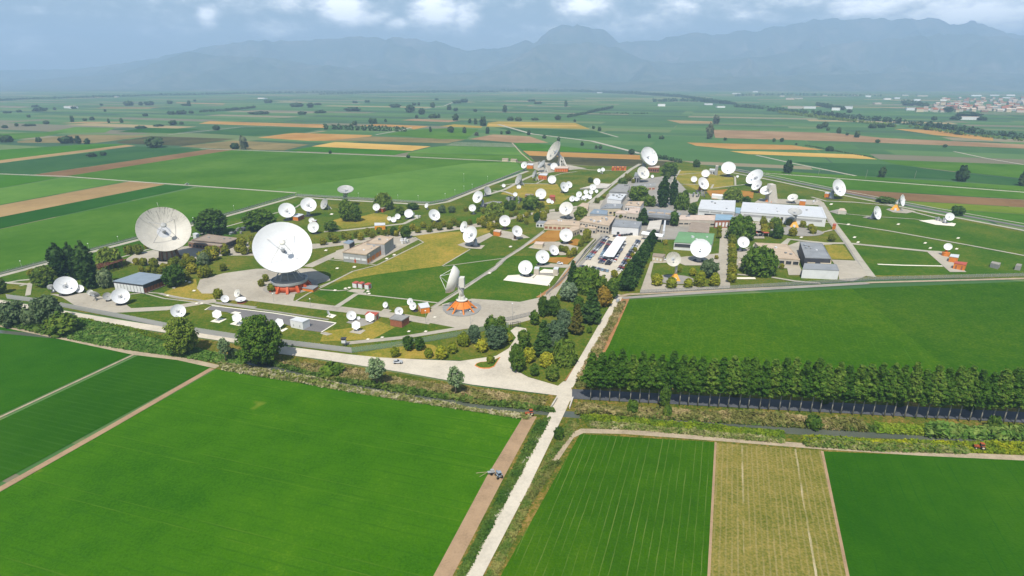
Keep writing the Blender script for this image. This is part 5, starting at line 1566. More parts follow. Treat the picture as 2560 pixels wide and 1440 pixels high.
bld('small black-sided shed behind the garage block', TC((312, 900), (385, 862), (458, 878), (390, 918)), 5.0, 'wall_beige', 'roof_blue', [(2, 1, .2, 4.6, .96, 'wall_dark')], .02, 0, name='shed')
for i, (a, ds) in enumerate(zip(((430, 262), (505, 268), (592, 282)), ('western', 'middle', 'eastern'))):
    bld('red-roofed white kiosk on the dish lawn, %s of three' % ds, TCB((a[0], a[1]), (a[0] + 48, a[1] - 22), (a[0] + 92, a[1] - 14), (a[0] + 50, a[1] + 12)), 2.6, 'wall_white', 'roof_red', [(2, 1, .1, 2.2, .5, 'roof_red')], .05, 0, cat='kiosk', name='kiosk', group='red-roofed kiosks')
bld('orange hut with pale roof beside the edge-on dish', TCB((1308, 545), (1435, 525), (1462, 585), (1345, 602)), 3.0, 'orange', 'roof_white', [(3, 2, .7, 2.3, .18, 'wall_white')], .05, 0, cat='hut', name='hut')
bld('dark brick hut carrying a small white dish on its roof', TCB((933, 745), (1005, 690), (1187, 712), (1090, 772)), 3.4, 'brick', 'conc_dk', (), .07, .2, cat='hut', name='hut')
bld('grey-walled hut with red roof behind the hexagonal dish', TCB((600, 690), (640, 648), (785, 662), (738, 702)), 2.8, 'wall_beige', 'roof_red', [(2, 1, .1, 2.2, .3, 'roof_red')], .03, 0, cat='hut', name='hut')
bld('pale grey equipment cabin on the asphalt yard', TMB((1735, 760), (1825, 722), (1992, 752), (1900, 795)), 3.6, 'wall_white', 'roof_white', [(3, 2, .8, 2.0, .12, 'steel')], .02, .1, cat='cabin', name='equipment_cabin')
bld('low brick box with grey top beside the orange dish drum', TMB((1900, 330), (1960, 296), (2112, 306), (2040, 352)), 1.4, 'orange', 'roof_grey', (), .06, .1, cat='bunker', name='low_bunker')
bld('long orange hut with white roof on the inner street', TC((718, 648), (728, 634), (868, 634), (868, 664), (728, 670))[1:], 3.6, 'yellow', 'roof_white', [(2, 4, .8, 2.4, .6, 'orange')], .02, 0, cat='hut', name='hut')
bld('orange hut with brick-toned painted shade and white roof between two white dishes', TM((1765, 545), (1830, 507), (1918, 520), (1840, 556)), 3.4, 'brick', 'roof_white', [(3, 1, .2, 3.0, .96, 'orange')], .03, 0, cat='hut', name='hut')  # one orange face; brick tone on the other sides stands in for shade
bld('small brick hut behind the white dish by the willow', TC((785, 432), (815, 416), (872, 426), (838, 448)), 3.0, 'redorange', 'roof_brown', (), .04, 0, cat='hut', name='hut')
bld('small orange brick hut by the brown-pedestal dishes', TF((605, 1330), (632, 1308), (712, 1315), (690, 1345)), 3.2, 'orange', 'roof_pink', (), .05, 0, cat='hut', name='hut')
bld('red-brown brick hut behind the beige dish on legs', TC((-110, 600), (-95, 590), (-40, 596), (-60, 610)), 2.5, 'brick', 'roof_white', (), .03, 0, cat='hut', name='hut')
bld('long beige office wing with window band facing the dish lawn', TP((640, 118), (700, 62), (1112, 78), (1112, 142)), 4.4, 'wall_tan', 'roof_beige', [(3, 8, 1.0, 2.8, .7, 'brick'), (0, 2, 1, 2.8, .5, 'glass')], .01, .2, 3)
bld('narrow beige wing running down beside the ochre yard', TP((1005, 150), (1112, 146), (1105, 180), (960, 320), (870, 290))[:1] + TP((1112, 146), (1110, 185), (900, 268)), 4.0, 'wall_tan', 'roof_beige', [(2, 6, 1.0, 2.6, .6, 'glass')], .01, .2)
bld('tall beige office block with gravel roof north of the car park', TP((1118, 80), (1190, 18), (1592, 18), (1508, 142)), 7.0, 'wall_beige', 'roof_beige', [(3, 10, 1.2, 2.6, .6, 'glass'), (3, 10, 4.2, 5.6, .6, 'glass'), (2, 4, 1.2, 5.4, .5, 'glass')], .01, .3, 9)
bld('low beige annex in front of the tall beige office block', TP((1115, 165), (1150, 100), (1390, 108), (1330, 180)), 4.4, 'wall_beige', 'roof_beige', [(3, 5, 1.0, 2.8, .65, 'glass')], .01, .2, 1)
bld('white-walled block with dark grey roof beside the car park', TP((1545, 150), (1590, 60), (1945, 88), (1900, 172)), 6.0, 'wall_white', 'roof_grey', [(3, 2, .2, 2.2, .2, 'glass')], .01, .2, 2)
bld('long blue-grey roofed block with pale strip, west of courtyard', TH_((-60, 1020), (60, 900), (420, 940), (400, 1050)), 5.2, 'wall_grey', 'roof_blue', [(3, 4, 1, 3, .6, 'glass')], .01, .2, 1)
bld('beige flat block beside the cream dish', TF((1715, 1010), (1790, 955), (1880, 960), (1865, 1040)), 4.4, 'wall_beige', 'roof_beige', (), .01, .2)
bld('grey-roofed office block west of the courtyard', TH_((230, 890), (400, 760), (830, 770), (770, 880), (600, 930))[:4], 5.6, 'wall_tan', 'roof_grey', [(3, 5, 1.2, 2.8, .6, 'glass'), (2, 2, 1.2, 2.8, .6, 'glass')], .01, .25, 3)
bld('beige roofed laboratory south of the courtyard willows', TH_((880, 800), (980, 700), (1385, 700), (1290, 830)), 5.0, 'wall_white', 'roof_beige', [(3, 6, 1, 2.8, .6, 'glass'), (3, 6, 3.4, 4.2, .9, 'roof_pink')], .01, .25, 5)
bld('pinkish flat block with stepped roof before the arched hall', TH_((930, 1000), (1010, 890), (1290, 885), (1240, 1030)), 5.6, 'wall_beige', 'roof_pink', [(3, 4, 1, 2.4, .7, 'glass')], .01, .25, 1)
bld('cream flat link block with skylights', TH_((620, 1010), (700, 940), (960, 955), (930, 1020)), 4.2, 'wall_beige', 'roof_pink', [(3, 4, 1, 2.4, .7, 'glass')], .01, .2)
bld('grey-brown roofed block with white terrace at the top of the avenue', TH_((450, 430), (700, 230), (1010, 250), (950, 460)), 5.5, 'wall_grey', 'conc_dk', [(3, 3, 1, 4, .8, 'wall_white'), (2, 6, 1, 3.4, .7, 'glass')], .01, .3, 3)
bld('pale terrace block full of rooftop units', TH_((400, 620), (520, 500), (920, 500), (780, 670)), 4.2, 'wall_white', 'roof_white', [(2, 5, .6, 3, .6, 'glass')], .01, .3, 8)
bld('low grey storehouse behind the courtyard trees', TH_((1090, 320), (1130, 210), (1700, 195), (1690, 300)), 3.6, 'wall_beige', 'conc_dk', [(3, 6, .8, 2.6, .7, 'brick')], .01, .2, 2)
bld('flat yard shed with antenna racks west of the avenue', TF((1760, 760), (2020, 690), (2180, 700), (2120, 750)), 1.0, 'conc_dk', 'conc', (), .005, 0, cat='platform', name='yard_platform')


def arched_hall():
    """long hall whose grey roof is a shallow curve, dark glazed front"""
    h = 6.4
    a, b = P(1607, 540, h), P(1690, 547, h)
    d = V2(a, b)
    L_ = sqrt((a[0] - b[0]) ** 2 + (a[1] - b[1]) ** 2)
    nx, ny = -d[1], d[0]
    if ny < 0:
        nx, ny = -nx, -ny
    dep = 20.0
    o = thing('entrance_hall', 'arched grey-roofed entrance hall with dark glazed front', 'building', (a[0], a[1], G0), None, atan2(d[1], d[0]))
    w = MB()
    w.box((L_ / 2, dep / 2, h / 2 - .2), (L_, dep, h - .1))
    link('wall', w.mesh('wall', M['wall_beige']), o)
    r = MB()
    n = 16
    top, bot = [], []
    for i in range(n + 1):
        x = -1.5 + (L_ + 3) * i / n
        z = h + .1 + 2.2 * (1 - (2 * i / n - 1) ** 2)
        top.append((x, z))
    vs = [(x, -2.0, z) for x, z in top] + [(x, dep + 1, z) for x, z in top] + [(x, -2.0, h - .5) for x, z in top] + [(x, dep + 1, h - .5) for x, z in top]
    m_ = n + 1
    fs = [(i, i + 1, m_ + i + 1, m_ + i) for i in range(n)] + [(2 * m_ + i, 2 * m_ + i + 1, i + 1, i) for i in range(n)] + [(m_ + i, m_ + i + 1, 3 * m_ + i + 1, 3 * m_ + i) for i in range(n)]
    fs += [(0, m_, 3 * m_, 2 * m_), (n, 2 * m_ + n, 3 * m_ + n, m_ + n)]
    r.add(vs, fs, 0)
    ro = link('roof', r.mesh('roof', M['roof_grey']), o)
    for k in range(3):
        s = MB()
        s.box((L_ * (.25 + .25 * k), 4.5, h + 2.4), (L_ * .2, 2.2, .9))
        link('skylight', s.mesh('skylight', M['roof_beige']), ro)
    for k in range(6):
        g = MB()
        g.box((L_ * (k + .5) / 6, -.06, 2.1), (L_ / 6 * .9, .12, 3.8))
        link('window', g.mesh('window', M['glass']), o)


arched_hall()
bld('pale concrete forecourt roof leading to the arched hall', TG((660, 1200), (690, 1165), (825, 1180), (800, 1310), (620, 1315))[:1] + TG((825, 1182), (792, 1312), (620, 1312)), 4.6, 'wall_grey', 'conc', [(2, 3, .3, 3.4, .8, 'wall_dark')], .0, .1, name='covered_walkway')


def portal():
    a, b = P(1603, 582, 6.0), P(1656, 590, 6.0)
    d = V2(a, b)
    L_ = sqrt((a[0] - b[0]) ** 2 + (a[1] - b[1]) ** 2)
    o = thing('entrance_canopy', 'white barrel-roofed entrance canopy at the top of the car park', 'canopy', (a[0], a[1], G0), None, atan2(d[1], d[0]))
    for k in range(2):
        r = MB()
        n = 10
        x0, x1 = L_ * (.0 + .5 * k) + .1, L_ * (.5 + .5 * k) - .1
        vs, fs = [], []
        for i in range(n + 1):
            t = pi * i / n
            vs += [(x0, 2.6 - 2.6 * cos(t), 4.6 + 1.7 * sin(t)), (x1, 2.6 - 2.6 * cos(t), 4.6 + 1.7 * sin(t))]
        fs = [(2 * i, 2 * i + 1, 2 * i + 3, 2 * i + 2) for i in range(n)] + [tuple(range(0, 2 * n + 2, 2)), tuple(range(2 * n + 1, 0, -2)), (0, 2 * n, 2 * n + 1, 1)]
        r.add(vs, fs)
        link('canopy_roof', r.mesh('canopy_roof', M['white']), o)
    for x in (.5, L_ / 2, L_ - .5):
        for y in (.6, 4.6):
            p = MB()
            p.tube((x, y, -.2), (x, y, 4.7), .22)
            link('post', p.mesh('post', M['conc']), o)


portal()
bld('white parapet wall of the forecourt', TG((835, 1330), (858, 1185), (880, 1188), (862, 1335)), 5.0, 'wall_white', 'roof_white', (), 0, 0, cat='wall', name='parapet_wall')
bld('long beige east wing with ribbed roof', TG((1050, 1122), (1075, 1085), (1540, 1120), (1538, 1190), (1050, 1178))[:1] + TG((1540, 1122), (1540, 1190), (1050, 1178)), 5.2, 'wall_beige', 'roof_pink', [(2, 7, 1.6, 2.6, .8, 'glass')], .01, .2, 2)
bld('pale blue roofed block at the head of the east lane', TG((1535, 1185), (1545, 1108), (1765, 1118), (1765, 1182)), 6.4, 'brick', 'roof_sky', [(3, 5, 1.2, 4.6, .6, 'wall_white')], .01, .2)
bld('grey roofed link block behind the lane willow', TG((1770, 1180), (1772, 1128), (2010, 1140), (2022, 1200)), 5.0, 'wall_grey', 'roof_grey', (), .01, .2)
bld('brown ribbed shed roof behind the green-roofed hall', TQ((640, 428), (680, 300), (930, 322), (915, 448)), 4.0, 'wall_tan', 'roof_brown', [(2, 3, .5, 2.5, .6, 'glass')], .01, 0, name='shed')
bld('green-roofed hall with dark window band', TQ((455, 572), (520, 436), (990, 462), (955, 605)), 5.2, 'wall_white', 'roof_green', [(3, 1, 2.0, 4.4, .97, 'wall_dark'), (0, 1, .6, 4.4, .96, 'wall_dark')], .01, .15, 4, name='hall')
bld('square white hall with skylight and recessed corner', TQ((775, 128), (815, 8), (1272, 18), (1262, 168)), 7.0, 'wall_white', 'roof_white', [(3, 1, 2.2, 3.6, .62, 'glass'), (3, 3, 4.8, 6.0, .9, 'wall_grey')], .005, .25, 3, name='hall')
bld('long white hall with grey window bands, longest roof of the station', TQ((1342, 165), (1372, 40), (2422, 105), (2482, 252)), 7.0, 'wall_white', 'roof_white', [(3, 2, 3.8, 5.4, .84, 'wall_grey')], .005, .25, 6, name='hall', doors=[(3, 1, 2.4, 5.2, .03, 'wall_dark')])
bld('low grey-blue link between the two white halls', TQ((1270, 180), (1275, 110), (1345, 118), (1335, 190)), 5.0, 'wall_grey', 'roof_sky', (), 0, .2)
bld('dark grey flat-roofed hall on the east corner', TQ((2110, 612), (2130, 572), (2425, 592), (2545, 795), (2200, 782))[1:], 7.0, 'wall_dark', 'roof_grey', [], .005, .3, 5, name='hall')
bld('tan annex with dark doors in front of the grey flat hall, western', TR((432, 1075), (432, 1035), (540, 1040), (532, 1088)), 4.0, 'wall_tan', 'wall_tan', (), 0, .15)
bld('tan annex with dark doors in front of the grey flat hall, eastern', TR((585, 1090), (588, 1042), (688, 1048), (688, 1095)), 4.0, 'wall_tan', 'wall_tan', (), 0, .15)
bld('white block with grey roof closest to the east perimeter track', TR((412, 1145), (430, 1090), (738, 1100), (765, 1160)), 5.4, 'wall_white', 'roof_grey', (), .005, .2, 0, doors=[(0, 1, .1, 4.8, .8, 'wall_dark')])  # dark panel on the left side paints in its shade, no real opening
bld('wide beige workshop with dark windows behind the largest willow', TR((-60, 1020), (-52, 890), (260, 905), (385, 1055), (110, 1035))[1:], 4.2, 'wall_beige', 'roof_beige', [(2, 4, .9, 3.0, .75, 'glass')], .005, .25, 3)
bld('low beige wall block beside the largest willow', TQ((1310, 850), (1320, 830), (1420, 835), (1410, 860)), 3.4, 'wall_beige', 'roof_pink', (), 0, .1)
bld('small brown-roofed gatehouse behind the yellow pyramid', TQ((165, 755), (180, 722), (340, 735), (300, 780)), 3.2, 'wall_tan', 'roof_brown', [(3, 3, .8, 2.2, .5, 'wall_white')], .02, .1, cat='hut', name='gatehouse')
bld('red-roofed brick cabin on the eastern yard', TR((1880, 1085), (1895, 1068), (2008, 1080), (1990, 1105)), 3.6, 'orange', 'roof_red', [(3, 2, .2, 2.6, .3, 'brick')], .05, 0, cat='hut', name='hut')
bld('orange cabin with pale roof on the eastern yard', TR((1838, 1020), (1850, 998), (1930, 1005), (1920, 1032)), 3.6, 'orange', 'roof_white', [], .05, 0, cat='hut', name='hut')
bld('small orange gate hut at the eastern crossroads', TR((705, 712), (712, 700), (740, 704), (735, 718)), 3.4, 'orange', 'roof_red', [], .08, 0, cat='hut', name='hut')
bld('orange hut with white roof behind the long white hall', TR((385, 478), (390, 465), (446, 468), (442, 484)), 4.0, 'orange', 'roof_white', [], .03, 0, cat='hut', name='hut')
bld('orange hut beside the big tilted east dish', TR((628, 405), (636, 395), (690, 400), (686, 412)), 4.0, 'orange', 'roof_white', [], .04, 0, cat='hut', name='hut')
bld('long red-and-orange building under the farthest giant dish', TF((1420, 490), (1450, 465), (1610, 468), (1600, 492)), 4.5, 'redorange', 'roof_pink', [(3, 6, .8, 3.4, .6, 'orange')], .01, .2)
bld('orange building with pale roof beside the edge-on far dish', TF((1205, 578), (1230, 558), (1335, 562), (1315, 588)), 5.0, 'orange', 'roof_white', [(3, 3, .8, 3.4, .6, 'redorange')], .02, .2)
bld('orange-walled hut at the far corner of the compound', TF((1050, 445), (1065, 425), (1140, 430), (1130, 450)), 4.5, 'orange', 'roof_white', [], .02, .2, cat='hut', name='hut')
bld('brick plinth building under the tall far dish', TG((640, 478), (660, 455), (795, 460), (790, 482)), 6.0, 'brick', 'roof_pink', [(3, 5, 1, 4, .6, 'glass')], .01, .2)
bld('grey brick building under the cream far dish', TG((455, 590), (470, 545), (520, 548), (525, 600)), 8.0, 'wall_grey', 'roof_grey', [(3, 2, 1, 6, .6, 'glass')], .01, .2)
bld('low dark building with pillar in the equipment yard', TF((480, 960), (600, 930), (720, 940), (640, 985)), 3.5, 'wall_dark', 'conc_dk', [], .01, .2, 2)
bld('dark brown low building on the dry antenna lawn', TF((1025, 850), (1040, 832), (1145, 838), (1130, 858)), 3.5, 'brown', 'roof_brown', [(3, 4, .6, 2.6, .5, 'orange')], .02, .2)
bld('small brick hut beside the round white dish on dry lawn', TF((1352, 870), (1365, 848), (1430, 852), (1422, 878)), 4.5, 'brick', 'roof_red', [], .03, .1, cat='hut', name='hut')
bld('white open shed by the far east perimeter', TG((1458, 512), (1465, 495), (1535, 500), (1530, 520)), 4.5, 'wall_white', 'roof_white', [(3, 3, .3, 3.4, .6, 'glass')], .02, .2, name='shed')
bld('grey concrete tower by the far east perimeter', TG((1540, 462), (1545, 452), (1580, 455), (1576, 466)), 11.0, 'wall_grey', 'conc', [], .0, .2, cat='tower', name='tower')
bld('long white tank shed near the switchyard', TG((1490, 850), (1495, 830), (1655, 845), (1652, 868)), 3.0, 'white', 'white', [], .0, .1, cat='tank', name='storage_shed')
bld('small white-grey block behind the beige office wing', TP((535, 105), (570, 72), (690, 80), (670, 112)), 3.0, 'wall_white', 'roof_grey', [(3, 3, .6, 2.2, .6, 'glass')], .01, .1)
bld('white cabinet block beside the fresh stone yard', TP((505, 715), (520, 688), (580, 690), (570, 722)), 3.6, 'wall_beige', 'roof_white', [], .0, .1, cat='cabin', name='equipment_cabin')
bld('beige cabinet block at the end of the fresh stone yard', TP((762, 720), (780, 692), (838, 696), (824, 728)), 3.6, 'wall_beige', 'roof_white', [], .0, .1, cat='cabin', name='equipment_cabin')
bld('orange-brown service kiosk at the ochre yard', TP((505, 385), (530, 352), (645, 358), (620, 392)), 2.6, 'wall_tan', 'roof_pink', [], .02, .1, cat='kiosk', name='kiosk')
bld('grey mottled stone hut on the eastern grass', TR((758, 572), (775, 552), (815, 552), (838, 578)), 3.0, 'conc', 'roof_pink', [], .0, 0, cat='hut', name='hut')
bld('dark concrete bunker by the eastern fence, western', TR((2235, 1085), (2250, 1068), (2335, 1085), (2315, 1105)), 2.5, 'conc_dk', 'pad_grey', [], .0, .1, cat='bunker', name='bunker')
bld('dark concrete bunker by the eastern fence, eastern', TR((2475, 1110), (2490, 1090), (2540, 1098), (2530, 1118)), 2.5, 'conc_dk', 'pad_grey', [], .0, .1, cat='bunker', name='bunker')
for i in range(6):
    x = 2185 + i * 33
    bld('orange shed, %s along the far path beside the big far dish' % nth(i + 1), TF((x, 478), (x + 6, 464), (x + 30, 466), (x + 24, 480)), 4.0, 'orange' if i % 2 else 'redorange', 'roof_red' if i % 2 else 'orange', [], .04, 0, cat='hut', name='hut', group='orange sheds in a far row')
# --- car park shade roof
def shade_roof():
    hz = 3.4
    c = [P(q[0], q[1], hz) for q in TP((1420, 543), (1572, 562), (1742, 292), (1612, 282))]
    o = thing('parking_canopy', 'long white shade roof in the middle of the car park', 'canopy', (c[0][0], c[0][1], G0))
    k = [(p[0] - c[0][0], p[1] - c[0][1]) for p in c]
    mid = [((k[0][0] + k[1][0]) / 2, (k[0][1] + k[1][1]) / 2), ((k[3][0] + k[2][0]) / 2, (k[3][1] + k[2][1]) / 2)]
    for a in ((k[0], mid[0], mid[1], k[3]), (mid[0], k[1], k[2], mid[1])):
        r = MB()
        z = hz
        zz = [z + .45 if q in (k[0], k[1], k[2], k[3]) else z for q in a]
        r.add([(q[0], q[1], t) for q, t in zip(a, zz)] + [(q[0], q[1], t + .14) for q, t in zip(a, zz)],
              [(3, 2, 1, 0), (4, 5, 6, 7), (0, 1, 5, 4), (1, 2, 6, 5), (2, 3, 7, 6), (3, 0, 4, 7)])
        link('roof_panel', r.mesh('roof_panel', M['white']), o)
    for i in range(10):
        f = (i + .5) / 10
        x, y = mid[0][0] * (1 - f) + mid[1][0] * f, mid[0][1] * (1 - f) + mid[1][1] * f
        p = MB()
        p.tube((x, y, -.2), (x, y, hz), .13)
        link('post', p.mesh('post', M['steel']), o)


shade_roof()


def shelters():
    for i, (x, nm) in enumerate(((1545, 'western'), (1618, 'eastern'))):
        a = P(*TQ((x, 485))[0])
        o = thing('parking_shelter', 'small red-roofed shelter on the eastern lane parking, %s one' % nm, 'shelter', (a[0], a[1], G0), 'red-roofed shelters')
        r = MB()
        r.box((0, 0, 3.2), (9, 7, .18))
        link('roof', r.mesh('roof', M['roof_red']), o)
        for sx in (-4, 4):
            for sy in (-3, 3):
                p = MB()
                p.tube((sx, sy, -.2), (sx, sy, 3.1), .12)
                link('post', p.mesh('post', M['wall_white']), o)


shelters()


def rusty_frame():
    a, b = P(252, 690), P(318, 668)
    d = V2(a, b)
    L_ = sqrt((a[0] - b[0]) ** 2 + (a[1] - b[1]) ** 2)
    o = thing('frame_shed', 'rusty red open frame shed behind the columnar poplars', 'shed', (a[0], a[1], G0), None, atan2(d[1], d[0]))
    for k in range(7):
        x = L_ * k / 6
        for y in (0, 7):
            p = MB()
            p.tube((x, y, -.2), (x, y, 4.6), .16)
            link('post', p.mesh('post', M['rust']), o)
        p = MB()
        p.box((x, 3.5, 4.7), (.25, 8.4, .3))
        link('rafter', p.mesh('rafter', M['rust']), o)
    for y in (0, 2.3, 4.7, 7):
        p = MB()
        p.box((L_ / 2, y, 4.95), (L_ + 1, .9, .16))
        link('roof_slab', p.mesh('roof_slab', M['rust']), o)


rusty_frame()


# ------------------------------------------------------------------ dish antennas
FD = .37


def refl_mesh(col, seg=40, rings=9):
    mb = MB()
    vs, fs = [], []
    rs = [.02] + [.5 * (i / rings) for i in range(1, rings + 1)]
    for r in rs:
        for k in range(seg):
            a = 2 * pi * k / seg
            vs.append((r * cos(a), r * sin(a), r * r / (4 * FD)))
    n = len(rs)
    for i in range(n - 1):
        for k in range(seg):
            fs.append((i * seg + k, (i + 1) * seg + k, (i + 1) * seg + (k + 1) % seg, i * seg + (k + 1) % seg)[::-1])
    fs.append(tuple(range(seg)))
    mb.add(vs, fs, 0, True)
    # back skin, a little behind, closed by a rim
    o2 = [(v[0] * 1.004, v[1] * 1.004, v[2] - .022) for v in vs]
    f2 = [f[::-1] for f in fs]
    mb.add(o2, f2, 1, True)
    rim = []
    rv = [vs[(n - 1) * seg + k] for k in range(seg)] + [o2[(n - 1) * seg + k] for k in range(seg)]
    for k in range(seg):
        rim.append((k, (k + 1) % seg, seg + (k + 1) % seg, seg + k))
    mb.add(rv, rim, 1, False)
    return mb.mesh('reflector', [M['white_panel' if col == 'white' else col], M['offwhite'] if col == 'white' else M[col]])


def drum_mesh(col, deep):
    """reflector with a deep cylindrical skirt, as on the edge-on antenna"""
    seg = 48
    mb = MB()
    vs, fs = [], []
    rs = [.02] + [.5 * i / 9 for i in range(1, 10)]
    for r in rs:
        for k in range(seg):
            a = 2 * pi * k / seg
            vs.append((r * cos(a), r * sin(a), r * r / (4 * FD)))
    for i in range(len(rs) - 1):
        for k in range(seg):
            fs.append((i * seg + (k + 1) % seg, (i + 1) * seg + (k + 1) % seg, (i + 1) * seg + k, i * seg + k))
    mb.add(vs, fs, 0, True)
    zt = .25 / (4 * FD)
    mb.lathe([(.15, -deep * .9), (.36, -deep * .62), (.462, zt - deep), (.503, zt - .004), (.497, zt + .012)], seg, (0, 0, 0), 1, True, False)
    return mb.mesh('reflector', [M['white_panel' if col == 'white' else col], M['offwhite'] if col == 'white' else M[col]])


REFL, BACK, SUBR, FEED, STRUT = {}, {}, {}, {}, {}


def proto_dish(col):
    REFL[col] = refl_mesh(col)
    b = MB()
    b.lathe([(.17, .012), (.15, -.10), (.10, -.13)], 20, (0, 0, 0), 0, True)
    for k in range(16):
        a = 2 * pi * k / 16
        ca, sa = cos(a), sin(a)
        vs = []
        for r in (.15, .32, .49):
            z = r * r / (4 * FD) - .026
            for dz in (0, -.075 * (1 - (r - .15) / .36)):
                for t in (-.004, .004):
                    vs.append((r * ca - t * sa, r * sa + t * ca, z + dz))
        fs = []
        for i in range(2):
            q = i * 4
            fs += [(q, q + 4, q + 6, q + 2), (q + 1, q + 3, q + 7, q + 5), (q + 2, q + 6, q + 7, q + 3)]
        b.add(vs, fs)
    BACK[col] = b.mesh('back_frame', M['steel'])
    s = MB()
    s.lathe([(.002, -.012), (.03, -.007), (.055, .006), (.056, .012), (.02, .018)], 20, (0, 0, FD * .93), 0, True)
    SUBR[col] = s.mesh('subreflector', M['grey_dish' if col != 'white' else 'offwhite'])
    f = MB()
    f.lathe([(.038, .0), (.034, .07), (.022, .10), (.026, .125)], 14, (0, 0, 0), 0, True)
    FEED[col] = f.mesh('feed_horn', M['steel'])
    STRUT[col] = []
    for k in range(4):
        a = pi / 4 + k * pi / 2
        t = MB()
        r = .33
        t.tube((r * cos(a), r * sin(a), r * r / (4 * FD)), (.045 * cos(a), .045 * sin(a), FD * .93), .0045, .0045, 6)
        STRUT[col].append(t.mesh('strut', M['offwhite' if col == 'white' else 'steel']))


for c_ in ('white', 'offwhite', 'beige_dish', 'grey_dish'):
    proto_dish(c_)
DRUM = {'white': drum_mesh('white', .12), 'offwhite': drum_mesh('offwhite', .15), 'grey_dish': drum_mesh('grey_dish', .12)}
DSTRUT = []
for k_ in range(4):
    a_ = pi / 4 + k_ * pi / 2
    t_ = MB()
    t_.tube((.47 * cos(a_), .47 * sin(a_), .152), (.03 * cos(a_), .03 * sin(a_), .52), .0065, .0065, 6)
    DSTRUT.append(t_.mesh('strut', M['white']))


def hex_mesh():
    mb = MB()
    vs = [(0, 0, 0)]
    for k in range(6):
        a = pi / 6 + k * pi / 3
        vs.append((.5 * cos(a), .5 * sin(a), .1))
    mb.add(vs, [(0, 1 + k, 1 + (k + 1) % 6) for k in range(6)])
    vs2 = [(v[0], v[1], v[2] - .03) for v in vs]
    mb.add(vs2, [(0, 1 + (k + 1) % 6, 1 + k) for k in range(6)])
    mb.add(vs[1:] + vs2[1:], [(k, 6 + k, 6 + (k + 1) % 6, (k + 1) % 6) for k in range(6)])
    return mb.mesh('reflector', M['white'])


HEXM = hex_mesh()


def rot_axis(az_world, el):
    """euler turning local +Z onto the pointing direction"""
    return (pi / 2 - el, 0, az_world)


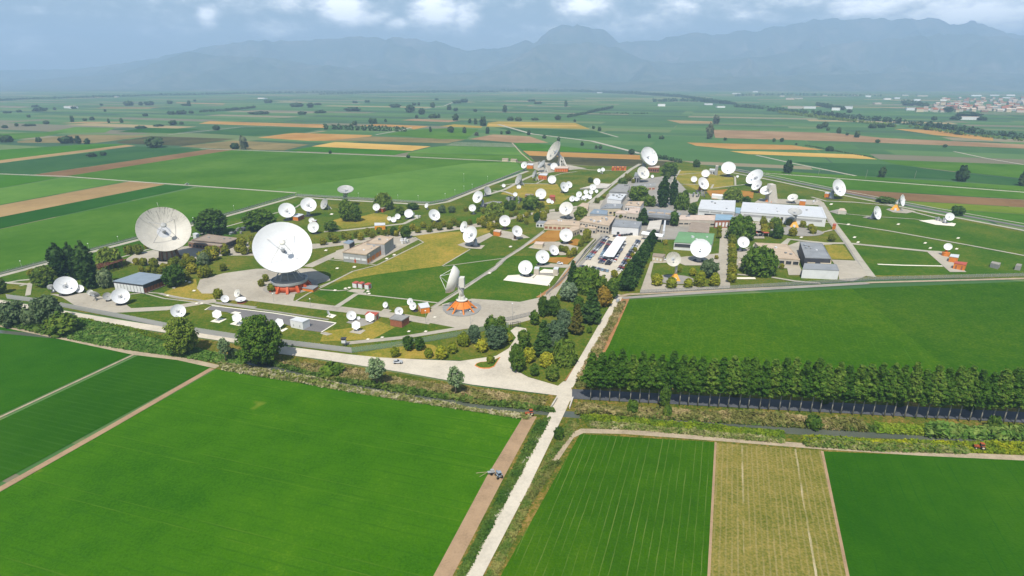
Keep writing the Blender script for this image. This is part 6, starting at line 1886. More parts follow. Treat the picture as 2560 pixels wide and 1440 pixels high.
def dish(cx, cy, w, bx, by, az, el, label, col='white', base='ped', pmat=None, pad=None, h0=0.0, shape=None, group=None, full=None):
    X, Y, _ = P(bx, by)
    zc = z_at(Y, cy)
    D = w / (FPX / ZC(0, Y, zc))
    xc = x_at(cx, Y, zc)
    phi0 = atan2(-X, Y)                     # facing the viewer's side of the station
    phi = phi0 + radians(az)
    e = radians(el)
    ax = (sin(phi) * cos(e), -cos(phi) * cos(e), sin(e))
    o = thing('dish_antenna', label, 'dish antenna', (X, Y, G0), group or 'dish antennas of the station', 0)
    vc = (xc - X - ax[0] * .07 * D, -ax[1] * .07 * D, zc - G0 - ax[2] * .07 * D)     # vertex of the dish
    rot = rot_axis(phi, e)
    big = (w >= 15) if full is None else full
    if shape == 'hex':
        r = link('reflector', HEXM, o, vc, rot, D)
    elif shape == 'drum':
        r = link('reflector', DRUM[col], o, vc, rot, D)
    else:
        r = link('reflector', REFL[col], o, vc, rot, D)
    if shape not in ('hex',):
        link('feed_horn', FEED[col], r)
        link('subreflector', SUBR[col], r, (0, 0, .17) if shape == 'drum' else None)
        for s in (DSTRUT if shape == 'drum' else STRUT[col]):
            link('strut', s, r)
        if big:
            if shape != 'drum':
                link('back_frame', BACK[col], r)
    hub = tuple(vc[i] - ax[i] * .10 * D for i in range(3))
    pm = M[pmat] if pmat else M['steel' if w > 12 else 'offwhite']
    zp = max(h0 + .25, min(hub[2] - .12 * D, hub[2] * .72))
    px_, py_ = hub[0] * .9, hub[1] * .9 - 0 * D
    back = tuple(-ax[i] * .10 * D for i in range(2))
    pt = (back[0] * .6, back[1] * .6)
    if base == 'ped':
        p = MB()
        p.lathe([(.17 * D, -.3 + h0), (.115 * D, .1 * D + h0), (.09 * D, max(zp - h0, .3) + h0)], 18, (pt[0], pt[1], 0), 0, True)
        link('pedestal', p.mesh('pedestal', pm), o)
        if D > 4:
            q = MB()
            q.lathe([(.30 * D, -.1), (.30 * D, .35)], 24, (pt[0], pt[1], 0), 0, False)
            link('foundation', q.mesh('foundation', M[pad or 'pad_dark']), o)
    elif base in ('pyr', 'cone'):
        zp = hub[2] - .12 * D
        p = MB()
        R = (.50 if base == 'cone' else .46) * D
        n = 4 if base == 'pyr' else 8
        a0 = phi + (pi / 4 if base == 'pyr' else 0)
        ht = min(zp * .72, R * 1.05)
        prof = [(R, -.2), (R * .66, ht * .40), (R * .20, ht)]
        vs = [(pt[0] + r * cos(a0 + 2 * pi * k / n), pt[1] + r * sin(a0 + 2 * pi * k / n), z) for r, z in prof for k in range(n)]
        fs = [(i * n + k, i * n + (k + 1) % n, (i + 1) * n + (k + 1) % n, (i + 1) * n + k) for i in range(2) for k in range(n)] + [tuple(range(2 * n, 3 * n))]
        p.add(vs, fs)
        b_ = link('pyramid_base', p.mesh('pyramid_base', pm), o)
        nk = MB()
        nk.tube((pt[0], pt[1], ht - .3), (pt[0], pt[1], zp), R * .2, R * .16, 10)
        link('neck', nk.mesh('neck', M['offwhite']), o)
        d = MB()
        fx, fy = -X, -Y
        fn = sqrt(fx * fx + fy * fy)
        d.box((pt[0] + fx / fn * R * .80, pt[1] + fy / fn * R * .80, 1.2), (R * .34, .5, 2.4), 0, phi0)
        link('door_or_shade', d.mesh('door_or_shade', M['wall_white']), b_)
        q = MB()
        q.lathe([(R * 1.25, -.1), (R * 1.25, .18)], 32, (pt[0], pt[1], 0), 0, False)
        link('foundation', q.mesh('foundation', M[pad or 'conc_dk']), o)
    elif base == 'tripod':
        p = MB()
        p.tube((pt[0], pt[1], -.1), (pt[0], pt[1], zp), .05 * D, .05 * D, 8)
        link('pedestal', p.mesh('pedestal', pm), o)
        for k in range(3):
            a = phi0 + 2 * pi * k / 3 + .5
            t = MB()
            t.tube((pt[0] + .35 * D * cos(a), pt[1] + .35 * D * sin(a), -.1), (pt[0], pt[1], zp * .8), .025 * D, .025 * D, 6)
            link('leg', t.mesh('leg', pm), o)
    elif base == 'lattice':
        for k in range(4):
            a = phi + pi / 4 + k * pi / 2
            t = MB()
            bx_, by_ = pt[0] * 2.4 + .22 * D * cos(a), pt[1] * 2.4 + .22 * D * sin(a)
            tx, ty = pt[0] + .10 * D * cos(a), pt[1] + .10 * D * sin(a)
            t.tube((bx_, by_, -.2), (tx, ty, zp), .03 * D, .022 * D, 6)
            a2 = a + pi / 2
            t.tube((pt[0] * 2.4 + .22 * D * cos(a2), pt[1] * 2.4 + .22 * D * sin(a2), -.2), (tx, ty, zp), .016 * D, .016 * D, 6)
            for f in (.33, .66):
                u = [bx_ * (1 - f) + tx * f, by_ * (1 - f) + ty * f, zp * f]
                v = [(pt[0] * 2.4 + .22 * D * cos(a2)) * (1 - f) + (pt[0] + .10 * D * cos(a2)) * f, (pt[1] * 2.4 + .22 * D * sin(a2)) * (1 - f) + (pt[1] + .10 * D * sin(a2)) * f, zp * f]
                t.tube(u, v, .014 * D, .014 * D, 6)
            link('leg', t.mesh('leg', pm), o)
    elif base == 'drum':
        p = MB()
        p.lathe([(.46 * D, -.3), (.46 * D, zp * .6), (.2 * D, zp * .62), (.14 * D, zp)], 24, (pt[0], pt[1], 0), 0, False)
        link('base', p.mesh('base', pm), o)
    # mount between pedestal and the back of the dish
    m_ = MB()
    zt = zp
    m_.tube((pt[0], pt[1], zt - .03 * D), hub, .075 * D, .06 * D, 10)
    if big:
        sx, sy = cos(phi), sin(phi)
        for sg in (-1, 1):
            m_.tube((pt[0] + sg * sx * .10 * D, pt[1] + sg * sy * .10 * D, zt - .04 * D), (hub[0] + sg * sx * .14 * D + ax[0] * .04 * D, hub[1] + sg * sy * .14 * D + ax[1] * .04 * D, hub[2] + ax[2] * .04 * D), .025 * D, .02 * D, 6)
        m_.box((hub[0], hub[1], hub[2]), (.2 * D, .16 * D, .14 * D), 0, phi)
    link('mount', m_.mesh('mount', M['steel' if col != 'offwhite' else 'offwhite']), o)
    return o, (X, Y), D, phi, pt, hub


def giant_white():
    o, (X, Y), D, phi, pt, hub = dish(707, 623, 139, 727, 722, 2, 40, 'largest white dish, on a grey drum with red-orange buttresses', 'white', None)
    R = .30 * D
    p = MB()
    p.lathe([(R * .98, -.2), (R * 1.0, 3.6)], 48, (pt[0], pt[1], 0), 0, True)
    link('base_ring', p.mesh('base_ring', M['redorange']), o)
    for k in range(12):
        a = 2 * pi * k / 12 + .2
        ca, sa = cos(a), sin(a)
        q = MB()
        w = .7
        prof = [(R * .97, -.2), (R * 1.27, -.2), (R * 1.29, .4), (R * 1.04, 3.55), (R * .97, 3.55)]
        vs = [(pt[0] + r * ca - s_ * w * sa, pt[1] + r * sa + s_ * w * ca, z) for s_ in (-1, 1) for r, z in prof]
        q.add(vs, [(0, 1, 2, 3, 4), (9, 8, 7, 6, 5)] + [(i, 5 + i, 5 + (i + 1) % 5, (i + 1) % 5) for i in range(5)])
        link('buttress', q.mesh('buttress', M['redorange']), o)
    t = MB()
    t.lathe([(R * 1.02, 3.6), (R * 1.07, 4.2), (R * 1.08, 5.6), (R * 1.04, 5.6), (R * 1.02, 4.9), (.3, 4.9)], 56, (pt[0], pt[1], 0), 0, False)
    link('gallery', t.mesh('gallery', M['steel']), o)
    t = MB()
    t.lathe([(R * .92, 4.95), (R * .90, 6.2), (R * .6, 6.6), (R * .45, 8.6), (.2, 8.6)], 40, (pt[0], pt[1], 0), 0, False)
    link('turntable', t.mesh('turntable', M['conc_dk']), o)
    for k in range(10):
        a = 2 * pi * k / 10
        q = MB()
        q.tube((pt[0] + R * .95 * cos(a), pt[1] + R * .95 * sin(a), 4.3), (pt[0] + hub[0] * .3 + R * .35 * cos(a), pt[1] + hub[1] * .3 + R * .35 * sin(a), min(hub[2] * .8, 12)), .22, .18, 6)
        link('brace', q.mesh('brace', M['steel']), o)


giant_white()


def giant_beige():
    o, (X, Y), D, phi, pt, hub = dish(410, 577, 120, 425, 648, 3, 36, 'second largest dish, weathered beige, on a brown ribbed concrete cone', 'beige_dish', None)
    H = max(5.5, hub[2] - .27 * D)
    p = MB()
    p.lathe([(5.6, -.2), (4.4, H), (4.0, H)], 8, (pt[0], pt[1], 0), 0, False)
    link('cone_base', p.mesh('cone_base', M['pad']), o)
    for k in range(10):
        a = 2 * pi * k / 10
        q = MB()
        q.tube((pt[0] + 6.1 * cos(a), pt[1] + 6.1 * sin(a), -.2), (pt[0] + 4.6 * cos(a), pt[1] + 4.6 * sin(a), H + .2), .55, .5, 6)
        link('rib', q.mesh('rib', M['brown']), o)
    q = MB()
    q.lathe([(4.9, H), (4.9, H + .7), (3.2, H + 1.0), (2.2, H + 3.2)], 24, (pt[0], pt[1], 0), 0, False)
    link('turntable', q.mesh('turntable', M['brown']), o)
    f = MB()
    f.lathe([(8.2, -.1), (8.2, .2)], 36, (pt[0], pt[1], 0), 0, False)
    link('foundation', f.mesh('foundation', M['pad_dark']), o)
    m = MB()
    m.tube((pt[0] + 2 * hub[0] * .1, pt[1], H + 1), (pt[0], pt[1], H + 1), .1)
    # tall lightning rod at the upper rim
    e = radians(36)
    ax = (sin(phi) * cos(e), -cos(phi) * cos(e), sin(e))
    up = (-sin(phi) * sin(e), cos(phi) * sin(e), cos(e))
    v = [hub[i] + ax[i] * (.10 + .16) * D + up[i] * .5 * D for i in range(3)]
    r = MB()
    r.tube(v, (v[0] - .4, v[1], v[2] + 3.5), .12, .05)
    link('lightning_rod', r.mesh('lightning_rod', M['offwhite']), o)


giant_beige()


def edge_on():
    o, (X, Y), D, phi, pt, hub = dish(1132, 700, 72, 1155, 776, -100, 16, 'white deep-rimmed dish seen edge-on, on a flared orange pavilion base', 'white', None, shape='drum')
    H = 5.4
    c = (0, 0)
    # roof of the pavilion: an eight sided flared skirt, open between its legs
    p = MB()
    n = 8
    prof = [(2.3, H), (4.6, H - 2.2), (5.4, H - 3.4)]
    vs = [(r * cos(2 * pi * k / n + .2), r * sin(2 * pi * k / n + .2), z) for r, z in prof for k in range(n)]
    vs2 = [(v[0] * .9, v[1] * .9, v[2] - .15) for v in vs]
    fs = [(i * n + k, (i + 1) * n + k, (i + 1) * n + (k + 1) % n, i * n + (k + 1) % n)[::-1] for i in range(2) for k in range(n)]
    p.add(vs, fs + [tuple(range(n))])
    p.add(vs2, [f[::-1] for f in fs])
    link('pavilion_roof', p.mesh('pavilion_roof', M['orange']), o)
    for k in range(8):
        a = 2 * pi * k / 8 + .2
        q = MB()
        q.tube((8.2 * cos(a), 8.2 * sin(a), -.2), (3.0 * cos(a), 3.0 * sin(a), H - .6), .42, .5, 6)
        link('leg', q.mesh('leg', M['orange']), o)
    w = MB()
    w.lathe([(4.3, -.2), (4.3, H - 2.4)], 8, (0, 0, 0), 0, False)
    link('room_wall', w.mesh('room_wall', M['wall_white']), o)
    f = MB()
    f.lathe([(9.4, -.1), (9.4, .25)], 40, (0, 0, 0), 0, False)
    link('foundation', f.mesh('foundation', M['conc_dk']), o)
    t = MB()
    t.lathe([(2.9, H), (3.1, H + .5), (1.9, H + .6), (1.7, H + 2.4)], 20, (0, 0, 0), 0, False)
    link('turntable', t.mesh('turntable', M['offwhite']), o)
    cb = MB()
    e = radians(16)
    ax = (sin(phi) * cos(e), -cos(phi) * cos(e), sin(e))
    cb.box((hub[0] - ax[0] * 1.6, hub[1] - ax[1] * 1.6, hub[2] - .2), (3.4, 4.2, 5.2), 0, phi)
    link('receiver_cabin', cb.mesh('receiver_cabin', M['offwhite']), o)
    y = MB()
    y.tube((0, 0, H + 2.2), (hub[0] - ax[0] * 1.6, hub[1] - ax[1] * 1.6, hub[2] - 2.4), 1.4, 1.2, 10)
    for sg in (-1, 1):
        sx, sy = cos(phi) * sg * 1.7, sin(phi) * sg * 1.7
        y.tube((sx, sy, H + .5), (hub[0] + sx, hub[1] + sy, hub[2]), .32, .3, 6)
    link('yoke', y.mesh('yoke', M['offwhite']), o)
    for k, (px_, py_) in enumerate(((1120, 734), (1172, 741))):
        s = MB()
        g = P(px_ + (-14 if k == 0 else 22), py_ + 30)
        s.tube((g[0] - X, g[1] - Y, 0), (0, 0, H), .35, .35, 6)
        link('stairway', s.mesh('stairway', M['conc']), o)


edge_on()

W_, O_, G_ = 'white', 'offwhite', 'grey_dish'
# cx, cy, width, base x, base y, turn from facing the viewer, elevation, label, colour, base, base colour
for a in [
    (1177, 587, 43, 1187, 617, -42, 30, 'tilted oval white dish on a grey tower at the edge of the ochre meadow', W_, 'ped', 'steel'),
    (1161, 567, 28, 1166, 584, -58, 22, 'narrow white dish behind the tilted oval one at the ochre meadow', W_, 'ped', 'steel'),
    (1262, 552, 28, 1262, 574, 2, 22, 'round white dish on a brown post beside the round trees', W_, 'ped', 'brown'),
    (1292, 578, 28, 1288, 600, 28, 28, 'oval white dish on a brown post and white slab', W_, 'ped', 'brown', 'conc'),
    (1415, 588, 33, 1412, 610, 4, 26, 'white dish between the ochre gravel yards and beige wing', W_, 'ped', None),
    (1384, 626, 27, 1383, 640, 38, 34, 'white dish turned aside behind the two larger ones of the ochre yard', W_, 'ped', None),
    (1356, 642, 34, 1352, 664, 8, 28, 'white dish at the edge of the lower ochre gravel', W_, 'ped', None),
    (1314, 669, 36, 1318, 692, -10, 30, 'white dish standing on the fresh white stone yard', W_, 'ped', None),
    (1416, 522, 35, 1420, 548, -14, 34, 'cream-white dish on a dark round pad in front of the offices', O_, 'ped', None),
    (1352, 485, 27, 1354, 502, 0, 26, 'white dish on the dry antenna lawn beside the small brick hut', W_, 'ped', None),
    (1410, 468, 26, 1408, 483, 44, 26, 'tall oval white dish of a pair on the antenna lawn', W_, 'lattice', None),
    (1422, 462, 17, 1425, 471, 20, 30, 'small round dish of the pair on the antenna lawn', W_, 'ped', None),
    (1380, 449, 21, 1381, 461, 0, 26, 'round white dish alone in the middle of the far lawn', W_, 'ped', None),
    (1431, 497, 15, 1432, 506, -20, 28, 'white dish at the near end of the crowded dish yard', W_, 'ped', None),
    (1448, 486, 15, 1449, 495, -15, 28, 'larger white dish in the crowded dish yard, near half', W_, 'ped', None),
    (1442, 497, 12, 1443, 504, -10, 30, 'small white dish hugging the near end of crowded dish yard', W_, 'ped', None),
    (1465, 480, 12, 1466, 488, -15, 28, 'white dish in the middle of the crowded dish yard', W_, 'ped', None),
    (1467, 490, 12, 1468, 497, 0, 28, 'white dish on the avenue side of the crowded dish yard', W_, 'ped', None),
    (1482, 468, 16, 1483, 477, 5, 26, 'larger white dish at the far half of the crowded dish yard', W_, 'ped', None),
    (1492, 454, 17, 1493, 464, 8, 28, 'largest white dish at the far end of crowded dish yard', W_, 'ped', None),
    (1477, 480, 12, 1478, 487, 20, 30, 'small dish close below the larger far one in dish yard', W_, 'ped', None),
    (1459, 494, 10, 1460, 500, 0, 32, 'tiny white dish in the crowded yard beside the fence', W_, 'ped', None),
    (1474, 493, 11, 1475, 499, 10, 30, 'tiny white dish at the avenue edge of the dish yard', W_, 'ped', None),
    (1491, 478, 9, 1492, 484, 15, 32, 'smallest dish by the avenue at the dish yard', W_, 'ped', None),
    (1498, 426, 9, 1502, 434, -15, 26, 'small white twin dish on the far lawn, western', W_, 'ped', None),
    (1507, 424, 10, 1506, 435, 15, 26, 'small white twin dish on the far lawn, eastern', W_, 'ped', None),
    (1387, 379, 53, 1399, 415, -66, 30, 'farthest giant pale dish on lattice legs facing sideways', 'beige_dish', 'lattice', 'offwhite'),
    (1355, 412, 26, 1362, 430, -72, 42, 'thin edge-on white dish under the farthest giant dish', G_, 'lattice', 'offwhite'),
    (1385, 416, 18, 1385, 426, 0, 26, 'round white dish in front of the farthest giant dish', W_, 'ped', None),
    (1311, 413, 17, 1312, 427, -32, 24, 'white dish beside the orange hut at the far corner', W_, 'ped', None),
    (1337, 435, 22, 1340, 452, -76, 20, 'grey dish seen edge-on beside the orange far building', G_, 'lattice', 'offwhite'),
    (1298, 449, 28, 1302, 464, -66, 26, 'grey lattice dish seen edge-on on the pale lane', G_, 'lattice', None),
    (1297, 467, 11, 1297, 472, 0, 22, 'small white dish at the foot of the grey lattice dish', W_, 'ped', None),
    (1218, 477, 22, 1214, 491, 42, 26, 'grey-faced dish behind the tilted white one by the field', G_, 'ped', None),
    (1196, 493, 31, 1206, 517, -40, 26, 'tall tilted white dish on a grey post by the green field', W_, 'ped', None),
    (1181, 520, 18, 1184, 536, -6, 26, 'white dish on a post beside the small dark conical tree', W_, 'ped', None),
    (1259, 464, 9, 1258, 470, 10, 30, 'tiny white dish on the pale far lane', W_, 'tripod', None),
    (1288, 486, 11, 1288, 492, 0, 26, 'small white dish alone on the dry antenna lawn', W_, 'ped', None),
    (1372, 502, 12, 1373, 508, -5, 28, 'small white dish by the brick hut, western of two', W_, 'ped', None),
    (1380, 505, 9, 1380, 510, 10, 28, 'small white dish by the brick hut, eastern of two', W_, 'ped', None),
    (1607, 433, 33, 1598, 456, 32, 32, 'cream dish in front of the far tall dish', O_, 'ped', 'wall_grey'),
    (1631, 441, 8, 1631, 447, 0, 28, 'tiny white dish beside the cream far dish', W_, 'ped', None),
    (1764, 434, 20, 1766, 446, 0, 34, 'white dish at the far path, behind the oval brick-based one', W_, 'ped', None),
    (1735, 448, 15, 1736, 459, 4, 26, 'small white dish on the east lawn behind the poplars', W_, 'ped', None),
    (1757, 459, 32, 1750, 478, 44, 30, 'oval white dish on a brick base beside the switchyard', W_, 'ped', 'brick'),
    (1821, 421, 34, 1820, 442, 0, 36, 'wide white dish on a dark mount at the far perimeter road', W_, 'ped', 'dark_steel'),
    (1844, 441, 6, 1844, 446, 0, 26, 'tiny round white dish by the perimeter road', W_, 'ped', None),
    (1888, 444, 44, 1890, 466, -42, 40, 'large tilted white dish beside the perimeter road, behind two others', W_, 'ped', 'dark_steel'),
    (1893, 464, 28, 1897, 482, -44, 34, 'white dish directly below the large tilted one', W_, 'ped', 'brick'),
    (1916, 477, 29, 1923, 505, -22, 48, 'white dish on an orange pyramid against a tall concrete shield', W_, 'pyr', 'orange'),
    (1982, 495, 24, 1983, 509, -20, 52, 'cream dish lying back behind the long white hall', O_, 'ped', None),
    (1987, 531, 33, 1985, 568, 4, 70, 'grey mesh dish tipped to the sky, on an orange pyramid by the long hall', G_, 'pyr', 'yellow'),
    (2095, 470, 43, 2080, 497, 52, 26, 'large white dish beside the orange hut, facing the brown field', W_, 'ped', 'steel'),
    (2254, 501, 29, 2240, 526, 74, 14, 'white dish on a yellow pyramid near the brown field', W_, 'pyr', 'yellow'),
    (2191, 532, 34, 2181, 548, 66, 20, 'white dish set low on grass, facing the perimeter road', W_, 'ped', 'steel'),
    (2374, 542, 20, 2362, 559, 18, 26, 'small white dish beside a grey mount on sandy ground', W_, 'ped', 'steel'),
    (2370, 617, 18, 2363, 641, 6, 30, 'white dish on a round orange drum in the eastern yard', W_, 'drum', 'orange'),
    (1751, 622, 50, 1747, 655, 4, 36, 'biggest bright white dish of the east side in front of green roof', W_, 'ped', 'steel'),
    (1683, 648, 37, 1688, 702, 12, 24, 'cream mesh dish on a yellow pyramid beside the pine row', 'beige_dish', 'pyr', 'yellow'),
    (1858, 606, 29, 1850, 629, 16, 32, 'white dish beside the east lane and big willow', W_, 'ped', None),
    (164, 715, 49, 166, 737, 10, 40, 'large white dish under the columnar poplars', W_, 'ped', 'steel'),
    (198, 722, 20, 200, 733, -6, 34, 'small white dish tucked beside the large one under poplars', W_, 'tripod', None),
    (129, 720, 20, 136, 731, 160, 20, 'grey-backed dish west of the large one under poplars', G_, 'ped', None),
    (301, 741, 40, 304, 762, 6, 34, 'white dish in front of the blue-roofed hall', W_, 'ped', 'steel'),
    (268, 741, 20, 272, 754, 10, 24, 'pale grey see-through dish next to the hall dish', G_, 'ped', None),
    (236, 737, 22, 242, 752, 150, 30, 'dark grey dish seen from behind beside the hall dish', G_, 'tripod', 'dark_steel'),
    (225, 731, 14, 227, 741, 12, 26, 'small pale dish close to the columnar poplars', O_, 'ped', None),
    (445, 778, 34, 450, 793, 10, 30, 'white dish alone on the grass beside the boundary fence', W_, 'ped', None),
    (562, 747, 19, 563, 758, 8, 30, 'small white dish at the brick cabin by the big pavement', W_, 'ped', None),
    (594, 733, 21, 603, 748, -58, 24, 'thin tilted dish on a steel frame above the brick cabin', O_, 'lattice', 'dark_steel'),
    (602, 750, 25, 605, 757, 0, 82, 'white dish lying flat on a round brick base', W_, 'drum', 'brick'),
    (820, 782, 12, 824, 793, 70, 20, 'tiny edge-on dish on a white slab by the path', W_, 'tripod', None),
    (878, 789, 24, 882, 802, 10, 34, 'white dish behind the hexagonal ones near the red roof', W_, 'tripod', None),
    (896, 795, 9, 896, 801, 20, 30, 'tiny white dish beside the red-roof group', W_, 'tripod', None),
    (964, 762, 15, 970, 772, -38, 24, 'oval white dish beside the grey cabinet on the lawn', W_, 'tripod', None),
    (997, 778, 21, 1000, 793, 6, 28, 'white dish mounted on the dark brick hut', W_, 'tripod', None, None, 3.4),
    (1026, 754, 18, 1031, 768, -40, 24, 'white twin dish by the orange hut, rear one', W_, 'ped', 'dark_steel'),
    (1033, 765, 20, 1038, 780, -36, 24, 'white twin dish by the orange hut, front one', W_, 'ped', 'dark_steel'),
    (717, 527, 40, 721, 551, 6, 36, 'white dish beside the orange hut with painted shade', W_, 'ped', 'steel'),
    (771, 513, 38, 772, 541, 8, 36, 'white dish on a grey pad behind the orange hut with painted shade', W_, 'ped', 'steel'),
    (812, 510, 28, 820, 524, -60, 26, 'grey dish seen sideways by the western perimeter track', G_, 'lattice', 'offwhite'),
    (864, 476, 39, 865, 516, 0, 70, 'grey speckled dish tipped to the sky, on a white tower', G_, 'lattice', 'offwhite'),
    (784, 568, 28, 790, 585, -20, 26, 'white dish above the biggest white one, dark pad', W_, 'ped', 'dark_steel'),
    (779, 551, 14, 781, 560, -10, 26, 'small white dish peeping behind the dark pad dish', W_, 'ped', None),
    (941, 518, 18, 942, 532, -14, 26, 'white dish beside the small brick hut and willow', W_, 'ped', None),
    (973, 546, 11, 974, 554, -5, 26, 'smallest dish of the three-dish cluster on dry lawn', O_, 'tripod', None),
    (984, 549, 14, 985, 558, -5, 28, 'front white dish of the three-dish cluster', W_, 'tripod', None),
    (994, 541, 14, 996, 550, 5, 28, 'rear white dish of the three-dish cluster', W_, 'tripod', None),
    (1022, 534, 22, 1018, 548, -12, 30, 'white dish leaning over the white racks', W_, 'ped', 'offwhite'),
    (1085, 538, 30, 1089, 556, 26, 32, 'white dish turned slightly aside by the inner street', W_, 'ped', None),
    (1067, 514, 12, 1068, 524, -46, 24, 'small oval dish near the field track bend', W_, 'ped', None),
]:
    dish(*a)
dish(542, 785, 23, 546, 803, 0, 30, 'white hexagonal dish on a white slab, western one by the asphalt', W_, 'tripod', None, None, 0, 'hex')
dish(592, 794, 24, 599, 814, 6, 30, 'white hexagonal dish on a white slab, next to the asphalt yard', W_, 'tripod', None, None, 0, 'hex')
dish(697, 807, 24, 702, 823, 14, 30, 'white hexagonal dish behind the largest leafy tree', W_, 'tripod', None, None, 0, 'hex')
dish(925, 793, 24, 930, 806, -8, 32, 'white hexagonal dish in front of the red-roofed hut', W_, 'tripod', None, None, 0, 'hex')
dish(890, 813, 23, 893, 829, -4, 30, 'white hexagonal dish on its own slab near the fence', W_, 'tripod', None, None, 0, 'hex')
dish(1621, 392, 50, 1611, 428, 44, 30, 'tall white deep-rimmed dish beyond the avenue on a brick building', 'white', 'ped', 'wall_grey', None, 0, 'drum')


def shield():
    """sloping concrete shield wall behind the orange-pyramid dish"""
    a = P(1942, 507)
    o = thing('shield_wall', 'tall sloping concrete shield behind the orange-pyramid dish', 'wall', (a[0], a[1], G0))
    s = 1 / ppm(a[0], a[1])
    m = MB()
    H = z_at(a[1], 463)
    prof = [(-20 * s, 0), (3 * s, 0), (-9 * s, H), (-20 * s, H * .98), (-24 * s, H * .75)]
    vs = [(x, y, z) for y in (0, 9) for x, z in prof]
    m.add(vs, [(0, 1, 2, 3, 4), (9, 8, 7, 6, 5)] + [(i, 5 + i, 5 + (i + 1) % 5, (i + 1) % 5) for i in range(5)])
    link('slab', m.mesh('slab', M['conc']), o)


shield()


# ------------------------------------------------------------------ fences
def fence(label, line, h, sp, pm, pan, name='fence', zoff=0.0):
    pts = [P(*p)[:2] for p in line]
    o = thing(name, label, 'fence', (pts[0][0], pts[0][1], G0))
    m = MB()
    tot = sum(sqrt((b[0] - a[0]) ** 2 + (b[1] - a[1]) ** 2) for a, b in zip(pts[:-1], pts[1:]))
    sp = max(sp, tot / 98)
    pb = MB()
    pb.tube((0, 0, -.2), (0, 0, h + .15), .06, .06, 5)
    pme = pb.mesh('post', M[pm])
    carry = 0
    for a, b in zip(pts[:-1], pts[1:]):
        d = V2(a, b)
        L_ = sqrt((a[0] - b[0]) ** 2 + (a[1] - b[1]) ** 2)
        x0, y0 = a[0] - pts[0][0], a[1] - pts[0][1]
        x1, y1 = b[0] - pts[0][0], b[1] - pts[0][1]
        n = .03
        m.prism([(x0 - d[1] * n, y0 + d[0] * n), (x1 - d[1] * n, y1 + d[0] * n), (x1 + d[1] * n, y1 - d[0] * n), (x0 + d[1] * n, y0 - d[0] * n)], 0, h)
        q = carry
        while q < L_:
            link('post', pme, o, (x0 + d[0] * q - d[1] * .1, y0 + d[1] * q + d[0] * .1, 0))
            q += sp
        carry = q - L_
    link('fence_panel', m.mesh('fence_panel', M[pan]), o)


def mesh_mat(name, c, alpha):
    m, nt, b = newmat(name)
    b.inputs['Base Color'].default_value = rgba(c)
    tr = nt.nodes.new('ShaderNodeBsdfTransparent')
    mx = nt.nodes.new('ShaderNodeMixShader')
    mx.inputs[0].default_value = alpha
    nt.links.new(tr.outputs[0], mx.inputs[1])
    nt.links.new(b.outputs[0], mx.inputs[2])
    nt.links.new(mx.outputs[0], nt.nodes['Material Output'].inputs['Surface'])
    return m


M['mesh_grey'] = mesh_mat('grey_wire_mesh', (.40, .40, .40), .62)
M['mesh_green'] = mesh_mat('green_wire_mesh', (.22, .32, .22), .40)
M['mesh_thin'] = mesh_mat('thin_wire_mesh', (.30, .30, .30), .30)
fence('grey mesh fence along the white road west of the junction', [(18, 748), (110, 760), (300, 797), (440, 825), (600, 850), (700, 862), (880, 884)], 2.6, 2.5, 'steel', 'mesh_grey')
fence('green mesh fence behind the golden bushes of the entrance lawn', [(880, 884), (1000, 868), (1150, 842), (1215, 828), (1272, 820)], 2.6, 2.2, 'steel', 'mesh_green')
fence('thin fence on the inner side of the entrance yard', [(1225, 812), (1280, 802), (1330, 790)], 2.2, 2.5, 'steel', 'mesh_thin')
fence('thin wire fence along the western field edge', [(0, 689), (370, 591), (600, 529), (738, 489)], 2.2, 5, 'steel', 'mesh_thin')
fence('thin wire fence along the rear field edge', [(742, 490), (900, 499), (1075, 510), (1118, 502), (1220, 462), (1310, 427)], 2.2, 6, 'steel', 'mesh_thin')
fence('thin wire fence between east compound and green field', [(1600, 735), (1750, 728), (2000, 714), (2180, 702), (2560, 692)], 2.2, 5, 'steel', 'mesh_thin')
fence('white boundary wall beside the car park drive', [(1365, 740), (1410, 698), (1470, 628), (1505, 596)], 1.8, 6, 'conc', 'conc', 'boundary_wall')
fence('pale wall at the head of the grove', [(1350, 772), (1352, 745)], 3.0, 4, 'conc', 'conc', 'boundary_wall')
fence('dark clipped hedge between car park and pale drive', TP((1110, 600), (1190, 480), (1330, 330)), 1.2, 9, 'bark', 'l_mid', 'hedge')


def gate():
    a, b = P(1276, 821), P(1300, 817)
    d = V2(a, b)
    L_ = sqrt((a[0] - b[0]) ** 2 + (a[1] - b[1]) ** 2)
    o = thing('gate', 'dark framed entrance gate at the green fence end', 'gate', (a[0], a[1], G0), None, atan2(d[1], d[0]))
    for x in (0, .9, L_ - .9, L_):
        p = MB()
        p.box((x, 0, 1.3), (.22, .22, 2.8))
        link('gate_post', p.mesh('gate_post', M['wall_dark']), o)
    p = MB()
    p.box((L_ / 2, 0, 2.5), (L_ - 2.1, .14, .2))
    p.box((L_ / 2, 0, .3), (L_ - 2.1, .14, .2))
    for k in range(9):
        p.box((1.2 + (L_ - 2.4) * k / 8, 0, 1.4), (.06, .06, 2.0))
    link('gate_leaf', p.mesh('gate_leaf', M['wall_dark']), o)


gate()


def post_light(px, py, top, label, group, mt='steel', lamp='white', name='street_lamp'):
    X, Y, _ = P(px, py)
    h = z_at(Y, top)
    o = thing(name, label, 'lamp', (X, Y, G0), group)
    p = MB()
    p.tube((0, 0, -.2), (0, 0, h), .09, .06, 6)
    link('post', p.mesh('post', M[mt]), o)
    q = MB()
    q.lathe([(.05, h - .1), (.32, h + .1), (.34, h + .45), (.1, h + .6)], 10, (0, 0, 0), 0, True)
    link('lamp_head', q.mesh('lamp_head', M[lamp]), o)


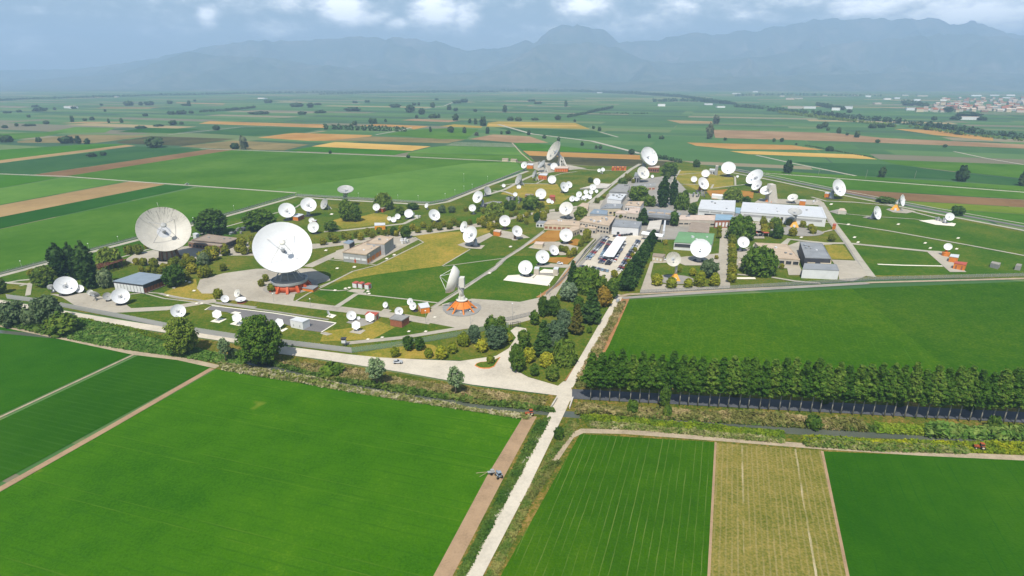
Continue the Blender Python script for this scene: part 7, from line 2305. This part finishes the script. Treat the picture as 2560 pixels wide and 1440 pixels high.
for i, (x, y) in enumerate(TL((218, 1075), (893, 900), (1190, 830), (1940, 640), (2150, 570), (2345, 520))):
    post_light(x, y, y - 14, 'perimeter lamp on a thin post beside the western field, %s from the poplars' % nth(i + 1), 'lamps along the western field edge')
for i, (x, y) in enumerate(TC((515, 285), (770, 300), (1040, 310), (1310, 318), (1670, 290), (1800, 240), (1920, 190), (2030, 165), (2235, 60))):
    post_light(x, y, y - 9, 'perimeter lamp on a thin post beside the rear field, %s from the west' % nth(i + 1), 'lamps along the rear field edge')
for i, (x, y, t) in enumerate(((685, 757, 737), (777, 770, 750), (1065, 810, 780), (1176, 812, 780), (1281, 790, 762), (1373, 742, 715), (925, 660, 640), (1160, 455, 436))):
    post_light(x, y, t, 'tall slim lamp post on the paved yards, %s from the west' % nth(i + 1), 'lamp posts on the paved yards')
for i, (x, y, t) in enumerate(((2046, 436, 417), (2164, 446, 425), (2286, 446, 428))):
    X, Y, _ = P(x, y)
    o = thing('utility_pole', 'leaning wooden pole on the eastern field path, %s from the west' % nth(i + 1), 'pole', (X, Y, G0), 'poles on the eastern field path')
    p = MB()
    h = z_at(Y, t)
    p.tube((0, 0, -.3), (.5, 0, h), .17, .12, 6)
    link('shaft', p.mesh('shaft', M['bark_pale']), o)
    q = MB()
    q.box((.48, 0, h - .5), (1.8, .12, .12), 0, .4)
    link('crossarm', q.mesh('crossarm', M['bark_pale']), o)


def mast():
    X, Y, _ = P(534, 590)
    o = thing('mast', 'white leaning mast on the brown-roofed building by the dark tree', 'mast', (X, Y, G0))
    h = z_at(Y, 548)
    p = MB()
    p.tube((0, 0, -.2), (-1.8, 0, h), .42, .26, 8)
    link('shaft', p.mesh('shaft', M['offwhite']), o)
    q = MB()
    q.box((-1.8, 0, h), (2.2, .2, .2))
    link('crossarm', q.mesh('crossarm', M['offwhite']), o)


mast()


def guard_box():
    X, Y, _ = P(861, 866)
    o = thing('watch_cabin', 'small dark-roofed white watch cabin on legs by the boundary fence', 'cabin', (X, Y, G0))
    for sx in (-.7, .7):
        for sy in (-.7, .7):
            p = MB()
            p.tube((sx, sy, -.2), (sx, sy, 1.6), .09, .09, 6)
            link('leg', p.mesh('leg', M['dark_steel']), o)
    b = MB()
    b.box((0, 0, 2.3), (1.8, 1.8, 1.4))
    link('cabin_body', b.mesh('cabin_body', M['wall_white']), o)
    w = MB()
    w.box((0, 0, 3.3), (1.75, 1.75, .6))
    link('window', w.mesh('window', M['glass']), o)
    r = MB()
    r.box((0, 0, 3.7), (2.4, 2.4, .2))
    link('roof', r.mesh('roof', M['wall_dark']), o)


guard_box()


# ------------------------------------------------------------------ vehicles
def carbody(c):
    """small hatchback, 3.9 m long, nose to +X"""
    m, nt, b = newmat('car_paint_%s' % c[0])
    b.inputs['Base Color'].default_value = rgba(c[1])
    b.inputs['Roughness'].default_value = .3
    b.inputs['Specular IOR Level'].default_value = .5
    prof = [(-1.95, .35), (-1.95, .85), (-1.75, 1.0), (-1.5, 1.38), (-.2, 1.44), (.55, 1.05), (1.6, .88), (1.95, .68), (1.95, .35)]
    n = len(prof)
    mb = MB()
    vs = []
    for s in (-1, 1):
        for x, z in prof:
            ww = .82 if z < 1.0 else .62
            vs.append((x, s * ww, z))
    mb.add(vs, [tuple(range(n)), tuple(range(2 * n - 1, n - 1, -1))] + [(i, n + i, n + (i + 1) % n, (i + 1) % n) for i in range(n)])
    return mb.mesh('body', m)


def car_glass():
    g = MB()
    for s in (-1, 1):
        g.add([(-1.5, s * .80, 1.02), (.45, s * .80, 1.02), (-.2, s * .645, 1.38), (-1.35, s * .645, 1.34)], [(0, 1, 2, 3) if s < 0 else (3, 2, 1, 0)])
    g.add([(.60, -.74, 1.06), (.60, .74, 1.06), (-.16, .58, 1.46), (-.16, -.58, 1.46)], [(0, 1, 2, 3)])
    g.add([(-1.80, .72, 1.02), (-1.80, -.72, 1.02), (-1.54, -.58, 1.38), (-1.54, .58, 1.38)], [(0, 1, 2, 3)])
    return g.mesh('window', M['glass'])


def wheel_mesh(r, w, mat):
    t = MB()
    t.tube((0, -w / 2, 0), (0, w / 2, 0), r, r, 16)
    return t.mesh('wheel', M[mat])


CARC = [('white', (.72, .72, .72)), ('silver', (.42, .44, .46)), ('dark blue', (.03, .06, .16)), ('black', (.02, .02, .024)), ('grey', (.15, .16, .18)), ('red', (.30, .03, .025)), ('pale blue', (.22, .34, .44)), ('orange-red', (.55, .14, .05))]
CARM = [carbody(c) for c in CARC]
CGL, CWH = car_glass(), wheel_mesh(.32, .22, 'tyre')


def car(x, y, rz, ci, label, group='cars in the car park', parts=True):
    o = thing('parked_car', label, 'car', (x, y, G0 + .12), group, rz)
    link('body', CARM[ci], o)
    link('window', CGL, o)
    if parts:
        for a in (-1.2, 1.2):
            for s in (-.78, .78):
                link('wheel', CWH, o, (a, s, .32))
    return o


rcar = random.Random(4)
WT = [0, 1, 2, 3, 4, 2, 3, 1, 4, 6, 5, 3, 0, 2]


def carrow(a, b, n, where, head, jit=.25):
    A_, B_ = P(*a), P(*b)
    cnt = {}
    for i in range(n):
        f = i / (n - 1)
        ci = WT[rcar.randrange(len(WT))]
        if rcar.random() < .04:
            continue
        x, y = A_[0] + (B_[0] - A_[0]) * f, A_[1] + (B_[1] - A_[1]) * f
        car(x + rcar.uniform(-jit, jit), y, head + rcar.uniform(-.05, .05), ci, '%s car, %s from the entrance hall %s' % (CARC[ci][0], nth(i + 1), where))


hB = atan2(BY, BX)
hA = atan2(AY, AX)
carrow(*TP((1478, 300), (1225, 592)), 22, 'in the western wall row', hB + .3)
carrow(*TP((1905, 335), (1650, 742)), 30, 'in the pine-side row', hB + .35)
carrow(*TP((1700, 385), (1560, 620)), 14, 'under the shade roof, east edge', hB + .2)
carrow(*TP((1520, 360), (1395, 590)), 12, 'under the shade roof, west edge', hB + .2)
carrow(*TP((1440, 590), (1395, 640)), 4, 'in the west cluster at the roof end', hB)
carrow(*TP((1535, 590), (1490, 660)), 6, 'in the east cluster at the roof end', hB)
carrow(*TP((1125, 690), (1200, 690)), 3, 'in the bottom row by the grove, western bay', hA)
carrow(*TP((1290, 705), (1485, 750)), 8, 'in the bottom row by the grove', hA)
carrow(*TP((1545, 285), (1780, 262)), 8, 'in the top row below the offices', hA)
a = P(995, 910)
car(a[0], a[1], .05, 1, 'silver car driving on the wide white road near the junction', 'cars on the road')
a = P(1544, 755)
car(a[0], a[1], hA + .1, 1, 'silver car parked at the head of the dirt road', 'cars on the road')
a = P(1400, 662)
car(a[0], a[1], hB, 0, 'white car parked beside the lower ochre gravel', 'cars on the road')
a = P(1662, 652)
car(a[0], a[1], hB, 0, 'white car parked beside the gatehouse', 'cars on the road')
a = P(1882, 573)
car(a[0], a[1], hB, 0, 'white car parked by the large deep green willow', 'cars on the road')


def tractor(px, py, rz, paint, label, boom=False):
    X, Y, _ = P(px, py)
    o = thing('tractor', label, 'tractor', (X, Y, G0), None, rz)
    o.scale = (.88, .88, .88)
    pm = M[paint]
    b = MB()
    b.prism([(.1, -.36), (1.75, -.30), (1.75, .30), (.1, .36)], .75, 1.45)
    b.box((-.5, 0, .85), (1.5, .7, .5))
    link('hood', b.mesh('hood', pm), o)
    c = MB()
    c.box((-.75, 0, 2.42), (1.35, 1.35, .12))
    link('cab_roof', c.mesh('cab_roof', pm if not boom else M['wall_white']), o)
    for x in (-1.3, -.2):
        for y in (-.58, .58):
            p = MB()
            p.tube((x, y, 1.0), (x, y, 2.4), .05, .05, 5)
            link('cab_post', p.mesh('cab_post', M['dark_steel']), o)
    g = MB()
    g.box((-.75, 0, 1.95), (1.02, 1.08, .8))
    link('cab_glass', g.mesh('cab_glass', M['glass']), o)
    for s in (-1, 1):
        f = MB()
        f.box((-.95, s * .78, 1.55), (1.2, .4, .1))
        link('fender', f.mesh('fender', pm), o)
        for (x, r, w) in ((-.95, .78, .42), (1.3, .48, .30)):
            wh = link('wheel', wheel_mesh(r, w, 'tyre'), o, (x, s * .80, r))
            rm = MB()
            rm.tube((0, -w / 2 - .02, 0), (0, w / 2 + .02, 0), r * .55, r * .55, 14)
            link('rim', rm.mesh('rim', M['wall_tan']), wh)
    e = MB()
    e.tube((1.1, .15, 1.4), (1.1, .15, 2.2), .05, .05, 6)
    link('exhaust', e.mesh('exhaust', M['dark_steel']), o)
    if boom:
        t = MB()
        t.box((-2.6, 0, 1.3), (1.4, 1.5, 1.1))
        link('sprayer_tank', t.mesh('sprayer_tank', M['steel']), o)
        q = MB()
        for s in (-1, 1):
            q.tube((-3.2, 0, 1.0), (-3.2, s * 5.5, 1.0), .05, .05, 5)
            q.tube((-3.2, 0, 1.6), (-3.2, s * 5.5, 1.05), .04, .04, 5)
        link('spray_boom', q.mesh('spray_boom', M['steel']), o)


tractor(1323, 1040, pi + .15, 'tractor_red', 'red-orange tractor at the canal end of the dirt strip')
tractor(1246, 1194, pi / 2 + .4, 'roof_blue', 'white-roofed tractor with steel implement on the dirt strip')
tractor(2446, 1124, pi + .1 - .35, 'tractor_red', 'orange tractor on the track beside the eastern field')


def implement():
    X, Y, _ = P(1228, 1188)
    o = thing('irrigation_pump', 'grey steel pump trailer beside the white-roofed tractor', 'machine', (X, Y, G0), None, .2)
    b = MB()
    b.box((0, 0, .9), (2.2, .9, .14))
    b.box((.3, 0, 1.3), (1.0, .7, .7))
    link('frame', b.mesh('frame', M['steel']), o)
    for s in (-.55, .55):
        link('wheel', wheel_mesh(.42, .2, 'tyre'), o, (0, s, .42))
    q = MB()
    q.tube((-1.1, 0, 1.0), (-4.6, .8, .5), .07, .07, 6)
    q.tube((-1.1, 0, 1.0), (-3.8, -1.2, .5), .06, .06, 6)
    link('pipe', q.mesh('pipe', M['dirt_pale']), o)


implement()
tractor(470, 463, 0.2, 'roof_sky', 'blue tractor with a wide spray boom in the western field', True)


def bridge():
    for i, (p, q, nm) in enumerate((((1376, 1026), (1392, 1000), 'western'), ((1424, 1024), (1432, 1000), 'eastern'))):
        a, b = P(*p), P(*q)
        d = V2(a, b)
        L_ = sqrt((a[0] - b[0]) ** 2 + (a[1] - b[1]) ** 2)
        o = thing('bridge_parapet', 'low pale concrete parapet on the %s side of the canal bridge' % nm, 'parapet', (a[0], a[1], G0), 'canal bridge parapets', atan2(d[1], d[0]))
        m = MB()
        m.box((L_ / 2, 0, .4), (L_, .35, .9))
        m.box((L_ / 2, 0, .9), (L_ + .3, .5, .12))
        link('rail', m.mesh('rail', M['conc']), o)


bridge()


# ------------------------------------------------------------------ yard equipment
def equipment():
    rng = random.Random(11)

    def racks(label, quad, n, hmin, hmax, mt, name, cat, each):
        q = [P(*p)[:2] for p in quad]
        for i in range(n):
            a, b = rng.random(), rng.random()
            x = (q[0][0] * (1 - a) + q[1][0] * a) * (1 - b) + (q[3][0] * (1 - a) + q[2][0] * a) * b
            y = (q[0][1] * (1 - a) + q[1][1] * a) * (1 - b) + (q[3][1] * (1 - a) + q[2][1] * a) * b
            h = rng.uniform(hmin, hmax)
            o = thing(name, '%s, %s %s' % (each, nth(i + 1), label), cat, (x, y, G0), label, hB + rng.choice([0, pi / 2]))
            m = MB()
            m.box((0, 0, h * .5), (rng.uniform(1.2, 2.6), rng.uniform(1, 1.8), h))
            m.box((0, 0, h + .06), (rng.uniform(1.6, 2.8), rng.uniform(1.2, 2.0), .12))
            link('housing', m.mesh('housing', M[rng.choice(mt)]), o)
            t = MB()
            for s in (-.5, .5):
                t.tube((s, 0, h), (s, 0, h + rng.uniform(.5, 1.4)), .1, .06, 6)
            link('insulator', t.mesh('insulator', M['steel']), o)
    racks('in the switchyard by the oval dish', TG((1215, 880), (1260, 800), (1460, 830), (1450, 890)), 14, 1.5, 3.0, ['steel', 'conc_dk', 'dark_steel'], 'transformer', 'transformer', 'grey transformer unit')
    racks('in the equipment yard behind the willow', TF((690, 930), (760, 890), (1000, 890), (980, 960)), 16, 1.2, 3.2, ['conc_dk', 'steel', 'wall_dark'], 'equipment_box', 'equipment box', 'grey equipment box')
    racks('in the yard behind the brown-roofed building', TM((900, 790), (1050, 700), (1230, 700), (1100, 790)), 12, 1.0, 2.4, ['conc_dk', 'wall_dark', 'steel'], 'equipment_box', 'equipment box', 'dark equipment box')
    racks('on the white terrace of the office avenue', TH_((400, 680), (440, 640), (560, 660), (530, 740)), 8, 1.0, 2.4, ['wall_white', 'white'], 'ventilation_box', 'ventilation box', 'white ventilation box')
    racks('beside the leaning dish racks of the dry lawn', TC((1210, 560), (1240, 525), (1340, 540), (1330, 575)), 6, 1.0, 1.8, ['wall_white', 'offwhite'], 'equipment_box', 'equipment box', 'white rack box')
    racks('at the farthest giant dish', TF((1180, 440), (1240, 410), (1340, 440), (1300, 480)), 8, 1.5, 3.5, ['wall_white', 'conc_dk'], 'equipment_box', 'equipment box', 'pale equipment box')
    racks('behind the long white hall', TR((450, 500), (470, 482), (560, 486), (555, 515)), 6, 1.2, 2.4, ['wall_white', 'conc'], 'equipment_box', 'equipment box', 'white equipment box')
    racks('in the crowded dish yard by the avenue', TF((1680, 930), (1800, 860), (1960, 850), (1850, 930)), 10, .8, 2.0, ['wall_white', 'white'], 'equipment_box', 'equipment box', 'white cabinet')
    racks('by the orange-doored garage', TC((1050, 915), (1080, 870), (1190, 880), (1160, 925)), 5, 1.6, 2.6, ['wall_white', 'offwhite', 'steel'], 'equipment_box', 'equipment box', 'white generator box')
    racks('at the grey dish mount on sandy ground', TR((1680, 690), (1690, 660), (1800, 670), (1790, 695)), 5, 1.5, 3.0, ['wall_grey', 'steel'], 'equipment_box', 'equipment box', 'grey machine box')


equipment()


# ------------------------------------------------------------------ far town and scattered sheds
def town():
    rng = random.Random(5)

    def house(px, py, w, d, h, wall, roof, label, group, flat=False):
        X, Y, _ = P(px, py)
        m = MB()
        m.box((0, 0, h / 2), (w, d, h), 0)
        if flat:
            m.box((0, 0, h + .2), (w * 1.02, d * 1.02, .4), 1)
        else:
            m.add([(-w * .53, -d * .55, h), (w * .53, -d * .55, h), (w * .53, d * .55, h), (-w * .53, d * .55, h), (-w * .53, 0, h + d * .28), (w * .53, 0, h + d * .28)],
                  [(0, 1, 5, 4), (2, 3, 4, 5), (1, 2, 5), (3, 0, 4)], 1)
        o = link('distant_house' if not flat else 'distant_shed', m.mesh('house', [M[wall], M[roof]]), None, (X, Y, 0), (0, 0, hB + rng.uniform(-.3, .3)))
        tag(o, label, 'house' if not flat else 'shed', group)
    rows = [(278, 2290, 2560, 24), (271, 2360, 2600, 24), (264, 2330, 2600, 22), (257, 2380, 2600, 20), (250, 2350, 2600, 14)]
    for r, (y, x0, x1, n) in enumerate(rows):
        for i in range(n):
            x = x0 + (x1 - x0) * (i + rng.random()) / n
            wl = rng.choice(['wall_grey', 'wall_beige', 'wall_tan', 'roof_pink', 'brown'])
            house(x, y + rng.uniform(-3, 3), rng.uniform(12, 26), rng.uniform(10, 16), rng.uniform(6, 12), wl, rng.choice(['brick', 'brick', 'roof_pink', 'roof_brown', 'brown']),
                  'distant town house, %s from the west in the %s street of the far town' % (nth(i + 1), nth(r + 1)), 'houses of the far town')
    sheds = Z3((300, 265), (210, 245), (860, 272), (960, 272), (1245, 275), (1160, 285), (1720, 285), (1865, 285), (1940, 270), (1960, 215), (2060, 240), (1760, 215), (1610, 200), (1670, 178), (1300, 178), (1400, 186), (1080, 178), (820, 205), (870, 200), (420, 165), (560, 150),
               (2090, 130), (2250, 130), (2460, 178), (2340, 178), (1800, 182), (1540, 205), (2200, 180), (760, 185), (1465, 240), (2390, 290), (2150, 355), (2440, 195)) + Z2((2540, 195), (1110, 38), (1900, 52), (700, 60), (1320, 40), (2080, 98)) + Z0((1955, 140), (870, 130), (530, 210))
    for i, p in enumerate(sorted(sheds)):
        house(p[0], p[1], rng.uniform(28, 70), rng.uniform(18, 30), rng.uniform(6, 10), rng.choice(['wall_white', 'wall_beige', 'white']), rng.choice(['roof_white', 'wall_grey', 'roof_pink', 'wall_beige']),
              'pale flat-roofed shed on the far plain, %s counting from the west' % nth(i + 1), 'sheds on the far plain', True)
    for i, p in enumerate(Z2((1380, 605), (1445, 610))):
        house(p[0], p[1], 9, 6, 3, 'wall_tan', 'roof_brown', 'small field hut at the far end of big green field, %s one' % ('western', 'eastern')[i], 'field huts')


town()

# ------------------------------------------------------------------ the hazy air over the valley
hz = MB()
hz.box((0, 8800, 705), (49000, 18900, 1416))
hm_ = bpy.data.materials.new('valley_haze')
hm_.use_nodes = True
nt = hm_.node_tree
for n in list(nt.nodes):
    nt.nodes.remove(n)
vo = nt.nodes.new('ShaderNodeVolumePrincipled')
vo.inputs['Color'].default_value = (.505, .705, 1.0, 1)
vo.inputs['Density'].default_value = 1.42e-4
vo.inputs['Anisotropy'].default_value = 0.0
ou = nt.nodes.new('ShaderNodeOutputMaterial')
nt.links.new(vo.outputs[0], ou.inputs['Volume'])
try:
    hm_.cycles.homogeneous_volume = True
except Exception:
    pass
tag(link('haze', hz.mesh('haze', hm_)), 'bluish summer haze filling the valley', 'haze', None, 'stuff')
